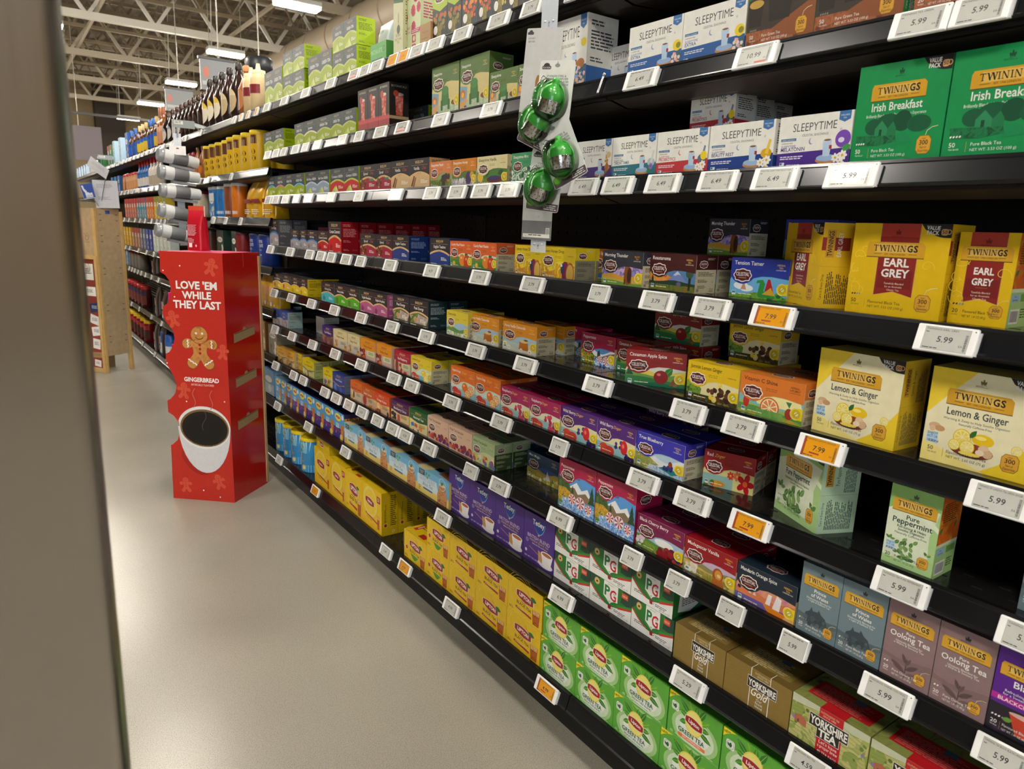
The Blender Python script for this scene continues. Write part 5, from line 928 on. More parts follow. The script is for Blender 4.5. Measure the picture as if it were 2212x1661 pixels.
for i, x in enumerate((-.2, 2.2, 4.9)):
    b = MB(); b.bar((x, 3, CEIL - .95), (x, FY1, CEIL - .95), .06, .06, '#b8ac98:r.5'); o = b.build('conduit_pipe')
    tag(o, ('slim taupe conduit running along the aisle under the joists', 'slim taupe conduit above the tea shelving', 'slim taupe conduit beside the big round duct')[i], 'pipe', 'ceiling conduits')
b = MB(); b.tube((6.3, 2, CEIL - 1.35), (6.3, FY1 - .6, CEIL - 1.35), .42, '#b9a992:r.5', 28)
for i in range(24): b.tube((6.3, 2.5 + i * 1.25, CEIL - 1.35), (6.3, 2.53 + i * 1.25, CEIL - 1.35), .432, '#a8997f:r.5', 28)
tag(b.build('air_duct'), 'large round taupe air duct running above the gondola', 'duct')

# pendant LED bars, each lit and hung on two wires
lampm = {}
def lamp(x, y):
    t = empty('pendant_light', (x, y, LAMP_Z))
    if not lampm:
        a_ = MB(); a_.cbox((-.34, -.13, 0), (.34, .13, .07), .01, '#dcdcd8:r.4'); lampm['housing'] = a_.mesh('light_housing')
        a_ = MB(); a_.cbox((-.33, -.12, -.045), (.33, .12, -.002), .012, '#fff6e6:e%g' % LAMP_POWER); lampm['diffuser'] = a_.mesh('light_diffuser')
        a_ = MB(); L = CEIL - LAMP_Z + .02
        a_.tube((-.3, 0, .06), (-.3, 0, L), .006, '#b8b4aa:r.4', 5); lampm['hanger_wire'] = a_.mesh('hanger_wire')
        a_ = MB(); a_.tube((.3, 0, .06), (.3, 0, L), .006, '#b8b4aa:r.4', 5); lampm['hanger_wire2'] = a_.mesh('hanger_wire_b')
        a_ = MB(); a_.tube((-.26, 0, .06), (-.2, 0, L), .012, '#d8d4cc:r.4', 6); lampm['power_cord'] = a_.mesh('power_cord')
    for k, me in lampm.items():
        o = bpy.data.objects.new(k.rstrip('2'), me); COL.objects.link(o); o.parent = t
    return t
vis = 0
for x in LAMP_XS:
    for y in LAMP_YS:
        if y < 0 and abs(x) > 5: continue
        t = lamp(x, y); px_, py_ = pix((x, y, LAMP_Z - EYE)) if Vector((x, y, LAMP_Z - EYE)).dot(FWD) > .3 else (-999, -999)
        row = {-1.7: 'this aisle', 1.0: 'the gondola edge', 4.05: 'the next aisle', 7.4: 'the duct side'}[x]
        tag(t, 'lit white LED pendant bar over %s, %s along its row' % (row, ORD[LAMP_YS.index(y)]), 'ceiling light', 'pendant lights')

# unseen glazing bars added behind the camera to pattern the daylight's reflection
m_ = MB()
for i in range(10): m_.box((-11 + i * 1.22 - .03, -8.42, .5), (-11 + i * 1.22 + .03, -8.36, 4.3), '#2a2c30:r.4')
for z in (.5, 1.9, 3.1, 4.27): m_.box((-11, -8.42, z), (0.04, -8.36, z + .06), '#2a2c30:r.4')
structure(m_.build('added_window_bars'))

# ------------------------------------------------------------------ gondola shelving
BLK = '#1b1a1c:r.38:n.08'; RAIL = '#222327:r.2:m.6:n.06'; DECKC = '#1d1c1d:r.13:n.05'
DEPTH = .47; RDX, RDZ = -.0125, -.037
LEVEL = ['lowest shelf', 'second shelf up', 'third shelf up', 'fourth shelf up', 'fifth shelf up', 'sixth shelf up', 'seventh shelf up', 'eighth shelf up', 'top shelf']
BAYN = ['near bay', 'middle bay', 'far tea bay']
_sm = {}
def rail_mesh(L):
    a_ = MB(); g = .0015
    # angled label channel: top lip, face with two grooves, bottom lip
    prof = [(.012, .001), (0, .002), (-.002, -.003), (RDX * .12, -.005), (RDX * .9, RDZ + .003), (RDX - .003, RDZ), (RDX - .001, RDZ - .003), (.004, RDZ - .003), (.01, -.006)]
    n = len(prof); vs = [(x, y, z) for y in (g, L - g) for x, z in prof]
    a_.add(vs, [(i, (i + 1) % n, n + (i + 1) % n, n + i) for i in range(n)], RAIL); a_.add(vs[:n], [tuple(range(n))], RAIL); a_.add(vs[n:], [tuple(range(n))[::-1]], RAIL)
    return a_.mesh('price_rail')
def shelf(x, y, z, L, label, base=False, group=None):
    """x: lip plane, y: near end, z: world height of the lip"""
    k = (round(L, 3), base)
    if k not in _sm:
        d_ = MB(); d_.box((.012, .002, -.022), (DEPTH, L - .002, -.003), DECKC); d_.box((.005, .002, -.045 if not base else -.03), (.016, L - .002, -.003), BLK)
        # rows of slots punched near the front edge
        for i in range(int(L / .052)):
            for r_, xx in enumerate((.05, .085, .125)):
                yy = .03 + i * .052 + (.026 if r_ % 2 else 0)
                if yy < L - .03: d_.box((xx, yy, -.0031), (xx + .004, yy + .016, -.0026), '#050505:r.8')
        if not base:
            d_.add([(.018, .004, -.045), (.07, .004, -.056), (DEPTH, .004, -.03), (.018, L - .004, -.045), (.07, L - .004, -.056), (DEPTH, L - .004, -.03)], [(0, 1, 4, 3), (1, 2, 5, 4)], '#3a3431:r.42')
        _sm[k] = (d_.mesh('shelf_deck'), rail_mesh(L))
        b_ = MB(); b_.add([(.05, 0, -.02), (.05, .004, -.02), (DEPTH, .004, -.02), (DEPTH, 0, -.02), (.05, 0, -.04), (.05, .004, -.04), (DEPTH, .004, -.075), (DEPTH, 0, -.075)], [(0, 3, 7, 4), (1, 5, 6, 2), (4, 7, 6, 5), (0, 4, 5, 1)], '#2a2627:r.4'); _sm['br'] = b_.mesh('shelf_bracket')
    t = empty('gondola_shelf', (x, y, z)); tag(t, label, 'shelf', group)
    for nm, me in (('shelf_deck', _sm[k][0]), ('price_rail', _sm[k][1])):
        o = bpy.data.objects.new(nm, me); COL.objects.link(o); o.parent = t
    if base:
        if ('kick', k) not in _sm:
            k_ = MB(); k_.box((.04, .0, -z), (.065, L, -.024), '#101010:r.45'); k_.box((.036, .0, -.05), (.04, L, -.046), '#2a2a2a:r.4'); _sm[('kick', k)] = k_.mesh('kick_plate')
        o = bpy.data.objects.new('kick_plate', _sm[('kick', k)]); COL.objects.link(o); o.parent = t
    else:
        for yy in (.006, L - .01):
            o = bpy.data.objects.new('bracket', _sm['br']); COL.objects.link(o); o.parent = t; o.location = (0, yy, 0)
    return t
def backing(x, y, L, H, label):
    t = empty('gondola_shelving', (x, y, 0)); tag(t, label, 'shelving', 'gondola frames')
    a_ = MB(); a_.box((DEPTH + .005, 0, .1), (DEPTH + .03, L, H), '#141314:r.5')
    for i in range(int(L / .05)):
        for j in range(int((H - 1.0) / .05)):
            yy, zz = .025 + i * .05, 1.02 + j * .05
            a_.add([(DEPTH + .0048, yy + .006 * math.cos(q * 1.0472), zz + .006 * math.sin(q * 1.0472)) for q in range(6)], [(5, 4, 3, 2, 1, 0)], '#030303:r.9')
    a_.build('back_panel', t)
    for yy in (.017, L - .017):
        u_ = MB(); u_.box((DEPTH + .0005, yy - .016, 0), (DEPTH + .0045, yy + .016, H), '#2c2c2e:r.3:m.5')
        for j in range(60): u_.box((DEPTH + .0002, yy - .003, .2 + j * .033), (DEPTH + .0008, yy + .003, .215 + j * .033), '#040404:r.9')
        if yy == 0. or 1: u_.build('upright', t)
    return t
for bay in range(3):
    y0 = SEAM + BAY * (bay - 1)
    backing(D, y0, BAY, 2.25, 'black pegboard gondola frame of the tea run, ' + BAYN[bay])
    for k, z in enumerate(ZT):
        shelf(D, y0, z + EYE, BAY, 'black metal shelf with price rail, %s, %s' % (LEVEL[k], BAYN[bay]), k == 0, 'tea run shelves')
CB0 = SEAM + 2 * BAY
CLEV = ['lowest', 'second up', 'third up', 'fourth up', 'fifth up', 'sixth up', 'seventh up', 'top']
for bay in range(8):
    y0 = CB0 + BAY * bay
    backing(D, y0, BAY, 2.25, 'black gondola frame of the coffee run, %s bay from the tea' % ORD[bay])
    for k, z in enumerate(ZC if bay == 0 else ZC2):
        shelf(D, y0, z + EYE, BAY, 'black coffee run shelf, %s, %s bay from the tea' % ('top' if z > .5 else CLEV[k], ORD[bay]), k == 0, 'coffee run shelves')

# ------------------------------------------------------------------ cartons on the tea shelves
THINGS = []                                            # (shelf, y centre, design) for tags
PLACED = []
def put(k, key, xl, xr, dx=.012, dz=0., b=0, zz=None, note=None, step=None):
    """front row carton seen between columns xl and xr of shelf k, dx behind the lip (one value per corner when it stands askew)"""
    q = DS[key]; z = (ZT[k] if zz is None else zz) + dz; me = carton_mesh(key)
    dl, dr = dx if isinstance(dx, tuple) else (dx, dx)
    A = Vector((D + dl, y_at(z, xl, D + dl), 0)); B = Vector((D + dr, y_at(z, xr, D + dr), 0))
    v = B - A; wd = v.length; ang = math.atan2(v.y, v.x); c = (A + B) / 2
    sx = max(.82, min(1.18, (wd - .0012) / (q['w'] / 1000)))
    if dl == dr: ang += random.Random(xl * 7.3).uniform(-.006, .006) if wd > q['w'] / 1000 * 1.03 else 0
    nrm = Vector((-math.sin(ang), math.cos(ang), 0))
    for i in range(b + 1):
        o = bpy.data.objects.new('tea_carton', me); COL.objects.link(o)
        p = c + nrm * (i * ((step or q['d'] / 1000) + .003)); o.location = (p.x, p.y, z - .0028 + EYE); o.rotation_euler.z = ang; o.scale = (sx, 1, 1)
        PLACED.append(dict(o=o, k=k, key=key, y=c.y, row=i + (2 if dl > .08 and dl == dr else 0), dz=dz, note=note, x=p.x))
        if i == 0: THINGS.append((k, c.y, key, dz))
def run(k, key, xs, dx=.012, dz=0., b=0):
    for i in range(len(xs) - 1): put(k, key, xs[i], xs[i + 1], dx, dz, b)

# lowest shelf
put(0, 'yelt', 680.4, 715.5); put(0, 'yelt', 715.5, 747.5); put(0, 'yelb', 747.5, 783); put(0, 'yelt', 783, 824.6, b=3)
put(0, 'yelf', 684, 712, .012, .1845); put(0, 'yelf', 668, 684, (.1, .1), .1845, note=''); put(0, 'yelt', 660, 683, (.1, .1))
run(0, 'yeld', (873, 921, 969), b=1); run(0, 'yel', (969, 1025.5, 1092.5, 1165), b=1)
put(0, 'yeld', 922, 971, dz=.1125); run(0, 'yel', (971, 1029, 1096.5, 1170), dz=.1125)
run(0, 'grn', (1166, 1240.5, 1322, 1421, 1546, 1700))
run(0, 'grn', (1172, 1250.5, 1338, 1438.5), dz=.1095); put(0, 'grnd', 1440, 1552, dz=.1095); put(0, 'grn', 1553.5, 1690, dz=.1095)
# second
put(1, 'blufar', 569, 594)
run(1, 'brewl', (596.3, 608, 619.5)); run(1, 'brew', (619.5, 632.5, 647, 663, 681.5, 701, 722, 744))
run(1, 'cold', (744.4, 788.5, 840.5, 901.5, 969), b=1)
run(1, 'tet', (969.2, 1014.3, 1069, 1129.2, 1194.5), .022)
for dz in (0, .0775): run(1, 'pg', (1195.5, 1272.5, 1362, 1452), .024, dz)
put(1, 'yg', 1452.6, 1560.5, .008, b=1); put(1, 'yg', 1561, 1701, .008, b=1); put(1, 'yt', 1702, 1866, .008, b=1); put(1, 'yt', 1868, 2080, .008, b=1)
# third
put(2, 'lemg', 598.6, 618); put(2, 'lemg', 618, 637); put(2, 'lemc', 637, 653, (.03, .03)); put(2, 'cozy', 654, 679, b=1); put(2, 'lemv', 698.5, 718.5, b=1); put(2, 'sweet', 719.5, 744.4, b=1)
put(2, 'gpt', 757.5, 781.7, b=1); put(2, 'gtur', 781.7, 807.7); put(2, 'orsp', 807.7, 841.6, b=1); put(2, 'blkc', 845, 883.4, b=1); put(2, 'asst', 884.5, 923); put(2, 'fts', 924, 968, b=1); put(2, 'fts', 969, 1019, b=1); put(2, 'hts', 1019.7, 1067.4, b=1)
put(2, 'mint', 1125, 1186, .16); put(2, 'mint', 1138, 1205, .085)
put(2, 'pepbig', 1204.5, 1282, .012); put(2, 'pepbig', 1283, 1368, .012); put(2, 'bcb', 1373, 1474, .018, b=1); put(2, 'mada', 1475, 1585.5, .015, b=1); put(2, 'mando', 1587, 1714, .012)
run(2, 'pow', (1717.5, 1802, 1897), .008); run(2, 'ool', (1898, 2004, 2125), .007); put(2, 'bcur', 2126, 2268, .007)
# fourth
run(3, 'bvan', (589.6, 605.7, 622.3)); PL = PLACED[-1]
put(3, 'bvan', 605.7, 622.3, .012 + .08, note='')
put(3, 'wht', 684, 700, .1); put(3, 'plum', 697, 720.2, .012, b=1); put(3, 'ging', 720.7, 750.5, b=1); put(3, 'ging', 751, 777.5, b=1); put(3, 'peach', 778.5, 811, b=1); put(3, 'peach', 813.5, 846.5, b=1); put(3, 'redr', 852, 887, b=1); put(3, 'lemz', 888.5, 932, b=1)
put(3, 'lemz', 962, 1004, .1); put(3, 'tang', 973.4, 1025, b=1); put(3, 'tang', 1025.5, 1079.8, b=1); run(3, 'rasp', (1080.3, 1143, 1208.5), .014, b=1); run(3, 'wild', (1209.3, 1287.8, 1370.5), .018, b=1); put(3, 'true', 1371.3, 1475, .021, b=1)
put(3, 'redz', 1520, 1622, (.052, .081), b=1); put(3, 'pep50', 1672, 1762, (.071, .017)); put(3, 'pep20', 1902, 2011, .012); put(3, 'pow', 2197, 2330, .035)
put(3, 'wild', 1392, 1490, .22)
# fifth
run(4, 'lemech', (590, 609, 629), b=1); run(4, 'lemlift', (629, 648, 664.5), b=1); put(4, 'oolt', 694.7, 722.6, b=1); run(4, 'pmint', (723, 749, 776.7), b=1); run(4, 'ebrk', (777.8, 806.5, 836.6), b=1); put(4, 'peak', 848.4, 884, b=1); put(4, 'peak', 884.5, 925.2, b=1)
put(4, 'cham', 964.4, 1010.5, b=1); run(4, 'hvc', (1011, 1080, 1164), .028); put(4, 'hvc', 1153, 1217, .11); put(4, 'pepp', 1216, 1282, .15); put(4, 'pepp', 1254, 1326, .1)
put(4, 'cinn', 1330, 1408, .1); put(4, 'cinn', 1349, 1479, (.005, .078)); put(4, 'jam', 1481, 1592, .03); put(4, 'vitc', 1593.5, 1731.5, .027, b=1); put(4, 'lg50', 1752, 1929.7, (.035, .027)); put(4, 'lg50', 1986, 2222, .035)
put(4, 'cinn', 1412, 1512, .19); put(4, 'cinn', 1412, 1512, .19, dz=.0805); put(4, 'jam', 1567, 1682, .145); put(4, 'jam', 1572, 1681, .15, dz=.0805); put(4, 'jam', 1572, 1681, .25, dz=0.); put(4, 'jam', 1572, 1681, .25, dz=.0805)
# sixth
put(5, 'egbig', 583.5, 602.4, b=1); run(5, 'egsm', (628, 648, 663, 686)); put(5, 'ccsm', 687, 709.5); put(5, 'ccbig', 710, 737.6, b=5); put(5, 'blend', 688, 718, .16)
run(5, 'spch', (778.3, 812.5, 847.2)); put(5, 'eteat', 847.7, 883.4, b=1); put(5, 'eteat', 928.6, 970.5); put(5, 'cpeach', 971.5, 1018.5); put(5, 'cpeach', 1019, 1071.5, b=1); run(5, 'lhd', (1111, 1168, 1241), .02, b=1)
put(5, 'beng', 1276, 1344, .1); put(5, 'beng', 1344.5, 1418, .1); put(5, 'morn', 1299, 1386, (.043, .034)); put(5, 'roast', 1401, 1500, .055, b=1); put(5, 'tens', 1574, 1699.6, (.093, .105))
put(5, 'eg50', 1703.4, 1765.5, (.109, .043)) if 0 else None
def askew(k, key, P, Q, note=None):
    """a carton whose front bottom corners are known on the shelf: P far/left, Q near/right (metres)"""
    q = DS[key]; A, B = Vector(P), Vector(Q); v = B - A; ang = math.atan2(v.y, v.x); c = (A + B) / 2
    o = bpy.data.objects.new('tea_carton', carton_mesh(key)); COL.objects.link(o); o.location = (c.x, c.y, ZT[k] - .0028 + EYE); o.rotation_euler.z = ang; o.scale = (v.length / (q['w'] / 1000), 1, 1)
    PLACED.append(dict(o=o, k=k, key=key, y=c.y, row=0, dz=0, note=note, x=c.x)); THINGS.append((k, c.y, key, 0))
# the turned earl grey box: its front is foreshortened, its near edge leads
_q = Vector((D + .046, .722)); _a = math.radians(-38)
askew(5, 'eg50', (_q.x + .15 * math.sin(math.radians(33)), _q.y + .15 * math.cos(math.radians(33)), 0), (_q.x, _q.y, 0))
put(5, 'eg50', 1823.5, 2027.5, .058); put(5, 'eg20', 2044, 2172.7, .071); put(5, 'morn', 1530, 1612, .2); put(5, 'tens', 1690, 1800, .21); put(5, 'eg20', 2178, 2300, .16)
put(5, 'tens', 1690, 1800, .21, dz=.0805); put(5, 'morn', 1530, 1612, .2, dz=.0805)
# seventh
put(6, 'gtb', 579, 596.3); put(6, 'gtp', 596.3, 615.5); put(6, 'gt', 615.5, 635.4); put(6, 'gtb', 635.4, 658, b=1); run(6, 'egg', (661, 685.6, 711.6)); run(6, 'ccg', (714, 744.4, 775)); run(6, 'spcd', (778, 812.2, 844.7)); run(6, 'van', (845, 884.5, 927.5))
put(6, 'gt', 684, 703, .2, note='')
put(6, 'slp', 928.6, 975.5, .015); put(6, 'slh', 976, 1027.5, .015); put(6, 'slv', 1030, 1094.7, .015); put(6, 'slm', 1104, 1166, .02)
put(6, 'slpur', 1241, 1319, .012); put(6, 'thr', 1320, 1414.5, .012); put(6, 'prob', 1415.3, 1525.5, .012); put(6, 'beau', 1527, 1667, .01); put(6, 'mela', 1675, 1831.5, .01); put(6, 'irish', 1833, 2027.8, .012); put(6, 'irish', 2029.5, 2300, .012)
for i in range(3):
    put(6, 'prob', 1489 + 38 * i, 1583 + 42 * i, .1 + .1 * i); put(6, 'prob', 1489 + 38 * i, 1583 + 42 * i, .1 + .1 * i, dz=.0885)
# eighth
run(7, 'gt', (571, 591.3, 614)); run(7, 'gt', (637, 657)); put(7, 'gtj', 657.5, 684.5); run(7, 'gt', (685, 715, 740, 769.5)); run(7, 'bot', (774, 794.5, 817.6, 841.3)); put(7, 'gt', 884, 925, .18)
put(7, 'slbig', 933, 990.5, .02); put(7, 'slbig', 993, 1055, .02); put(7, 'slsm', 1057, 1117, .02); put(7, 'slsm', 1117.7, 1178, .02); put(7, 'extbig', 1181, 1263.7, .02); put(7, 'ext', 1300, 1374, .1)
run(7, 'ext', (1354.8, 1469.7, 1606), .015); run(7, 'green50', (1608, 1756, 1950), .012); run(7, 'green20', (1971, 2100, 2260), .012)
# top
run(8, 'gtl', (573.5, 592, 611)); run(8, 'gto', (667, 693, 718))
for dz in (0, .0975): run(8, 'gt', (612, 633, 658), dz=dz); run(8, 'gt', (719, 743.5, 770.5), dz=dz)
put(8, 'latte', 800.6, 834.5, .012); put(8, 'boba', 850, 870.5, .015); put(8, 'berry', 871, 907, .03)
run(8, 'vine', (934, 965.6, 996.6), .015); run(8, 'vint', (997, 1032, 1064), .015); run(8, 'vinb', (1064.5, 1097, 1133, 1175), .015); put(8, 'kraft', 907, 930, .006)

# labels: what it is, then where among its twins
from collections import defaultdict, Counter
def ordin(i, n): return '' if n == 1 else ('farther one', 'nearer one')[i] if n == 2 else ORD[i] + ' from the far end'
def plain(lab): return lab.split(' with ')[0].split(' turned ')[0].split(' on an ')[0].split(' standing ')[0]
_pl = Counter(plain(q['lab']) for q in DS.values())
g_ = defaultdict(list)
for p in PLACED: g_[(p['k'], p['key'])].append(p)
for (k, key), ps in g_.items():
    lab = DS[key]['lab']; many = defaultdict(list); layers = sorted({round(p['dz'], 3) for p in ps})
    for p in ps: many[(round(p['dz'], 3), p['row'])].append(p)
    for (dz, row), qs in many.items():
        qs.sort(key=lambda p: (-p['y'], p['x']))
        for i, p in enumerate(qs):
            bits = []
            if len(layers) > 1: bits.append('upper layer' if dz > .05 else 'lower layer')
            if row > 0: bits.append({1: 'behind the front one', 2: 'set back', 3: 'third deep', 4: 'fourth deep', 5: 'fifth deep', 6: 'sixth deep'}[row])
            if len(qs) > 1: bits.append(ordin(i, len(qs)))
            n_ = sum(len(b.split()) for b in bits) + len(LEVEL[k].split())
            base = lab if n_ + len(lab.replace('-', ' ').split()) + 2 <= 16 else plain(lab) if _pl[plain(lab)] == 1 else ' '.join(lab.split()[:14 - n_])
            tag(p['o'], base + (', ' + ', '.join(bits) + ', ' if bits else ' on the ') + LEVEL[k], 'tea box', plain(lab).replace(' carton', ' cartons', 1) + ' on the ' + LEVEL[k])

# ------------------------------------------------------------------ electronic price tags clipped to the rails
TAGM = {}
def tag_mesh(typ, price, colr, name):
    w, h = {'w': (82, 42), 'm': (62, 43), 's': (46, 44)}[typ]
    if typ not in TAGM:
        b = MB(); b.cbox((-w / 2000, -.0095, -h / 1000), (w / 2000, -.0035, 0), .0022, '#e6e7e8:r.35'); b.box((-w / 2000 + .004, -.0037, -h / 1000 + .003), (w / 2000 + .002, -.0006, -.004), '#c9cacc:r.4')
        a = Art(); a.ell(w - 4.2, h - 5, .9, .9, '#1c1c20:r.2', 10); b.art(a, (-w / 2000, -.0095, -h / 1000), (1, 0, 0), (0, 0, 1), (0, -1, 0)); TAGM[typ] = b.mesh('tag_case')
    k = (typ, price, colr, name)
    if k not in TAGM:
        bg = {'g': '#b9bbb6:r.16:c.6', 'y': '#d8951c:r.16:c.6', 'r': '#b4b4b0:r.16:c.6'}[colr]
        a = Art(); mx, my = (12 if typ == 'w' else 5), 4; a.rect(mx - .6, my - .6, w - mx + 2.6, h - my + .6, '#8d8f8c:r.3'); a.rect(mx, my, w - mx + 2, h - my, bg); a.items[-1] = a.items[-1]
        ink = '#26282c'; x0, x1 = mx + 1.5, w - mx + .5; hh = h - 2 * my
        if name: a.text(name, x0, h - my - 4.2, 2.9, ink, 'l', w=(x1 - x0) * .98)
        else: a.fine(x0, h - my - 1.5, x1, 1, 3.4, '#55585a', 3)
        a.fine(x0, h - my - 7, x0 + 6, 1, 2.2, ink, 5); a.text(price, (x0 + x1) / 2 - 1, my + hh * .36, 8.6 if typ == 'w' else 7.6, ink, w=(x1 - x0) * .6, bold=.01, shear=.06)
        if typ == 'w':
            r = random.Random(3); y = my + 2
            while y < h - my - 8: q = .3 + r.random() * .7; a.rect(x1 - 3.4, y, x1 - .2, y + q, ink); y += q + .35 + r.random() * .5
            a.text('EA', x1 - 7, my + 7.5, 3, ink)
        a.fine(x0, my + 3.2, x0 + (x1 - x0) * .4, 1, 2.6, ink, 8)
        if colr == 'g' and (len(price) + int(price[-1])) % 2 == 0: a.rect(x0 + (x1 - x0) * .56, my + 1, x1 - 3, my + 4.2, '#b8402c')
        if colr == 'y': a.rect(mx, my, mx + 4, h - my, '#9c3a1c'); a.rect(x0 + 12, my + 6, x0 + 30 if typ == 'w' else x0 + 22, my + 9, '#9c3a1c')
        if colr == 'r': a.rect(x0, my + 3, x1, my + hh * .45, '#8c2a2a'); a.fine(x0 + 2, my + hh * .4, x1 - 2, 2, 4, '#d8b0a8', 3)
        b = MB(); b.art(a, (-w / 2000, -.0095, -h / 1000), (1, 0, 0), (0, 0, 1), (0, -1, 0)); TAGM[k] = b.mesh('tag_screen')
    return TAGM[typ], TAGM[k], w / 1000
TILT = -math.atan2(.0125, .037)
TAGS = []
def tag_at(z, yc, wd, price, colr, name, short, k):
    typ = 'w' if wd > .070 else 'm' if wd > .053 else 's'; c, s_, w0 = tag_mesh(typ, price, colr, name)
    o = bpy.data.objects.new('price_tag', c); COL.objects.link(o); o.location = (D - .0016, yc, z - .0035 + EYE); o.rotation_euler = (TILT, 0, -math.pi / 2); o.scale = (min(1.15, wd / w0), 1, 1)
    q = bpy.data.objects.new('screen', s_); COL.objects.link(q); q.parent = o
    TAGS.append(dict(o=o, y=yc, price=price, colr=colr, short=short, k=k))
def tags(k, rows, zz=None):
    z = ZT[k] if zz is None else zz
    for r in rows:
        x0, x1, price = r[:3]; colr = r[3] if len(r) > 3 else 'g'; name = r[4] if len(r) > 4 else ''
        ya, yb = y_at(z - .01, x0 + (x1 - x0) * .08, D - .012), y_at(z - .01, x1 - (x1 - x0) * .02, D - .012); yc = (ya + yb) / 2
        near = [t for t in THINGS if t[0] == k and t[3] < .05]
        short = DS[min(near, key=lambda t: abs(t[1] - yc))[2]]['lab'] if near else 'goods'
        tag_at(z, yc, min(.095, max(.036, ya - yb)), price, colr, name, short, k)
tags(8, [(567, 586, '4.29'), (605, 624, '4.29'), (649, 672, '4.29'), (702, 727, '4.29'), (753, 777, '4.79', 'r'), (777, 800, '7.99'), (798, 830, '8.99'), (838, 860, '6.99', 'y'), (862, 884, '6.99', 'y'), (884, 919, '22.99'), (921, 960, '3.79'), (975, 1020, '3.79'), (1051, 1103, '3.79'), (1125, 1173, '3.79'), (1222, 1270, '3.79')])
tags(7, [(570, 587, '4.29'), (588, 605, '4.29'), (607, 620, '4.29'), (629, 649, '4.29'), (652, 668, '4.29'), (677, 695, '4.29'), (729, 750, '4.29'), (766, 786, '4.29'), (806, 838, '4.29', 'g'), (853, 885, '4.49', 'r'), (932, 972, '7.49'), (1038, 1085, '3.79'), (1347, 1423, '6.49'), (1582, 1683, '10.99', 'g', 'TWININGS OF LONDON GREEN TEA'), (1918, 2060, '5.99', 'g', 'TWININGS TEA GREEN'), (2048, 2195, '5.99', 'g', 'TWININGS GREEN TEA')])
tags(6, [(573, 587, '4.29'), (588, 605, '4.29'), (608, 626, '4.29'), (634, 648, '4.29'), (655, 679, '4.29'), (707, 725, '4.29'), (766, 786, '4.29'), (839, 872, '4.29'), (915, 951, '3.79'), (966, 1009, '3.79'), (1018, 1063, '3.79'), (1077, 1122, '3.79'), (1228, 1294, '6.49'), (1299, 1370, '6.49'), (1392, 1471, '6.49'), (1505, 1596, '6.49', 'g', 'CEL SEA SLEEPYTIME BEAUTY REST'), (1621, 1727, '6.49', 'g', 'CELESTIAL SLEEPYTIME MELATONIN'), (1777, 1902, '5.99', 'g', 'TWININGS TEA IRISH BREAKFAST')])
tags(5, [(577, 592, '5.99'), (617, 637, '4.29'), (658, 680, '4.29'), (681, 706, '4.29'), (707, 725, '4.29'), (735, 761, '4.29'), (769, 790, '4.29'), (828, 858, '4.29'), (915, 951, '4.29'), (1014, 1059, '3.79'), (1124, 1177, '3.79'), (1273, 1317, '3.79'), (1381, 1458, '3.79', 'g', 'CEL SEA TEA ROASTAROMA'), (1492, 1579, '3.79', 'g', 'CEL SEA TEA TENSION TAMER'), (1617, 1720, '7.99', 'y', 'TWININGS EARL GREY'), (1971, 2118, '5.99', 'g', 'TWININGS EARL GREY')])
tags(4, [(582, 602, '4.29'), (619, 639, '4.29'), (662, 684, '4.29'), (709, 735, '4.29'), (766, 794, '4.29'), (830, 863, '4.29'), (903, 940, '3.79'), (1006, 1050, '3.79'), (1109, 1161, '3.79'), (1259, 1323, '3.79'), (1447, 1526, '3.79', 'g', 'CEL SEA TEA CINNAMON'), (1558, 1651, '3.79', 'g', 'CEL SEA TEA CITRUS SUNRISE'), (1717, 1828, '7.99', 'y', 'TWININGS LEMON GINGER'), (2081, 2235, '5.99', 'g', 'TWININGS OF LONDON TEA LEMON GINGER')])
tags(3, [(584, 604, '4.29'), (621, 641, '4.29'), (663, 687, '4.29'), (712, 736, '4.29'), (767, 794, '4.29'), (836, 866, '4.29'), (873, 906, '3.79'), (957, 996, '3.79'), (1060, 1106, '3.79'), (1190, 1227, '3.79'), (1354, 1425, '3.79'), (1455, 1536, '3.79', 'g', 'CEL SEA TEA HERBAL RED ZINGER'), (1572, 1667, '7.99', 'y', 'TWININGS TEA PURE PEPPERMINT'), (1880, 2010, '5.99', 'g', 'TWININGS TEA PURE PEPPERMINT'), (2147, 2290, '5.99', 'g', 'TWININGS TEA')])
tags(2, [(586, 605, '4.29'), (625, 644, '4.29'), (645, 665, '4.29'), (690, 714, '4.29'), (714, 739, '4.29'), (741, 767, '4.29'), (769, 796, '4.29'), (801, 831, '4.29'), (835, 862, '4.29'), (862, 891, '4.29'), (909, 945, '3.79'), (1003, 1032, '3.79'), (1056, 1103, '3.79'), (1182, 1238, '6.99'), (1343, 1388, '3.79'), (1439, 1491, '3.79'), (1550, 1608, '3.79'), (1683, 1748, '5.99'), (1853, 1976, '5.99', 'g', 'TWININGS CHINA OOLONG'), (2097, 2235, '5.99', 'g', 'TWININGS TEA BLACK BLACKCURRANT')])
tags(1, [(590, 609, '5.99'), (655, 677, '5.99'), (734, 759, '2.29'), (938, 975, '5.79'), (1185, 1241, '6.99'), (1447, 1526, '5.29', 'g', 'YORKSHIRE GOLD TEA'), (1696, 1795, '4.59', 'g', 'YORKSHIRE RED TEA')])
tags(0, [(597, 610, '5.99'), (671, 692, '4.49', 'y'), (819, 849, '5.49'), (859, 890, '4.99', 'y'), (956, 994, '4.79'), (1156, 1206, '4.99', 'y')])

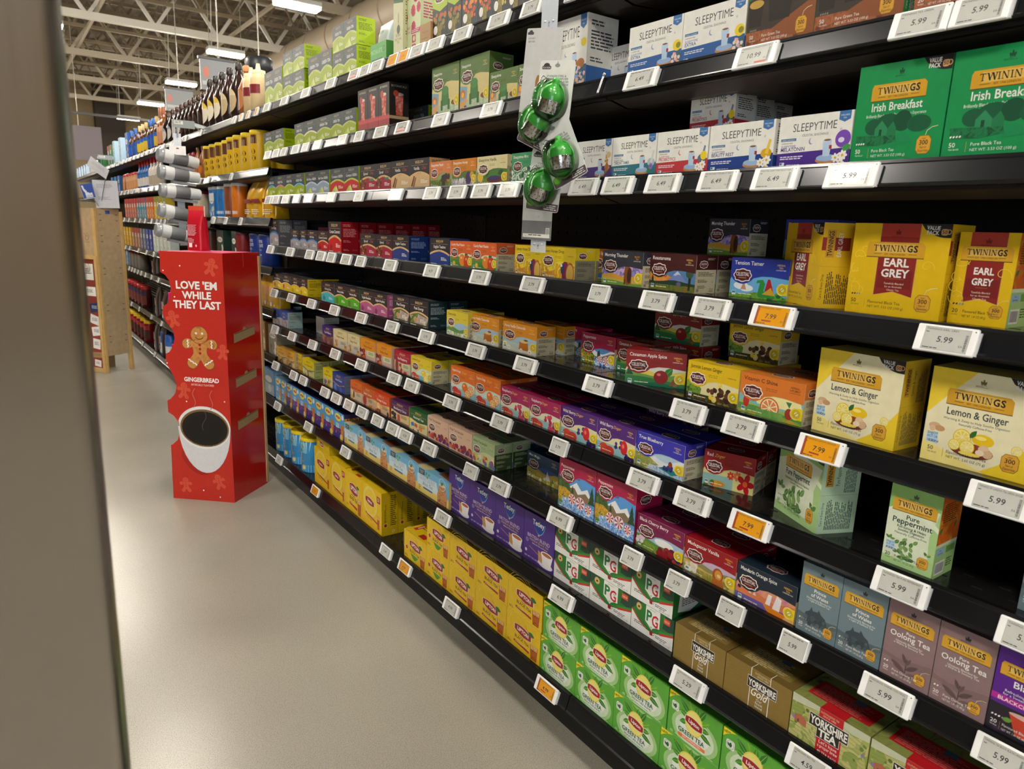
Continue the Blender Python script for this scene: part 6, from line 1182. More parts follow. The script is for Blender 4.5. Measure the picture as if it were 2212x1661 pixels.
# ------------------------------------------------------------------ iced tea canisters on the lowest shelf
def canister(z, y, r, h, body, lid, name, label, cat, group, art=None, x=None, lidh=.016, lidr=1.04):
    t = empty(name, ((D + .012 + r) if x is None else x, y, z - .0028 + EYE)); tag(t, label, cat, group)
    k = ('can', r, h, body, lid, art is not None and art.__name__)
    if k not in _sm:
        b = MB(); b.lathe([(r * .97, 0), (r, .004), (r, h - lidh)], body, 26)
        if art:
            a = art()
            for lv, key, vs, fs in a.items:
                b.add([((r + .0001 * lv) * math.sin(u / 1000 / r), -(r + .0001 * lv) * math.cos(u / 1000 / r), v / 1000) for u, v in vs], fs, key)
        l = MB(); l.lathe([(r * lidr, 0), (r * lidr, lidh * .8), (r * .98, lidh), (r * .9, lidh), (r * .88, lidh * .7)], lid, 26)
        _sm[k] = (b.mesh('canister_body'), l.mesh('lid'))
    for nm, me, zz in (('body', _sm[k][0], 0), ('lid', _sm[k][1], h - lidh)):
        o = bpy.data.objects.new(nm, me); COL.objects.link(o); o.parent = t; o.location.z = zz; o.rotation_euler.z = -math.pi / 2
    return t
def ring_art(w, steps):                                 # subdivide wide bands so they wrap
    return [(w[0] + (w[1] - w[0]) * i / steps) for i in range(steps + 1)]
def wrap_rect(a, x0, y0, x1, y1, key, n=10):
    xs = ring_art((x0, x1), n); vs = [(x, y) for x in xs for y in (y0, y1)]
    a.put(key, vs, [(2 * i, 2 * i + 2, 2 * i + 3, 2 * i + 1) for i in range(n)])
def iced():
    a = Art(); wrap_rect(a, -110, 3, 110, 40, '#6ab8e8', 14); wrap_rect(a, -60, 100, 40, 155, '#8fd0ea', 8)
    for i in range(5): a.poly([(-30 + i * 22, 160), (-24 + i * 22, 160), (10 + i * 10, 100)][::-1], '#d8eef6')
    a.ell(-22, 132, 26, 24, '#f2dc3a'); lozenge(a, -22, 132, 20, 9, 'LIPTON'); a.leaf(-2, 140, 26, 14, -.3, '#4a9a3c'); a.leaf(-6, 122, 20, 12, -.8, '#3a8a34')
    a.text('ICED', -14, 84, 15, WHITE, w=34, bold=.02); a.text('TEA', -14, 66, 15, WHITE, w=30, bold=.02); a.text('LEMON', -10, 50, 13, '#e0a23a', w=46, bold=.02)
    a.poly([(24, 92), (54, 92), (60, 50), (50, 24), (28, 24), (18, 50)][::-1], 'paint:#8a3a10,#b8621c,#d98a3a:70'); a.slice if 0 else a.ell(18, 26, 12, 12, '#f0d24a'); a.ell(18, 26, 9, 9, '#f6e68a'); wrap_rect(a, -50, 36, 8, 40, '#b82c3a', 6)
    return a
for i, (xl, xr) in enumerate(((586, 604), (604, 624), (624, 646), (645.5, 681))):
    y = y_at(ZT[0], (xl + xr) / 2, D + .05); canister(ZT[0], 3.78 - .128 * i - (.02 if i == 3 else 0), .061, .178, '#2f9ad8:r.35', '#ecd21a:r.35', 'iced_tea_canister', 'blue iced tea canister with yellow lid, %s of four from the far end' % ORD[i], 'canister', 'iced tea canisters', iced)

# ------------------------------------------------------------------ tea infusers hanging on a clip strip
CLR = 'clear'
def clear_mat():
    mt = bpy.data.materials.new('clear_plastic'); mt.use_nodes = True; nt = mt.node_tree; nd = nt.nodes; lk = nt.links; _mats['clear'] = mt
    out = nd['Material Output']; nd.remove(nd['Principled BSDF'])
    tr = nd.new('ShaderNodeBsdfTransparent'); gl = nd.new('ShaderNodeBsdfGlossy'); gl.inputs['Roughness'].default_value = .06; mx = nd.new('ShaderNodeMixShader'); lw = nd.new('ShaderNodeLayerWeight'); lw.inputs['Blend'].default_value = .25
    nz = nd.new('ShaderNodeTexNoise'); nz.inputs['Scale'].default_value = 30; ad = nd.new('ShaderNodeMath'); ad.operation = 'MULTIPLY_ADD'; ad.inputs[1].default_value = .06; lk.new(nz.outputs['Fac'], ad.inputs[0]); lk.new(lw.outputs['Fresnel'], ad.inputs[2])
    lk.new(ad.outputs[0], mx.inputs['Fac']); lk.new(tr.outputs[0], mx.inputs[1]); lk.new(gl.outputs[0], mx.inputs[2]); lk.new(mx.outputs[0], out.inputs['Surface'])
    m2 = bpy.data.materials.new('milky_plastic'); m2.use_nodes = True; nt = m2.node_tree; nd = nt.nodes; lk = nt.links; _mats['milky'] = m2
    out = nd['Material Output']; b = nd['Principled BSDF']; b.inputs['Base Color'].default_value = (.80, .86, .95, 1); b.inputs['Roughness'].default_value = .2
    tr = nd.new('ShaderNodeBsdfTransparent'); mx = nd.new('ShaderNodeMixShader'); nz = nd.new('ShaderNodeTexNoise'); nz.inputs['Scale'].default_value = 20; mr = nd.new('ShaderNodeMapRange'); mr.inputs['To Min'].default_value = .5; mr.inputs['To Max'].default_value = .62
    lk.new(nz.outputs['Fac'], mr.inputs['Value']); lk.new(mr.outputs[0], mx.inputs['Fac']); lk.new(tr.outputs[0], mx.inputs[1]); lk.new(b.outputs[0], mx.inputs[2]); lk.new(mx.outputs[0], out.inputs['Surface'])
clear_mat()
def rr_pts(w, h, r):
    p = []
    for cx, cy, a_ in ((w / 2 - r, -r, 0), (-w / 2 + r, -r, 90), (-w / 2 + r, -h + r, 180), (w / 2 - r, -h + r, 270)):
        for i in range(5): t = math.radians(a_ + 22.5 * i); p.append((cx + r * math.cos(t), cy + r * math.sin(t)))
    return p
I4 = Matrix.Identity(4)
CW, CH = .068, .104
def infuser_meshes():
    b = MB(); b.plate(rr_pts(CW, CH, .005), .0006, '#dfe0de:r.4', I4)
    a = Art(); w, h = CW * 1000, CH * 1000
    a.poly([(1, 14), (w - 1, 14), (w - 1, 3), (w - 3, 1), (3, 1), (1, 3)][::-1], '#5e545a'); a.ell(10, 13, 9, 7, '#4f9a2c'); a.ell(10, 13.6, 7.4, 5.6, '#7cc04a')
    a.fine(w * .56, 11.5, w * .97, 3, 3.2, '#e6e2e4', 3)
    a.rrect(4, h - 14, 22, h - 8.5, 2.4, '#3f3b40'); a.ell(13, h - 8, 6, 4, '#3f3b40'); a.text('FOX RUN', 13, h - 12.7, 2.6, WHITE, w=15)
    for t, y in (('STAINLESS STEEL &', 78), ('SILICONE TEA INFUSER', 73.5), ('INFUSEUR À THÉ EN ACIER', 69), ('INOXYDABLE ET SILICONE', 64.5)): a.text(t, w * .5, y, 3.1, '#2c2a30', w=w * .72, bold=.006)
    a.ell(w * .5, h - 8, 5, 3, '#8d8f90'); a.poly([(w * .5 - 2, h - 5), (w * .5 + 2, h - 5), (w * .5, h - 1)], '#a9abac')
    b.art(a, (-CW / 2, 0, -CH), (1, 0, 0), (0, 0, 1), (0, -1, 0)); card = b.mesh('backing_card')
    R = Matrix.Rotation(math.radians(62), 4, 'Y')       # infuser lies tipped inside the pack
    ctr = Matrix.Translation((.004, -.016, -.062)) @ Matrix.Rotation(math.radians(14), 4, 'Y')
    g = '#3fae3f:r.3'
    s_ = MB(); s_.lathe([(.019, -.002), (.0195, .004), (.0185, .011), (.014, .018), (.0075, .0215), (.0055, .025), (.006, .029), (.0045, .032), (0.0005, .033)], g, 24, ctr); top = s_.mesh('silicone_lid')
    c_ = MB(); c_.lathe([(.002, -.024), (.0165, -.024), (.0178, -.022), (.0182, 0)], '#c6c7c9:r.16:m1', 28, ctr)
    for i in range(14):
        for j in range(4):
            t = 2 * math.pi * (i + .5 * (j % 2)) / 14; r = .0183; z = -.004 - .0055 * j; d = Vector((math.cos(t), math.sin(t), 0)); e = Vector((-math.sin(t), math.cos(t), 0))
            c_.add([ctr @ (d * r + e * .0009 * math.cos(q * 1.047) + Vector((0, 0, z + .0009 * math.sin(q * 1.047)))) for q in range(6)], [tuple(range(6))], '#1c1c20:r.8')
    cup = c_.mesh('steel_cup')
    d_ = MB(); dm = Matrix.Translation((-.002, -.004, -.064)) @ Matrix.Rotation(math.radians(8), 4, 'Y')
    pr = [(.026, 0), (.027, -.003), (.0235, -.0035), (.022, 0.0005)]; d_.lathe([(r, 0) for r, z in pr[:1]] + pr, g, 28, dm @ Matrix.Rotation(math.radians(90), 4, 'X') @ Matrix.Scale(-1, 4, (0, 0, 1)), (1, 1.22)); dish = d_.mesh('drip_dish')
    k_ = MB()
    for i in range(16):
        t = i / 15; P = Vector((-.018 + .016 * t, -.02 - .006 * math.sin(t * 3), -.041 + .012 * math.sin(t * 2.6))); bm = bmesh.new(); bmesh.ops.create_icosphere(bm, subdivisions=1, radius=.0011); k_.bm(bm, '#b9bbbd:r.2:m1', Matrix.Translation(P), True)
    chain = k_.mesh('ball_chain')
    bl = MB(); bm_ = Matrix.Translation((.0, -.0005, -.064)) @ Matrix.Rotation(math.radians(90), 4, 'X')
    bl.lathe([(.031, 0), (.0305, .012), (.028, .026), (.022, .034), (.012, .037), (.001, .0375)], 'clear', 28, bm_, (.95, 1.12), cap=False); blister = bl.mesh('clear_blister')
    rv = []
    for x, z in ((-.024, -.044), (.004, -.0955)):
        r_ = MB(); r_.lathe([(.0024, 0), (.0024, .001), (.0012, .0012), (.001, .0004)], '#b9975a:r.25:m1', 14, Matrix.Translation((x, -.0005, z)) @ Matrix.Rotation(math.radians(90), 4, 'X')); rv.append(r_.mesh('rivet'))
    return [('backing_card', card), ('silicone_lid', top), ('steel_cup', cup), ('drip_dish', dish), ('ball_chain', chain), ('clear_blister', blister), ('rivet', rv[0]), ('rivet', rv[1])]
SX = D - .05                                             # plane of the strip, in front of the rails
def facing(u, v, X, tilt=0., yaw=0.):
    """matrix for something hung at picture point (u, v) in the plane X: local x runs towards the camera end of the aisle"""
    P = W(on_x(u, v, X)); return Matrix.Translation(P) @ Matrix.Rotation(-math.pi / 2 + yaw, 4, 'Z') @ Matrix.Rotation(tilt, 4, 'Y')
IM = infuser_meshes()
YAW = math.radians(20)
def infuser(u, v, X, tilt, label):
    t = empty('tea_infuser_pack', (0, 0, 0)); t.matrix_world = facing(u, v, X, tilt, YAW) @ Matrix.Scale(1.36, 4); tag(t, label, 'tea infuser', 'tea infusers on the clip strip')
    for nm, me in IM: o = bpy.data.objects.new(nm, me); COL.objects.link(o); o.parent = t
    return t
infuser(1206, 130, SX - .028, math.radians(5), 'green tea infuser on white card, uppermost on the clip strip')
infuser(1197, 188, SX - .024, math.radians(24), 'green tea infuser on card swung towards the far end, second down')
infuser(1190, 268, SX - .034, math.radians(-26), 'green tea infuser on card swung towards the camera end, third down')
infuser(1186, 323, SX - .016, math.radians(6), 'green tea infuser on card, lowest complete pack on the clip strip')
def back_pack(u, v, X, tilt, w, h, label, art):
    b = MB(); b.plate(rr_pts(w, h, .004), .0008, '#c9cbcb:r.35', I4); a = Art(); art(a, w * 1000, h * 1000); b.art(a, (-w / 2, 0, -h), (1, 0, 0), (0, 0, 1), (0, -1, 0))
    o = b.build('kitchen_tool_pack'); o.matrix_world = facing(u, v, X, tilt, YAW); tag(o, label, 'packaged tool')
def art_top(a, w, h):
    a.rrect(3, h - 14, 20, h - 8, 2.4, '#4a464c'); a.ell(12, h - 8, 5, 4, '#4a464c'); a.text('HONEY', 6, h - 24, 4, '#3a383c', 'l'); a.text('SERVER', 6, h - 31, 4, '#3a383c', 'l'); a.rect(0, 0, w, 14, '#6a6468'); a.ell(w * .45, h * .4, 7, 18, '#a8743c')
def art_low(a, w, h):
    a.rect(0, 0, w, h * .3, '#7d7f82'); a.fine(8, h - 8, w - 20, 3, 4, '#55585a', 3); a.rect(4, 6, w - 4, 15, WHITE); a.text('1st', 12, 8, 4, '#d8952c'); a.fine(20, 13, w - 12, 1, 4, '#3a3a3c', 5); a.rect(w - 16, 14, w - 5, 30, WHITE)
    for i in range(8): a.rect(w - 15 + i * 1.2, 15, w - 14.4 + i * 1.2, 29, INK)
back_pack(1178, 60, SX - .008, math.radians(5), .1, .2, 'white carded honey server behind the uppermost green infuser', art_top)
back_pack(1165, 378, SX - .006, math.radians(1), .086, .155, 'pale card pack with barcode hanging at the strip bottom', art_low)
b = MB(); p0 = W(on_x(1192, -60, SX)); p1 = W(on_x(1163, 545, SX)); L = (p0 - p1).length
st = [(-.022, 0), (.022, 0), (.022, -L), (-.022, -L)]
b.plate(st, .0009, 'milky', I4)
for i in range(9):
    z = -.03 - i * (L - .05) / 8
    for x in (-.011, .011): b.lathe([(.003, 0), (.0024, .0014), (.0008, .0018)], '#e8ecf0:r.2', 10, Matrix.Translation((x, -.0004, z)) @ Matrix.Rotation(math.radians(90), 4, 'X'), (1.3, .8))
    b.add([(-.0032, -.0006, z - .012), (.0032, -.0006, z - .012), (.0012, -.0048, z - .004), (-.0012, -.0048, z - .004)], [(0, 1, 2, 3)], '#d5dee8:r.15'); b.add([(-.0008, -.0005, z - .005), (.0008, -.0005, z - .005), (.0008, -.0005, z - .001), (-.0008, -.0005, z - .001)], [(0, 1, 2, 3)], '#2a2a2c')
o = b.build('clip_strip'); ang = math.atan2((p0 - p1).y, (p0 - p1).z); o.matrix_world = Matrix.Translation(p0) @ Matrix.Rotation(-math.pi / 2 + YAW, 4, 'Z') @ Matrix.Rotation(-ang, 4, 'Y'); tag(o, 'translucent plastic clip strip hanging from the top rail with infuser packs', 'clip strip')
# wire hooks on the rails
for u, v in ((1309, 164), (1298, 384)):
    P = W(on_x(u, v, D)); b = MB(); b.lathe([(.001, 0), (.0045, .0005), (.0045, .0025), (.001, .003)], '#c8cacc:r.2:m1', 14, Matrix.Translation((-.004, 0, .002)) @ Matrix.Rotation(math.radians(-90), 4, 'Y')); b.tube((-.005, 0, 0), (-.018, .003, -.038), .0012, '#c8cacc:r.2:m1', 6); b.tube((-.005, .004, 0), (-.018, .007, -.038), .0012, '#c8cacc:r.2:m1', 6)
    o = b.build('rail_clip', None, P); tag(o, 'small chrome clip on the rail joint of the %s' % ('eighth shelf up' if v < 200 else 'seventh shelf up'), 'clip')

# ------------------------------------------------------------------ red cardboard display tower
DA, DB = Vector((.611, 3.698, 0)), Vector((.850, 3.478, 0)); DC = Vector((1.072, 3.677, 0)); DH = 1.222
du = (DB - DA).normalized(); dn = Vector((du.y, -du.x, 0))          # along the front, out of the front
def on_plane(x, y, P, nrm):
    r = ray(x, y); return r * (P.dot(nrm) / r.dot(nrm))
def fp(x, y):                                            # picture point -> millimetres on the front panel
    q = on_plane(x, y, Vector((DA.x, DA.y, -EYE)), dn); return (q - DA).dot(du) * 1000, (q.z + EYE) * 1000
EDGE = [(346, 587), (357, 594), (365, 605), (369, 621), (367, 643), (361.6, 655.5), (351.7, 662.7), (351.7, 677), (357, 693), (368, 706), (375, 717), (377, 731), (374, 747.6), (366, 760), (358, 764), (359, 787), (366, 796), (375, 812.6), (382, 832.5), (379, 849), (369, 861), (361.6, 865), (363.4, 890), (375, 897.5), (386, 912), (389.6, 930), (384, 950), (373, 960), (369.4, 960.7)]
tower = empty('display_tower', (DA.x, DA.y, 0), math.atan2(du.y, du.x)); tag(tower, 'red cardboard gingerbread coffee display tower with wavy cut edge', 'display stand')
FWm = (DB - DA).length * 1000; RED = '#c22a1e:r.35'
out = [(0, DH * 1000)] + [fp(*p) for p in EDGE] + [(0, 0), (FWm, 0), (FWm, DH * 1000)]
out[0] = (fp(344, 538)[0], DH * 1000)
b = MB(); b.plate([(x / 1000, z / 1000) for x, z in out], .004, RED, I4)
a = Art()
def P_(x, y): return fp(x, y)
def gman(cx, cy, s, key, dark, detail=False, rot=0.):
    c, q = math.cos(rot), math.sin(rot)
    def T(x, y): return cx + s * (x * c - y * q), cy + s * (x * q + y * c)
    body = [(-.2, .35), (-.55, .5), (-.78, .42), (-.86, .22), (-.74, .04), (-.5, .06), (-.36, .1), (-.34, -.2), (-.5, -.42), (-.66, -.62), (-.6, -.84), (-.38, -.92), (-.18, -.78), (0, -.5), (.18, -.78), (.38, -.92), (.6, -.84), (.66, -.62), (.5, -.42), (.34, -.2), (.36, .1), (.5, .06), (.74, .04), (.86, .22), (.78, .42), (.55, .5), (.2, .35)]
    def blob(pts, key, n=3):
        p = []
        for i in range(len(pts)):
            p0, p1, p2, p3 = pts[i - 1], pts[i], pts[(i + 1) % len(pts)], pts[(i + 2) % len(pts)]
            for j in range(n):
                t = j / n; p.append(tuple(.5 * (2 * p1[k] + (p2[k] - p0[k]) * t + (2 * p0[k] - 5 * p1[k] + 4 * p2[k] - p3[k]) * t * t + (3 * p1[k] - p0[k] - 3 * p2[k] + p3[k]) * t ** 3) for k in (0, 1)))
        a.poly([T(*v) for v in p], key)
    if detail: blob([(x * 1.04, y * 1.03 - .01) for x, y in body], dark)
    blob(body, key); hx, hy = T(0, .68)
    if detail: a.ell(hx, hy, s * .43, s * .425, dark, 24)
    a.ell(hx, hy, s * .41, s * .4, key, 24)
    w_ = '#f0eee8' if detail else dark
    for sx in (-1, 1): a.ell(*T(sx * .15, .76), s * .055, s * .055, w_, 12)
    a.line([T(-.2 + .4 * i / 8, .58 - .1 * math.sin(math.pi * i / 8)) for i in range(9)], s * .045, dark if detail else dark)
    for y in (.22, .02, -.18): a.ell(*T(0, y), s * .065, s * .065, '#a8241c' if detail else dark, 12)
    if detail:
        for sx in (-1, 1):
            a.line([T(sx * (.56 + .05 * (i % 2)), .44 - .36 * i / 5) for i in range(6)], s * .06, w_)
            a.line([T(sx * (.62 - .42 * i / 6), -.5 - .26 * i / 6 + .05 * (i % 2)) for i in range(7)], s * .06, w_)
def px_size(x, y): p, q = fp(x, y), fp(x + 10, y); return (q[0] - p[0]) / 10
for (x, y, s, r) in ((455, 578, 20, -.25), (374, 690, 20, .25), (481, 762, 18, -.05), (397, 845, 20, -.1), (402, 1048, 19, .05), (474, 1042, 19, .3)):
    u, v = fp(x, y); gman(max(36, min(FWm - 22, u)), v, s * 2.05, '#d4503a:r.35', '#b8301f:r.35', rot=r)
gu, gv = fp(432, 755); gman(gu, gv, 102, 'paint:#b9793a,#c98c48,#a8692c:40', '#7a4a22', True)
for t, x0, x1, yb, hh in (("LOVE 'EM", 380, 469, 625, 21), ('WHILE', 393, 457, 646, 20), ('THEY LAST', 375, 478, 667, 21)):
    u0, v0 = fp(x0, yb); u1, v1 = fp(x1, yb); a.text(t, (u0 + u1) / 2 + 2, (v0 + v1) / 2 - 1, hh * 1.62, '#8f2018:r.35', w=u1 - u0, bold=.036); a.text(t, (u0 + u1) / 2, (v0 + v1) / 2 + 1, hh * 1.62, '#f4f2f0:r.35', w=u1 - u0, bold=.034)
u0, v0 = fp(398, 822); u1, v1 = fp(473, 824); a.text('GINGERBREAD', (u0 + u1) / 2, v0 - 2, 20, '#f4f2f0', w=u1 - u0, bold=.03); a.text('ARTIFICIALLY FLAVORED', (u0 + u1) / 2 + 4, v0 - 22, 10, '#f0d8d0', w=(u1 - u0) * .66)
# coffee cup
cu, cv = fp(441, 924); rx, ry = FWm - cu - 3, 108
cupb = [(cu - rx, cv)] + [(cu + rx * math.cos(math.pi + math.pi * i / 16) * (1 - .12 * math.sin(math.pi * i / 16)), cv - 232 * math.sin(math.pi * i / 16) ** .8) for i in range(1, 16)] + [(cu + rx, cv)]
a.poly([(x - 22, y - 12) if 2 < i < 12 else (x, y) for i, (x, y) in enumerate(cupb)], '#a82018:r.35'); a.poly([p for p in cupb if p[0] > 46 or p[1] < 200], '#d8d9de:r.35')
lft = lambda x, y: max(x, {0: 0}.get(0) if y > 0 else x)
def clip_ell(cx, cy, ex, ey, key):
    p = []
    for i in range(48):
        t = 2 * math.pi * i / 48; x, y = cx + ex * math.cos(t), cy + ey * math.sin(t); lim = 4
        for (ax, ay), (bx, by) in zip(out[22:30], out[23:31]):
            if min(ay, by) <= y <= max(ay, by): lim = max(lim, ax + (bx - ax) * ((y - ay) / ((by - ay) or 1)) + 2)
        p.append((max(x, lim), y))
    a.poly(p, key)
clip_ell(cu, cv, rx, ry, '#e6e7ea:r.3'); clip_ell(cu + 2, cv - 2, rx * .93, ry * .88, 'paint:#6a4c2a,#8a6a40,#4a3420:160'); clip_ell(cu + 3, cv - 4, rx * .87, ry * .8, '#1c1614:r.3'); clip_ell(cu + 3, cv - 4, rx * .72, ry * .66, '#141110:r.3')
for x0, y0, sg in ((418, 880, 1), (440, 930, -1), (455, 885, 1)):
    u, v = fp(x0, y0); a.line([(u + 9 * math.sin(i * .8) * sg + i * 1.5, v + i * 12) for i in range(9)], 4, '#c86a58:r.4' if y0 < 900 else '#4a4446:r.4')
for x, y in ((388, 574), (377, 641), (352, 584), (403, 867), (485, 868), (440, 1059), (476, 1074), (361, 784)):
    u, v = fp(x, y); a.ell(max(8, u), v, 3.6, 3.6, '#f4f0ec', 10)
b.art(a, (0, 0, 0), (1, 0, 0), (0, 0, 1), (0, -1, 0), .0001); b.build('front_panel', tower)
inv = Matrix.Translation(-Vector((DA.x, DA.y, 0))); rz = Matrix.Rotation(-math.atan2(du.y, du.x), 4, 'Z')
def loc_(p): v = rz @ (inv @ Vector((p.x, p.y, 0))); return v
cB, cC = loc_(DB), loc_(DC); cD = cC - cB                     # right-hand side panel runs from cB to cC
SW = cD.length; sm = Matrix.Translation(cB) @ Matrix.Rotation(math.atan2(cD.y, cD.x), 4, 'Z')
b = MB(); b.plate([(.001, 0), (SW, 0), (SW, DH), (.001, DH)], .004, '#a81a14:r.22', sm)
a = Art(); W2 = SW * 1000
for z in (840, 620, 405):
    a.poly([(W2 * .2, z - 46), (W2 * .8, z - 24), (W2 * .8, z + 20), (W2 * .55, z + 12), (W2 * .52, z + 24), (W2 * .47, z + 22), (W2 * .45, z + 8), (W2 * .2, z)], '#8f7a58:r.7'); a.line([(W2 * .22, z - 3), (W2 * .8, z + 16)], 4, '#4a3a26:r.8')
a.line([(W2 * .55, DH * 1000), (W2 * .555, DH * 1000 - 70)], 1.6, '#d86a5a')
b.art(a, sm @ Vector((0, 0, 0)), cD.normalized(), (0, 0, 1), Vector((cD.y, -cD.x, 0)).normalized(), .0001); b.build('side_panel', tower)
b = MB(); q = [Vector((.006, .004, 0)), Vector((FWm / 1000 - .004, .004, 0)), cC + Vector((-.006, .002, 0)), cC - Vector((FWm / 1000 - .01, 0, 0)) + Vector((0, .002, 0))]
b.add([v + Vector((0, 0, DH - .012)) for v in q] + [v + Vector((0, 0, DH - .002)) for v in q], [(0, 3, 2, 1), (4, 5, 6, 7), (0, 1, 5, 4), (1, 2, 6, 5), (2, 3, 7, 6), (3, 0, 4, 7)], '#c2406a:r.4'); b.build('top_panel', tower)
for z in (.02, .44, .70, .95):
    b = MB(); b.add([v + Vector((0, 0, z)) for v in q] + [v + Vector((0, 0, z + .008)) for v in q], [(0, 3, 2, 1), (4, 5, 6, 7), (0, 1, 5, 4), (1, 2, 6, 5), (2, 3, 7, 6), (3, 0, 4, 7)], '#b89a70:r.7'); b.build('inner_tray', tower)
b = MB(); b.bar(q[2] + Vector((0, 0, DH / 2 - .01)) + Vector((0, .0, -DH / 2 + .02)), q[2] + Vector((0, 0, DH - .02)), .02, .02, '#b89a70:r.7'); b.bar(q[3] + Vector((0, 0, 0)), q[3] + Vector((0, 0, DH - .02)), .02, .02, '#b89a70:r.7'); b.build('corner_post', tower)
MWt = tower.matrix_world.copy(); MWt = Matrix.Translation((DA.x, DA.y, 0)) @ Matrix.Rotation(math.atan2(du.y, du.x), 4, 'Z')
for i, (z, c_, l) in enumerate(((.958, '#d81c7a', 'magenta coffee pod box peeking out of the red tower, upper tray'), (.708, '#c8203a', 'red coffee pod box peeking out of the red tower, middle tray'))):
    b = MB(); b.cbox((0, 0, 0), (.1, .09, .07), .001, c_); aa = Art(); aa.rect(30, 40, 70, 60, '#f0e8ec'); b.art(aa, (0, 0, 0), (1, 0, 0), (0, 0, 1), (0, -1, 0)); o = b.build('pod_box', None, MWt @ Vector((.032, .02, z + .0005)), math.atan2(du.y, du.x)); tag(o, l, 'coffee box')

# ------------------------------------------------------------------ pouches, bottles and tins
def pouch_mesh(w, d, h, key, art=None, fold=True, seed=1, key2=None):
    r = random.Random(seed); b = MB(); n = 20; vs = []; lv = [0, .02, .12, .3, .5, .68, .82, .92, 1.0]
    for j, t in enumerate(lv):
        dd = d * (1 - .15 * t) if t < .6 else d * (.91 * (1 - (t - .6) / .4) ** .8 + .03); ww = w * (.96 if j == 0 else 1 - .06 * math.sin(math.pi * t))
        for i in range(n):
            a_ = 2 * math.pi * i / n; e = .45; x = math.copysign(abs(math.cos(a_)) ** e, math.cos(a_)) * ww / 2; y = math.copysign(abs(math.sin(a_)) ** e, math.sin(a_)) * dd / 2
            k = 1 + .03 * (r.random() - .5); vs.append((x * k, y * k + d / 2, h * t))
    b.add(vs, [(j * n + i, j * n + (i + 1) % n, (j + 1) * n + (i + 1) % n, (j + 1) * n + i) for j in range(len(lv) - 1) for i in range(n)], key, True)
    b.add(vs[:n], [tuple(range(n))[::-1]], key); b.add(vs[-n:], [tuple(range(n))], key)
    if art:
        a_ = Art(); art(a_, w * 1000, h * 1000); b.art(a_, (-w / 2, -.0022, 0), (1, 0, 0), (0, .0, 1), (0, -1, 0))
    return b
def bag_art(a, w, h):
    a.fine(w * .2, h * .62, w * .82, 9, h * .03, '#e8b0b8', 4); a.fine(w * .2, h * .3, w * .6, 6, h * .022, '#e8b0b8', 6)
    a.rect(w * .24, h * .08, w * .44, h * .18, '#f0e8e8'); a.ell(w * .68, h * .12, 5, 6, '#e8d0d4')
bP = Vector((.797, 3.80, DH - .002))
t = empty('coffee_bag', bP, math.radians(-56)); tag(t, 'red foil coffee bag with folded top standing on the red tower', 'coffee bag')
pouch_mesh(.1, .066, .2, '#b01226:r.28', bag_art).build('pouch', t)
b = MB(); b.bar((-.048, .032, .2), (.048, .032, .2), .006, .03, '#d8503a:r.3'); b.build('folded_top', t); b = MB(); b.box((.02, .03, .165), (.05, .036, .215), '#e8e6e2:r.4'); b.build('tin_tie', t)

CLN = 'coffee run'
ROWQ = []
def bottle_mesh(kind, body, capc, lab1, lab2):
    k = ('bot', kind, body, capc, lab1, lab2)
    if k in _sm: return _sm[k]
    prof, cap_, band = {
        'syrup': ([(.034, 0), (.042, .006), (.046, .05), (.046, .11), (.042, .15), (.026, .195), (.014, .225), (.013, .24)], [(.017, .236), (.017, .262), (.012, .268)], (.035, .145)),
        'wine': ([(.034, 0), (.037, .004), (.037, .165), (.03, .195), (.016, .215), (.013, .27)], [(.0165, .25), (.0165, .305), (.013, .31)], (.03, .16)),
        'squeeze': ([(.036, 0), (.04, .004), (.041, .15), (.038, .168), (.03, .175)], [(.033, .172), (.033, .19), (.012, .196), (.008, .222)], (.085, .125)),
        'small': ([(.03, 0), (.034, .005), (.035, .09), (.03, .125), (.016, .15), (.013, .16)], [(.017, .155), (.017, .18), (.012, .184)], (.025, .1)),
        'jar': ([(.036, 0), (.04, .005), (.04, .13), (.036, .145)], [(.037, .143), (.037, .165), (.033, .168)], (.02, .125))}[kind]
    b = MB(); b.lathe(prof, body, 18); l = MB(); l.lathe(cap_, capc, 16)
    g = MB(); z0, z1 = band; rr = max(r for r, z in prof) + .0006
    vs = []; n = 14; W0 = .9 if kind != 'syrup' else .62
    for i in range(n + 1):
        t = math.pi * (1.5 + W0 * (i / n - .5)); e_ = 0 if kind != 'syrup' else (z1 - z0) / 2 * (1 - math.sqrt(max(0, 1 - (2 * i / n - 1) ** 2)))
        vs += [(rr * math.cos(t), rr * math.sin(t), z0 + e_), (rr * math.cos(t), rr * math.sin(t), z1 - (z1 - z0) * .3 if e_ < (z1 - z0) * .3 else z1 - e_), (rr * math.cos(t), rr * math.sin(t), z1 - e_)]
    g.add(vs, [(3 * i, 3 * i + 3, 3 * i + 4, 3 * i + 1) for i in range(n)], lab2); g.add(vs, [(3 * i + 1, 3 * i + 4, 3 * i + 5, 3 * i + 2) for i in range(n)], lab1)
    _sm[k] = (b.mesh('bottle_body'), l.mesh('cap'), g.mesh('front_label'), max(r for r, z in prof)); return _sm[k]
def finish_rows():
    g = defaultdict(list)
    for o, lab, sh, y, cat in ROWQ: g[(lab, sh)].append((o, y, cat))
    for (lab, sh), L in g.items():
        L.sort(key=lambda e: -e[1])
        for i, (o, y, cat) in enumerate(L):
            n = len(L); tag(o, '%s%s, %s' % (plain(lab) if n > 1 and len(lab.split()) > 7 else lab, '' if n == 1 else ', ' + ordin(i, n), sh.replace('the ', '')), cat, lab + ' row')
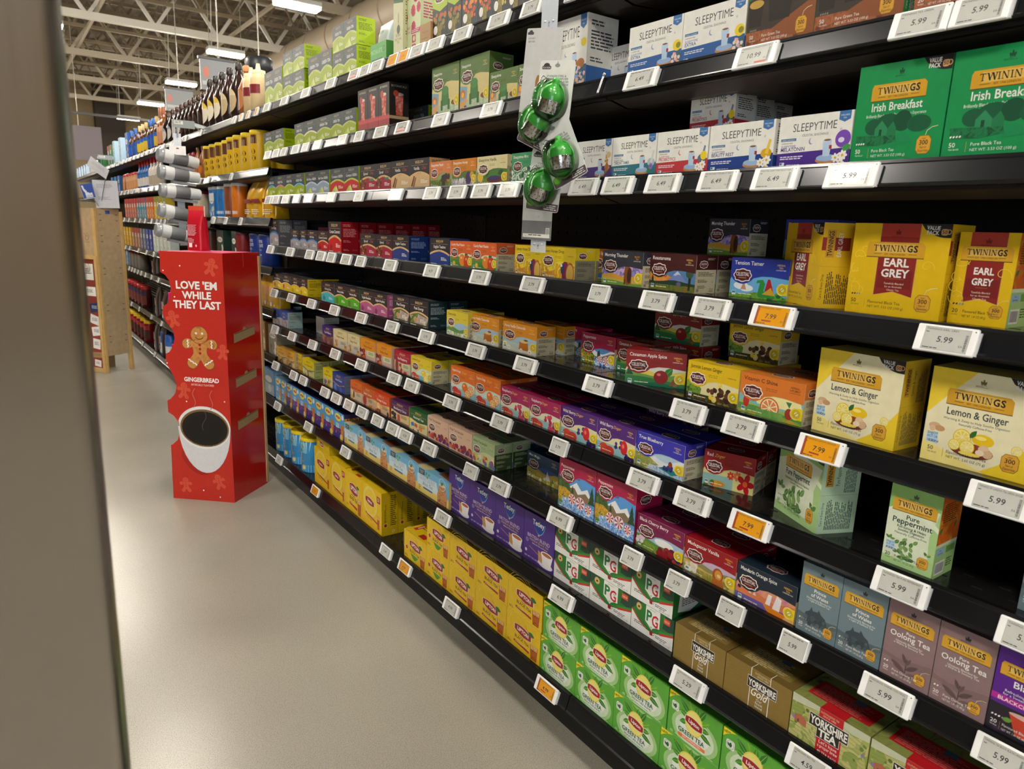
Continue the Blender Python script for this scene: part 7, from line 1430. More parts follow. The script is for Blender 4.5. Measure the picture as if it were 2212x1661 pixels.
def bottles(z, sh, kind, body, capc, l1, l2, xs, lab, dx=.012, sc=1.):
    me = bottle_mesh(kind, body, capc, l1, l2); r = me[3] * sc
    for x in xs:
        y = y_at(z, x, D + dx + r); t = empty('bottle', (D + dx + r, y, z - .0028 + EYE), -math.pi / 2); t.scale = (sc, sc, sc)
        for nm, m2 in zip(('bottle_body', 'cap', 'front_label'), me): o = bpy.data.objects.new(nm, m2); COL.objects.link(o); o.parent = t
        ROWQ.append((t, lab, sh, y, 'bottle'))
def tins(z, sh, r, h, body, lid, xs, lab, art=None, dx=.012, cat='canister'):
    for x in xs:
        y = y_at(z, x, D + dx + r); t = canister(z, y, r, h, body, lid, 'canister', '', cat, '', art, D + dx + r, .018, 1.03); ROWQ.append((t, lab, sh, y, cat))
def packs(z, sh, w, h, d, base, top, spot, xs, lab, cat='carton', dx=.012, name='carton'):
    k = ('pk', w, h, d, base, top, spot)
    if k not in _sm:
        b = MB(); b.cbox((-w / 2, 0, 0), (w / 2, d, h), .001, base); a_ = Art(); W1, H1 = w * 1000, h * 1000; a_.rect(0, H1 * .68, W1, H1, top); a_.ell(W1 * .5, H1 * .66, W1 * .38, H1 * .1, '#ece6dc'); a_.fine(W1 * .2, H1 * .69, W1 * .8, 2, H1 * .04, '#5a3a3a', 3); a_.blobs(W1 * .15, H1 * .12, W1 * .85, H1 * .42, 9, W1 * .07, W1 * .16, [spot, top, '#e8dcc8'], 4)
        b.art(a_, (-w / 2, 0, 0), (1, 0, 0), (0, 0, 1), (0, -1, 0)); _sm[k] = b.mesh('carton')
    for x in xs:
        y = y_at(z, x, D + dx); o = bpy.data.objects.new(name, _sm[k]); COL.objects.link(o); o.location = (D + dx, y, z - .0028 + EYE); o.rotation_euler.z = -math.pi / 2; ROWQ.append((o, lab, sh, y, cat))
def pouches(z, sh, w, d, h, key, xs, lab, art=None, dx=.015):
    k = ('po', w, h, key)
    if k not in _sm: _sm[k] = pouch_mesh(w, d, h, key, art).mesh('pouch')
    for i, x in enumerate(xs):
        y = y_at(z, x, D + dx); o = bpy.data.objects.new('pouch', _sm[k]); COL.objects.link(o); o.location = (D + dx, y, z - .0028 + EYE); o.rotation_euler.z = -math.pi / 2 + .06 * ((i % 3) - 1); ROWQ.append((o, lab, sh, y, 'bag'))

# ------------------------------------------------------------------ goods of the coffee run
Z8, Z7, Z6, Z5, Z4, Z3 = .559, .265, .018, -.23, -.448, -.694
Y8, Y7, Y6, Y5, Y4, Y2, Y1_ = .559, .26, -.01, -.295, -.51, -.89, -1.24
T8, T7, T6, T5, T4 = ('the %s coffee shelf' % s for s in ('top', 'second', 'third', 'fourth', 'fifth'))
bottles(Z8, T8, 'squeeze', '#dcc293:r.35', '#e2cfa0:r.35', '#7a1c24', '#7a1c24', (546, 561), 'cream coloured sauce bottle with maroon band', sc=1.1)
bottles(Z8, T8, 'syrup', '#9a5a34:r.25', '#c8804a:r.3', '#b8784a', '#b8784a', (536,), 'caramel brown syrup bottle')
bottles(Z8, T8, 'syrup', '#2a1714:r.16', '#1c1210:r.3', '#d8b84a', '#d8cdb8', (459, 471, 485), 'dark chocolate syrup bottle with cream and gold label', sc=1.16)
bottles(Z8, T8, 'syrup', '#2a1714:r.16', '#1c1210:r.3', '#cdbf9a', '#b8a27a', (501, 520), 'dark chocolate syrup bottle with beige label', sc=1.16)
bottles(Z8, T8, 'syrup', '#24130f:r.14', '#3a2018:r.15', '#3a2622', '#2c1a16', (405, 414, 423, 433, 444), 'glossy dark syrup bottle without label', sc=.94)
bottles(Z8, T8, 'syrup', '#24130f:r.14', '#4a2a20:r.15', '#8f98a8', '#c8c0b8', (366, 377, 387, 396), 'dark syrup bottle with pale blue label', sc=.94)
bottles(Z8, T8, 'wine', '#8a4a1c:r.12', '#a8623c:r.3', '#d8a88a', '#c88a6a', (352, 358), 'amber syrup bottle with peach label')
bottles(Z8, T8, 'wine', '#4a2a14:r.12', '#c8b07a:r.3', '#2460b0', '#d8b42c', (306, 313, 320, 343), 'syrup bottle with blue and yellow label', sc=.84)
bottles(Z8, T8, 'wine', '#4a2a14:r.12', '#2a64b8:r.3', '#1c4a9c', '#2458b0', (288, 297, 329, 336), 'syrup bottle with blue cap and label', sc=.84)
packs(Z8, T8, .15, .25, .1, '#2a5aa8', '#3a6ab8', '#d8d0c0', (276,), 'blue and white filter carton')
packs(Z8, T8, .13, .24, .1, '#a8c8e0', '#b8d4e8', '#7aa8d0', (248, 261), 'pale blue filter carton')
packs(Z8, T8, .12, .22, .1, '#3f7a5a', '#b8303a', '#e0d8d0', (236, 241), 'green and red filter carton')
tins(Z8, T8, .075, .17, '#2c6a3a:r.35', '#e8e0d8:r.4', (228,), 'green coffee can with red band')
tins(Z8, T8, .055, .15, '#d8d4d0:r.3', '#b8bcc0:r.2:m1', (204, 213), 'white can with steel lid')
packs(Z8, T8, .12, .15, .08, '#b8d0e8', '#4a6aa0', '#e0d0a0', (166, 171, 176, 181, 186), 'pale blue packet')
# second level
def tin_y():
    a = Art(); wrap_rect(a, -50, 120, 50, 182, '#5a2c1a', 10); a.ell(-20, 70, 22, 34, '#8a4a24'); a.ell(20, 92, 13, 13, '#4a2414'); a.ell(24, 58, 13, 13, '#4a2414'); wrap_rect(a, -36, 150, -6, 176, '#b8242a', 4); a.ell(-18, 36, 20, 14, '#d8b48a'); return a
def tin_c():
    a = Art(); wrap_rect(a, -42, 20, -6, 170, '#c8ccd4', 5); wrap_rect(a, -36, 30, -14, 160, '#e8ecf2', 4); a.ell(24, 100, 13, 13, '#4a2414'); a.ell(26, 66, 13, 13, '#4a2414'); wrap_rect(a, 4, 140, 46, 185, '#5a2c1a', 5); a.rect(14, 140, 28, 172, '#e8e0d8'); return a
tins(Z7, T7, .052, .2, '#e0b41c:r.35', '#e8c81c:r.35', (461, 474, 487, 502), 'yellow cocoa canister with brown band', tin_y)
tins(Z7, T7, .05, .21, '#e0b41c:r.35', '#e8c81c:r.35', (512, 526, 544, 564), 'yellow cocoa canister with silver window', tin_c)
tins(Z7, T7, .052, .18, '#c8a41c:r.35', '#e0c01c:r.35', (592, 618), 'yellow canister set deep behind the tea tags', None, .14)
bottles(Z7, T7, 'syrup', '#a86a34:r.2', '#7a4422:r.25', '#3a3a40', '#d8762c', (432, 443), 'caramel syrup bottle with orange label', sc=.8)
bottles(Z7, T7, 'small', '#a01424:r.2', '#8a1020:r.25', '#8c1626', '#a82030', (408, 416, 424), 'bright red syrup bottle', sc=1.05)
bottles(Y7, T7, 'wine', '#d8d0c8:r.3', '#b8242c:r.3', '#e6e0d8', '#b8a894', (331, 338, 345, 352), 'white creamer bottle with red swoosh', sc=.82)
bottles(Y7, T7, 'wine', '#2a62a8:r.25', '#a8242c:r.3', '#3a74b8', '#e0d8d0', (306, 312, 318, 324), 'blue creamer bottle with red cap', sc=.8)
bottles(Y7, T7, 'jar', '#d8a070:r.3', '#b8282c:r.3', '#e0b088', '#d89a6a', (277, 283, 289, 295, 301), 'peach creamer jar with red lid')
pouches(Y7, T7, .12, .06, .18, '#8a4a24:r.35', (266, 271), 'brown kraft coffee pouch')
packs(Y7, T7, .12, .17, .08, '#3a6aa8', '#5a94c8', '#d0e0f0', (244, 251, 258), 'blue creamer carton')
# third
def bag_y(a, w, h): a.rect(4, h * .42, w - 4, h * .52, '#8c1c24'); a.fine(8, h * .24, w - 8, 3, h * .05, '#f0e4c0', 3)
pouches(Z6, T6, .15, .1, .195, '#dba816:r.22:m.15', (536, 553, 579), 'shiny yellow gold drink pouch', bag_y)
pouches(Z6, T6, .15, .1, .2, '#7a6038:r.4', (566,), 'brown gold pouch set behind', None, .12)
def tin_b():
    a = Art(); wrap_rect(a, -45, 22, 45, 40, '#e4e6e8', 8); a.ell(0, 110, 32, 22, '#4a2418'); a.poly([(-12, 40), (12, 40), (16, 84), (-16, 84)], '#b8865a'); return a
tins(Z6, T6, .044, .19, '#2a78c0:r.3', '#dcdcd8:r.4', (469, 477, 488), 'sky blue cocoa canister with white lid', tin_b)
tins(Z6, T6, .046, .2, '#8a4a2c:r.3', '#dcdcd8:r.4', (504,), 'brown cocoa canister with white lid', tin_b)
tins(Z6, T6, .048, .2, '#e07a1c:r.3', '#dcdcd8:r.4', (521,), 'orange canister with white lid', tin_b)
packs(Z6, T6, .12, .15, .08, '#2a78b8', '#d8dce0', '#8ab8d8', (459,), 'blue and white cocoa carton')
tins(Z6, T6, .045, .17, '#d8cdb4:r.35', '#b0202a:r.35', (434, 443), 'cream jar with red lid')
for z, sh, rows in ((Y6, T6, [('#d0705a', '#b82c34', '#4a6ab0', (273, 278, 283, 288, 293), 'coral creamer carton'), ('#4a9ab8', '#b83a3a', '#e0e8e0', (299, 304, 309, 314), 'teal creamer carton'), ('#d8762c', '#b8302c', '#e8c83a', (320, 325, 330), 'orange creamer carton'), ('#d8b83a', '#8a8a3a', '#e8e4d0', (337, 343, 350, 357), 'yellow creamer carton')]),
                    (Y5, T5, [('#d8a82c', '#e0b83a', '#7a4a1c', (271, 277, 283), 'golden drink carton'), ('#b88a6a', '#b0303a', '#d8ccc0', (289, 295, 301), 'tan and red drink carton'), ('#7a80a0', '#8a8a94', '#c8c8a0', (307, 313), 'grey blue drink carton'), ('#3a4a9c', '#4a5aa8', '#8a94c8', (320, 327), 'indigo drink carton'), ('#d0d8d0', '#e0e4e0', '#3f8a4a', (335, 342, 350, 358, 366), 'white and green drink carton')]),
                    (Y4, 'the fifth coffee shelf', [('#4a8ac0', '#5a9ad0', '#e0e0d8', (271, 276), 'light blue drink carton')])):
    for base, top, spot, xs, lab in rows: packs(z, sh, .1, .19, .07, base, top, spot, xs, lab)
# fourth and below
tins(Z5, T5, .045, .17, '#5a3a2c:r.3', '#2a2424:r.35', (444, 452, 459), 'brown cocoa tin with dark lid')
packs(Z5, T5, .16, .17, .08, '#1c3a30', '#14201c', '#2c4a40', (477,), 'dark green cocoa carton')
packs(Z5, T5, .1, .17, .08, '#1a2624', '#14201c', '#2c4a40', (507,), 'near black cocoa carton')
def tin_w(words, c):
    def f():
        a = Art(); a.text(words[0], 0, 120, 14, WHITE, w=56); a.text(words[1], 0, 98, 15, WHITE, w=62, bold=.01); a.text(words[2], 0, 78, 8, WHITE, w=40); a.poly([(-16, 10), (16, 10), (19, 56), (-19, 56)], c); a.ell(0, 56, 19, 6, '#e8dcc0'); return a
    f.__name__ = 'tin_' + words[0]; return f
tins(Z5, T5, .05, .165, '#8c2a2c:r.3', '#5a1c1c:r.35', (530,), 'maroon hot chocolate tin', None)
tins(Z5, T5, .058, .165, '#1c3a8c:r.3', '#1c2c5c:r.35', (565, 586), 'royal blue white chocolate tin', tin_w(('WHITE', 'CHOCOLATE', 'HOT COCOA'), '#d8cda8'))
pouches(Z4, T4 if 0 else 'the fifth coffee shelf', .14, .08, .19, '#d0a41c:r.3', (566, 577, 590), 'yellow pouch with brown figure print', bag_art)
packs(Z3, 'the sixth coffee shelf', .14, .16, .1, '#b08c52', '#a8804a', '#7a5a34', (566,), 'kraft coffee carton'); packs(Z3, 'the sixth coffee shelf', .14, .16, .1, '#8a8474', '#7a7464', '#5a5448', (590,), 'grey wood-print carton')
tins(Y4, 'the fifth coffee shelf', .05, .16, '#7a7470:r.3', '#8a2c2c:r.35', (284, 291, 298, 305, 312), 'grey coffee jar with red lid')
pouches(Y4, 'the fifth coffee shelf', .18, .09, .2, '#3a241c:r.35', (331,), 'dark brown coffee bag', bag_art)
bottles(Y2, 'the sixth coffee shelf', 'jar', '#5a2420:r.25', '#b02028:r.3', '#3a2a5a', '#7a3a34', (284, 290, 296, 303, 310, 318), 'dark red syrup jar', sc=1.25)
pouches(Y2, 'the sixth coffee shelf', .18, .09, .27, '#33211b:r.35', (338, 354), 'dark brown coffee bag', bag_art)
bottles(Y1_, 'the lowest coffee shelf', 'jar', '#8c1a22:r.25', '#e0b81c:r.3', '#b8242c', '#4a1c1a', (289, 295, 302, 309, 317, 325), 'red syrup jar with yellow lid', sc=1.3)
pouches(Y1_, 'the lowest coffee shelf', .18, .09, .28, '#2c1d19:r.35', (336, 349), 'dark brown coffee bag', bag_art)
bottles(Y1_, 'the lowest coffee shelf', 'jar', '#2a5ab0:r.3', '#2a5ab0:r.3', '#3a6ac0', '#e0e4e8', (362, 373), 'blue creamer jug', sc=1.3)
# white wire front of the lower displays
for i, z in enumerate((Y2 + .125, Y1_ + .12)):
    b = MB()
    for j in range(12): b.tube((D + .12 + .03 * j * .8, 8.9, z + EYE + .012 * j), (D + .12 + .03 * j * .8, 7.0, z + EYE + .012 * j), .004, '#cfd2d4:r.3', 5)
    for y in (7.0, 8.9): b.bar((D + .1, y, z + EYE - .02), (D + .42, y, z + EYE + .13), .008, .008, '#cfd2d4:r.3'); b.bar((D + .12, y, z + EYE - .142), (D + .12, y, z + EYE), .008, .008, '#cfd2d4:r.3')
    o = b.build('wire_rack'); tag(o, 'white wire rack behind the %s' % ('dark red syrup jars' if i == 0 else 'yellow-lidded syrup jars'), 'rack')
pouches(ZT[8], 'the top tea shelf', .13, .05, .17, '#a8b0b4:r.35', (824,), 'silver grey matcha pouch with green swirl behind the matcha latte box', lambda a, w, h: (a.ell(w * .5, h * .4, 24, 30, '#6a8a4a'), a.ell(w * .5, h * .42, 18, 22, '#8fa86a'), a.text('JADE LEAF', w * .5, h * .76, 9, '#2c3a40', w=w * .7)), .078)
finish_rows()

# tags along the coffee rails
def ctags(z, sh, xs, colr='g'):
    for x in xs:
        y = y_at(z - .01, x, D - .012); tag_at(z, y, .05, '4.99', colr, '', sh, 100)
ctags(Z8, 'top coffee rail', (238, 247, 256, 265, 273, 282, 291, 300, 309, 319, 330, 342, 354, 374, 386, 401, 433, 507)); ctags(Z8, 'top coffee rail', (522, 537, 555), 'y')
ctags(Y7, 'second coffee rail', (262, 270, 277, 287, 301, 318, 330)); ctags(Z7, 'second coffee rail', (432, 450, 500))
ctags(Y6, 'third coffee rail', (268, 278, 291, 302, 313, 327, 338, 347, 356)); ctags(Z6, 'third coffee rail', (439, 462, 488, 520))
ctags(Y5, 'fourth coffee rail', (271, 280, 299, 316, 332)); ctags(Y4, 'fifth coffee rail', (279, 285, 291, 298, 305, 314, 327, 342)); ctags(Y2, 'sixth coffee rail', (284, 301, 327, 349)); ctags(Y1_, 'lowest coffee rail', (308, 334))
g_ = defaultdict(list)
for t in TAGS: g_[(t['k'], t['short'], t['price'], t['colr'])].append(t)
CN = {'g': 'white price tag', 'y': 'orange-screen price tag', 'r': 'red-striped price tag'}
for (k, short, price, colr), L in g_.items():
    L.sort(key=lambda t: -t['y'])
    for i, t in enumerate(L):
        n = len(L)
        if k == 100: lab = '%s on the %s%s' % (CN[colr], short, '' if n == 1 else ', %s from the far end' % (ORD + ['seventeenth', 'eighteenth', 'nineteenth', 'twentieth'])[i])
        else:
            s_ = plain(short).replace(' carton', ''); s_ = ' '.join(s_.split()[-5:])
            lab = '%s%s reading %s under %s' % ('' if n == 1 else ('farther ', 'nearer ')[i] if n == 2 else ORD[i] + ' ', CN[colr], price, s_)
            lab += ', ' + LEVEL[k]
        tag(t['o'], lab, 'price tag', 'price tags on the ' + (LEVEL[k] if k < 100 else short))

# ------------------------------------------------------------------ tumblers on a hanging strip, blade signs
def blade(u0, v0, u1, v1, Y, label):
    A, B = on_y(u0, v0, Y), on_y(u1, v1, Y); t = empty('blade_sign', W(A)); tag(t, label, 'sign')
    w_, h_ = B.x - A.x, A.z - B.z; b = MB(); b.box((0, 0, -h_), (w_, .006, 0), '#8f969a:r.35'); a_ = Art(); a_.rect(w_ * 90, h_ * 440, w_ * 480, h_ * 860, '#d8d8d0'); a_.fine(w_ * 120, h_ * 800, w_ * 450, 2, h_ * 160, '#55585a', 3); b.art(a_, (0, 0, -h_), (1, 0, 0), (0, 0, 1), (0, -1, 0)); b.build('sign_plate', t)
    b = MB(); b.add([(w_, 0, -h_ * .2), (w_ + .13, 0, -h_ * .75), (w_ + .13, .004, -h_ * .85), (w_, .004, -h_ * .8)], [(0, 1, 2, 3)], '#c8ced2:r.2'); b.tube((w_ * .2, .003, -h_), (w_ * .2, .003, -h_ - .06), .004, '#b8bcc0:r.2:m1'); b.tube((w_, .003, -h_ * .7), (D - A.x + .02, .003, .559 - A.z - .03), .004, '#b8bcc0:r.2:m1'); b.build('hook', t)
blade(371, 257, 421, 279, 5.02, 'grey blade sign with white sticker above the hanging tumblers'); blade(211, 334, 244, 346, 9.2, 'grey blade sign farther down the coffee aisle')
TY = 5.03
tp, tq = W(on_y(382, 288, TY)), W(on_y(388, 530, TY)); b = MB(); b.box((-.022, 0, tq.z - tp.z), (.022, .0015, 0), 'milky'); b.tube((0, .0005, 0), (0, .0005, .05), .003, '#b8bcc0:r.2:m1'); tag(b.build('clip_strip', None, tp), 'grey clip strip holding the tumblers beside the coffee shelves', 'clip strip')
tm = {}
def tumbler(u, v, tilt, label):
    P = W(on_y(u, v, TY - .06)); t = empty('tumbler', P); t.rotation_euler = (0, math.radians(90 + tilt), math.radians(6)); tag(t, label, 'tumbler', 'striped travel tumblers')
    if not tm:
        b = MB(); b.lathe([(.041, -.105), (.043, -.1), (.0405, -.02), (.0375, .038), (.034, .105), (.031, .11)], '#c9ccd0:r.25', 26); tm['tumbler_body'] = b.mesh('tumbler_body')
        b = MB(); b.lathe([(.041, -.045), (.0415, -.044), (.0382, .042), (.0376, .043)], '#6a6c70:r.45', 26); tm['grip_band'] = b.mesh('grip_band')
        b = MB(); b.lathe([(.035, -.13), (.038, -.128), (.0405, -.118), (.0445, -.112), (.0445, -.098)], '#8f9398:r.2:c.8', 26); tm['lid'] = b.mesh('lid')
        b = MB(); b.box((.04, -.02, -.05), (.056, .02, .09), '#7a7c80:r.5'); tm['hang_card'] = b.mesh('hang_card')
    for k, me in tm.items(): o = bpy.data.objects.new(k, me); COL.objects.link(o); o.parent = t
for i, (u, v, tl) in enumerate(((388, 344, 9), (390, 378, 6), (393, 416, 4), (390, 462, 9), (383, 505, 12))): tumbler(u, v, tl, 'grey striped travel tumbler, %s from the top of the strip' % ORD[i])
b = MB(); A, B = on_y(365, 313, TY - .1), on_y(402, 336, TY - .1); b.box((0, 0, B.z - A.z), (B.x - A.x, .001, 0), '#e8e8ea:r.4'); b.box(((B.x - A.x) * .42, -.0004, -.02), ((B.x - A.x) * .58, 0, -.012), '#6a6a70'); tag(b.build('header_card', None, W(A)), 'white header card above the uppermost tumbler', 'card')

# ------------------------------------------------------------------ plywood display stand
SA = Vector((.713, 7.13, 0)); SB = Vector((.948, 7.28, 0)); sd = (SB - SA).normalized(); sang = math.atan2(sd.y, sd.x); SWD = (SB - SA).length; SH = 1.432; SDP = .36
PLY, PINE = '#b39c7a:r.6:n.12:s25', '#c8a56a:r.5:n.12:s18'
st_ = empty('plywood_stand', SA, sang); tag(st_, 'tall plywood display stand with red notice panel beyond the red tower', 'display stand')
def box_part(nm, a_, b_, key, par=st_, art=None):
    m = MB(); m.cbox(a_, b_, .0015, key)
    if art: m.art(*art)
    return m.build(nm, par)
box_part('back_board', (.02, 0, .15), (SWD - .03, .012, SH), PLY)
box_part('frame_post', (0, -.004, 0), (.022, .03, SH), PINE); box_part('frame_post', (SWD - .03, -.004, 0), (SWD, .03, SH - .02), PINE)
box_part('toe_board', (.02, .2, 0), (SWD - .03, .212, .16), '#9a8464:r.7')
# notice side: local x = 0 plane, running back along +y
a = Art(); n = SDP * 1000
a.rect(0, 0, n, SH * 1000, PLY); a.rect(20, 40, n - 20, 1000, '#8c3a2c:r.6')
for x0, x1, y0, y1, k, r in ((70, 190, 820, 960, WHITE, 0), (60, 200, 680, 760, WHITE, 0), (30, 150, 540, 620, '#2a3c6a', .2), (40, 160, 430, 510, '#e6e2e0', -.25), (30, 150, 330, 410, '#e8e4e2', .15), (60, 150, 210, 300, '#e8e4e2', -.1), (40, 170, 130, 180, '#a8845a', .05), (70, 150, 50, 110, '#e6e2e0', -.1)):
    cx, cy = n - (x0 + x1) / 2, (y0 + y1) / 2; hw, hh = (x1 - x0) / 2, (y1 - y0) / 2; c_, s_ = math.cos(r), math.sin(r)
    a.poly([(cx + i * hw * c_ - j * hh * s_, cy + i * hw * s_ + j * hh * c_) for i, j in ((-1, -1), (1, -1), (1, 1), (-1, 1))], k); a.fine(cx - hw * .6, cy + hh * .4, cx + hw * .6, 3, hh * .25, '#6a6a72' if k != '#2a3c6a' else '#c8d0e0', 3)
for cx, cy in ((n - 110, 1180), (n - 130, 910)):
    a.ring(cx, cy, 20, 3, '#3a2c20'); a.line([(cx - 34, cy + 44), (cx - 10, cy + 20), (cx + 6, cy + 50), (cx + 30, cy + 10)], 3, '#3a2c20'); a.line([(cx - 22, cy - 34), (cx + 24, cy - 34)], 3, '#3a2c20')
m_ = MB(); m_.cbox((.004, .03, .02), (.02, SDP, SH - .05), .0015, PLY); m_.art(a, (.004, SDP, 0), (0, -1, 0), (0, 0, 1), (-1, 0, 0)); m_.build('notice_panel', st_)
for y0 in (.004, SDP - .03): box_part('side_rail', (-.012, y0, 0), (.006, y0 + .03, 1.03), PINE)
for z0 in (0, 1.0): box_part('cross_rail', (-.011, .03, z0), (.006, SDP - .03, z0 + .035), PINE)
m_ = MB(); a = Art(); a.rect(SWD * 400, SH * 1000 - 45, SWD * 400 + 45, SH * 1000 - 15, '#2a5ab0')
for z in (.32, .6, .92, 1.2, 1.38):
    for x in (.05, SWD - .07):
        for dz in (0, .05): a.rect(x * 1000, (z - dz) * 1000, x * 1000 + 22, (z - dz) * 1000 + 6, '#5a4a38')
m_.box((.021, -.0003, .151), (SWD - .031, -.0001, SH - .001), PLY); m_.art(a, (0, -.0003, 0), (1, 0, 0), (0, 0, 1), (0, -1, 0)); m_.build('stapled_face', st_)
MS = Matrix.Translation(SA) @ Matrix.Rotation(sang, 4, 'Z')
for z in (.88, 1.13): box_part('bag_shelf', (-.17, .15, z - .015), (-.011, SDP, z), PLY)
for z, c_, l in ((1.13, '#b8142a', 'red foil coffee bag on the plywood stand, upper side shelf'), (.88, '#c8b01c', 'yellow coffee bag on the plywood stand, lower side shelf')):
    o = pouch_mesh(.12, .07, .2, c_ + ':r.28', None).build('coffee_bag', None, MS @ Vector((-.09, .2, z)), sang); tag(o, l, 'coffee bag')
# sheets and the local products sign clipped above the stand
def sheet(name, pts, Y, key, label, cat, art=None, clip=None):
    t = empty(name, W(on_y(*pts[3], Y))); tag(t, label, cat); o_ = on_y(*pts[3], Y)
    q = [on_y(*p, Y) - o_ for p in pts]; m = MB(); vs = [Vector(v) for v in q] + [Vector(v) + Vector((0, .002, 0)) for v in q]
    m.add(vs, [(3, 2, 1, 0), (4, 5, 6, 7), (0, 1, 5, 4), (1, 2, 6, 5), (2, 3, 7, 6), (3, 0, 4, 7)], key)
    if art:
        ux = (q[2] - q[3]); uy = (q[0] - q[3]); a_ = Art(); art(a_)
        for lv, k, v2, fs in a_.items: m.add([ux * (x / 100) + uy * (y / 100) + Vector((0, -.0002 * lv, 0)) for x, y in v2], fs, k)
    m.build('sheet', t)
    if clip: c = MB(); P = on_y(*clip, Y) - o_; e_ = W(o_); c.tube(P + Vector((0, .012, 0)), Vector((SA.x + .06 - e_.x, SA.y + .05 - e_.y, SH - e_.z)), .003, '#b8bcc0:r.2:m1'); c.build('clip_arm', t)
sheet('paper_sheet', ((198, 388), (253, 391), (259, 450), (208, 449)), 7.16, '#c9cad4:r.6', 'white printed sheet standing on top of the plywood stand', 'paper', lambda a: (a.fine(15, 86, 85, 4, 4, '#9a9aa8', 3), a.fine(15, 40, 70, 3, 4, '#9a9aa8', 4)), (230, 445))
sheet('paper_sheet', ((196, 337), (236, 368), (229, 387), (187, 357)), 7.1, '#c4c5cc:r.6', 'tilted white card clipped above the local sign', 'paper', lambda a: a.fine(15, 70, 85, 3, 9, '#a8a8b4', 3), (228, 386))
def local(a):
    a.rect(0, 0, 100, 100, '#c8ccd8'); a.rect(2, 4, 100, 100, '#1f4aa0')
    a.poly([(10, 92), (26, 92), (28, 70), (40, 56), (46, 42), (54, 44), (60, 36), (84, 38), (84, 8), (24, 8), (26, 44), (16, 58)][::-1], '#dfe3ee'); a.text('LOCAL', 56, 12, 14, '#2a3a6a', w=54)
sheet('local_sign', ((171, 399), (198, 395), (207, 427), (182, 431)), 7.08, '#1f4aa0:r.4', 'blue local products sign with white state outline', 'sign', local, (200, 425))

# ------------------------------------------------------------------ stainless corner post close to the camera
t = empty('steel_post', (-.16, .5, 0)); tag(t, 'brushed stainless steel post at the near edge of the aisle', 'post')
def steel():
    mt = bpy.data.materials.new('brushed_steel'); mt.use_nodes = True; nt = mt.node_tree; nd = nt.nodes; lk = nt.links; b = nd['Principled BSDF']; _mats['steel'] = mt
    tc = nd.new('ShaderNodeTexCoord'); mp = nd.new('ShaderNodeMapping'); mp.inputs['Scale'].default_value = (900, 900, 3); nz = nd.new('ShaderNodeTexNoise'); nz.inputs['Scale'].default_value = 1.; nz.inputs['Detail'].default_value = 4
    lk.new(tc.outputs['Object'], mp.inputs['Vector']); lk.new(mp.outputs[0], nz.inputs['Vector'])
    mr = nd.new('ShaderNodeMapRange'); mr.inputs['To Min'].default_value = .2; mr.inputs['To Max'].default_value = .3; lk.new(nz.outputs['Fac'], mr.inputs['Value']); lk.new(mr.outputs[0], b.inputs['Roughness'])
    b.inputs['Base Color'].default_value = (.42, .395, .37, 1); b.inputs['Metallic'].default_value = 1; b.inputs['Anisotropic'].default_value = .6
steel()
m = MB(); prof = [(0, .0), (.0, .14)]; R = .014; X1 = .2045
pts = [(-.04, 0)] + [(X1 - R + R * math.sin(i * math.pi / 16), R - R * math.cos(i * math.pi / 16)) for i in range(9)] + [(X1, .12), (-.04, .12)]
vs = [(x, y, z) for z in (0, 2.6) for x, y in pts]; n = len(pts)
m.add(vs, [(i, (i + 1) % n, n + (i + 1) % n, n + i) for i in range(n)], 'steel'); m.add(vs[n:], [tuple(range(n))], 'steel'); o = m.build('post_shell', t)
for p in o.data.polygons: p.use_smooth = 1 <= p.index <= 9
m = MB()
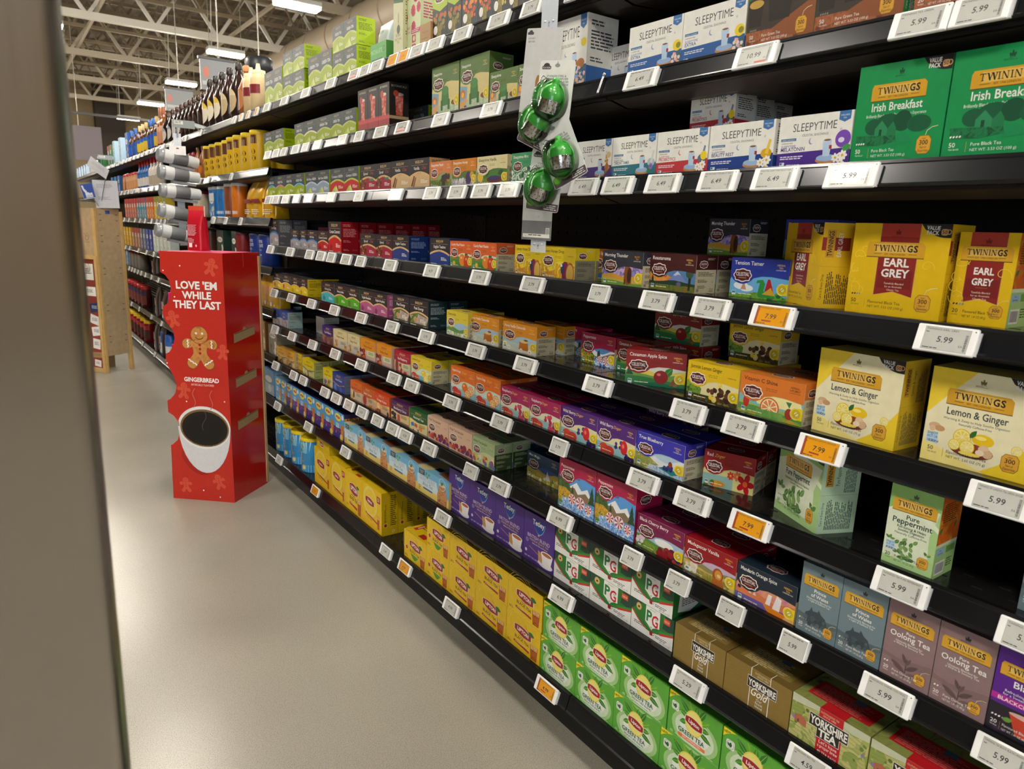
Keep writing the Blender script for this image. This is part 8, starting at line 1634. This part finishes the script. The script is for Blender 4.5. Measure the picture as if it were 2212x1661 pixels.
for z in (1.38, 1.4, 1.42, 1.44, 1.46): m.lathe([(.0012, 0), (.0009, .0006), (.0002, .0008)], '#d8d8d4:r.15:m1', 8, Matrix.Translation((X1, .03, z)) @ Matrix.Rotation(math.pi / 2, 4, 'Y'))
m.build('rivets', t)

# ------------------------------------------------------------------ things hung from the roof
def hung(name, u, v, Y, label, cat, fn):
    P = W(on_y(u, v, Y)); t = empty(name, P); tag(t, label, cat); fn(t); m = MB(); m.tube((0, 0, .05), (0, 0, CEIL - P.z), .008, '#b8b4aa:r.4', 6); m.build('hanging_rod', t)
def aisle_sign(t):
    m = MB(); m.box((-.24, -.02, -.18), (.24, .02, .2), '#8b9096:r.4'); a_ = Art(); a_.ell(70, 220, 40, 70, '#c87a6a'); a_.rect(20, 60, 440, 110, '#b8bcc0'); m.art(a_, (-.24, -.02, -.18), (1, 0, 0), (0, 0, 1), (0, -1, 0)); m.build('sign_panel', t)
    m = MB(); m.box((-.26, -.03, .2), (.26, .03, .23), '#4a4e54:r.4'); m.build('sign_rail', t)
hung('aisle_sign', 474, 167, 10.5, 'grey hanging aisle sign above the dark syrup bottles', 'sign', aisle_sign); hung('aisle_sign', 388, 220, 15, 'smaller looking grey aisle sign farther off above the shelves', 'sign', aisle_sign)
def speaker(t): m = MB(); m.lathe([(.1, -.1), (.16, -.1), (.17, .1), (.14, .13)], '#20242a:r.4', 24); m.build('speaker_can', t); m = MB(); m.lathe([(.02, -.102), (.13, -.1)], '#0e0f10:r.8', 24); m.build('grille', t)
hung('pendant_speaker', 560, 150, 9.5, 'black cylindrical pendant speaker above the cream sauce bottles', 'speaker', speaker)
def board(t): m = MB(); m.box((-.7, -.02, -.5), (.5, .02, .35), '#5a5258:r.6'); m.build('sign_panel', t); m = MB(); m.box((-1.4, -.03, .62), (2.6, .03, .68), '#2a2a2c:r.4'); m.build('track_rail', t)
hung('department_sign', 172, 302, 22, 'dim mauve department sign hanging near the far wall', 'sign', board)
m = MB(); m.box((.4, 27.5, 0), (2.2, 28.2, 3.0), '#3a3c40:r.5'); m.box((.35, 27.45, 2.5), (2.25, 27.52, 2.58), '#6a6c70:r.4'); tag(m.build('cooler_case'), 'dark grey cooler case against the far end of the aisle', 'cooler')
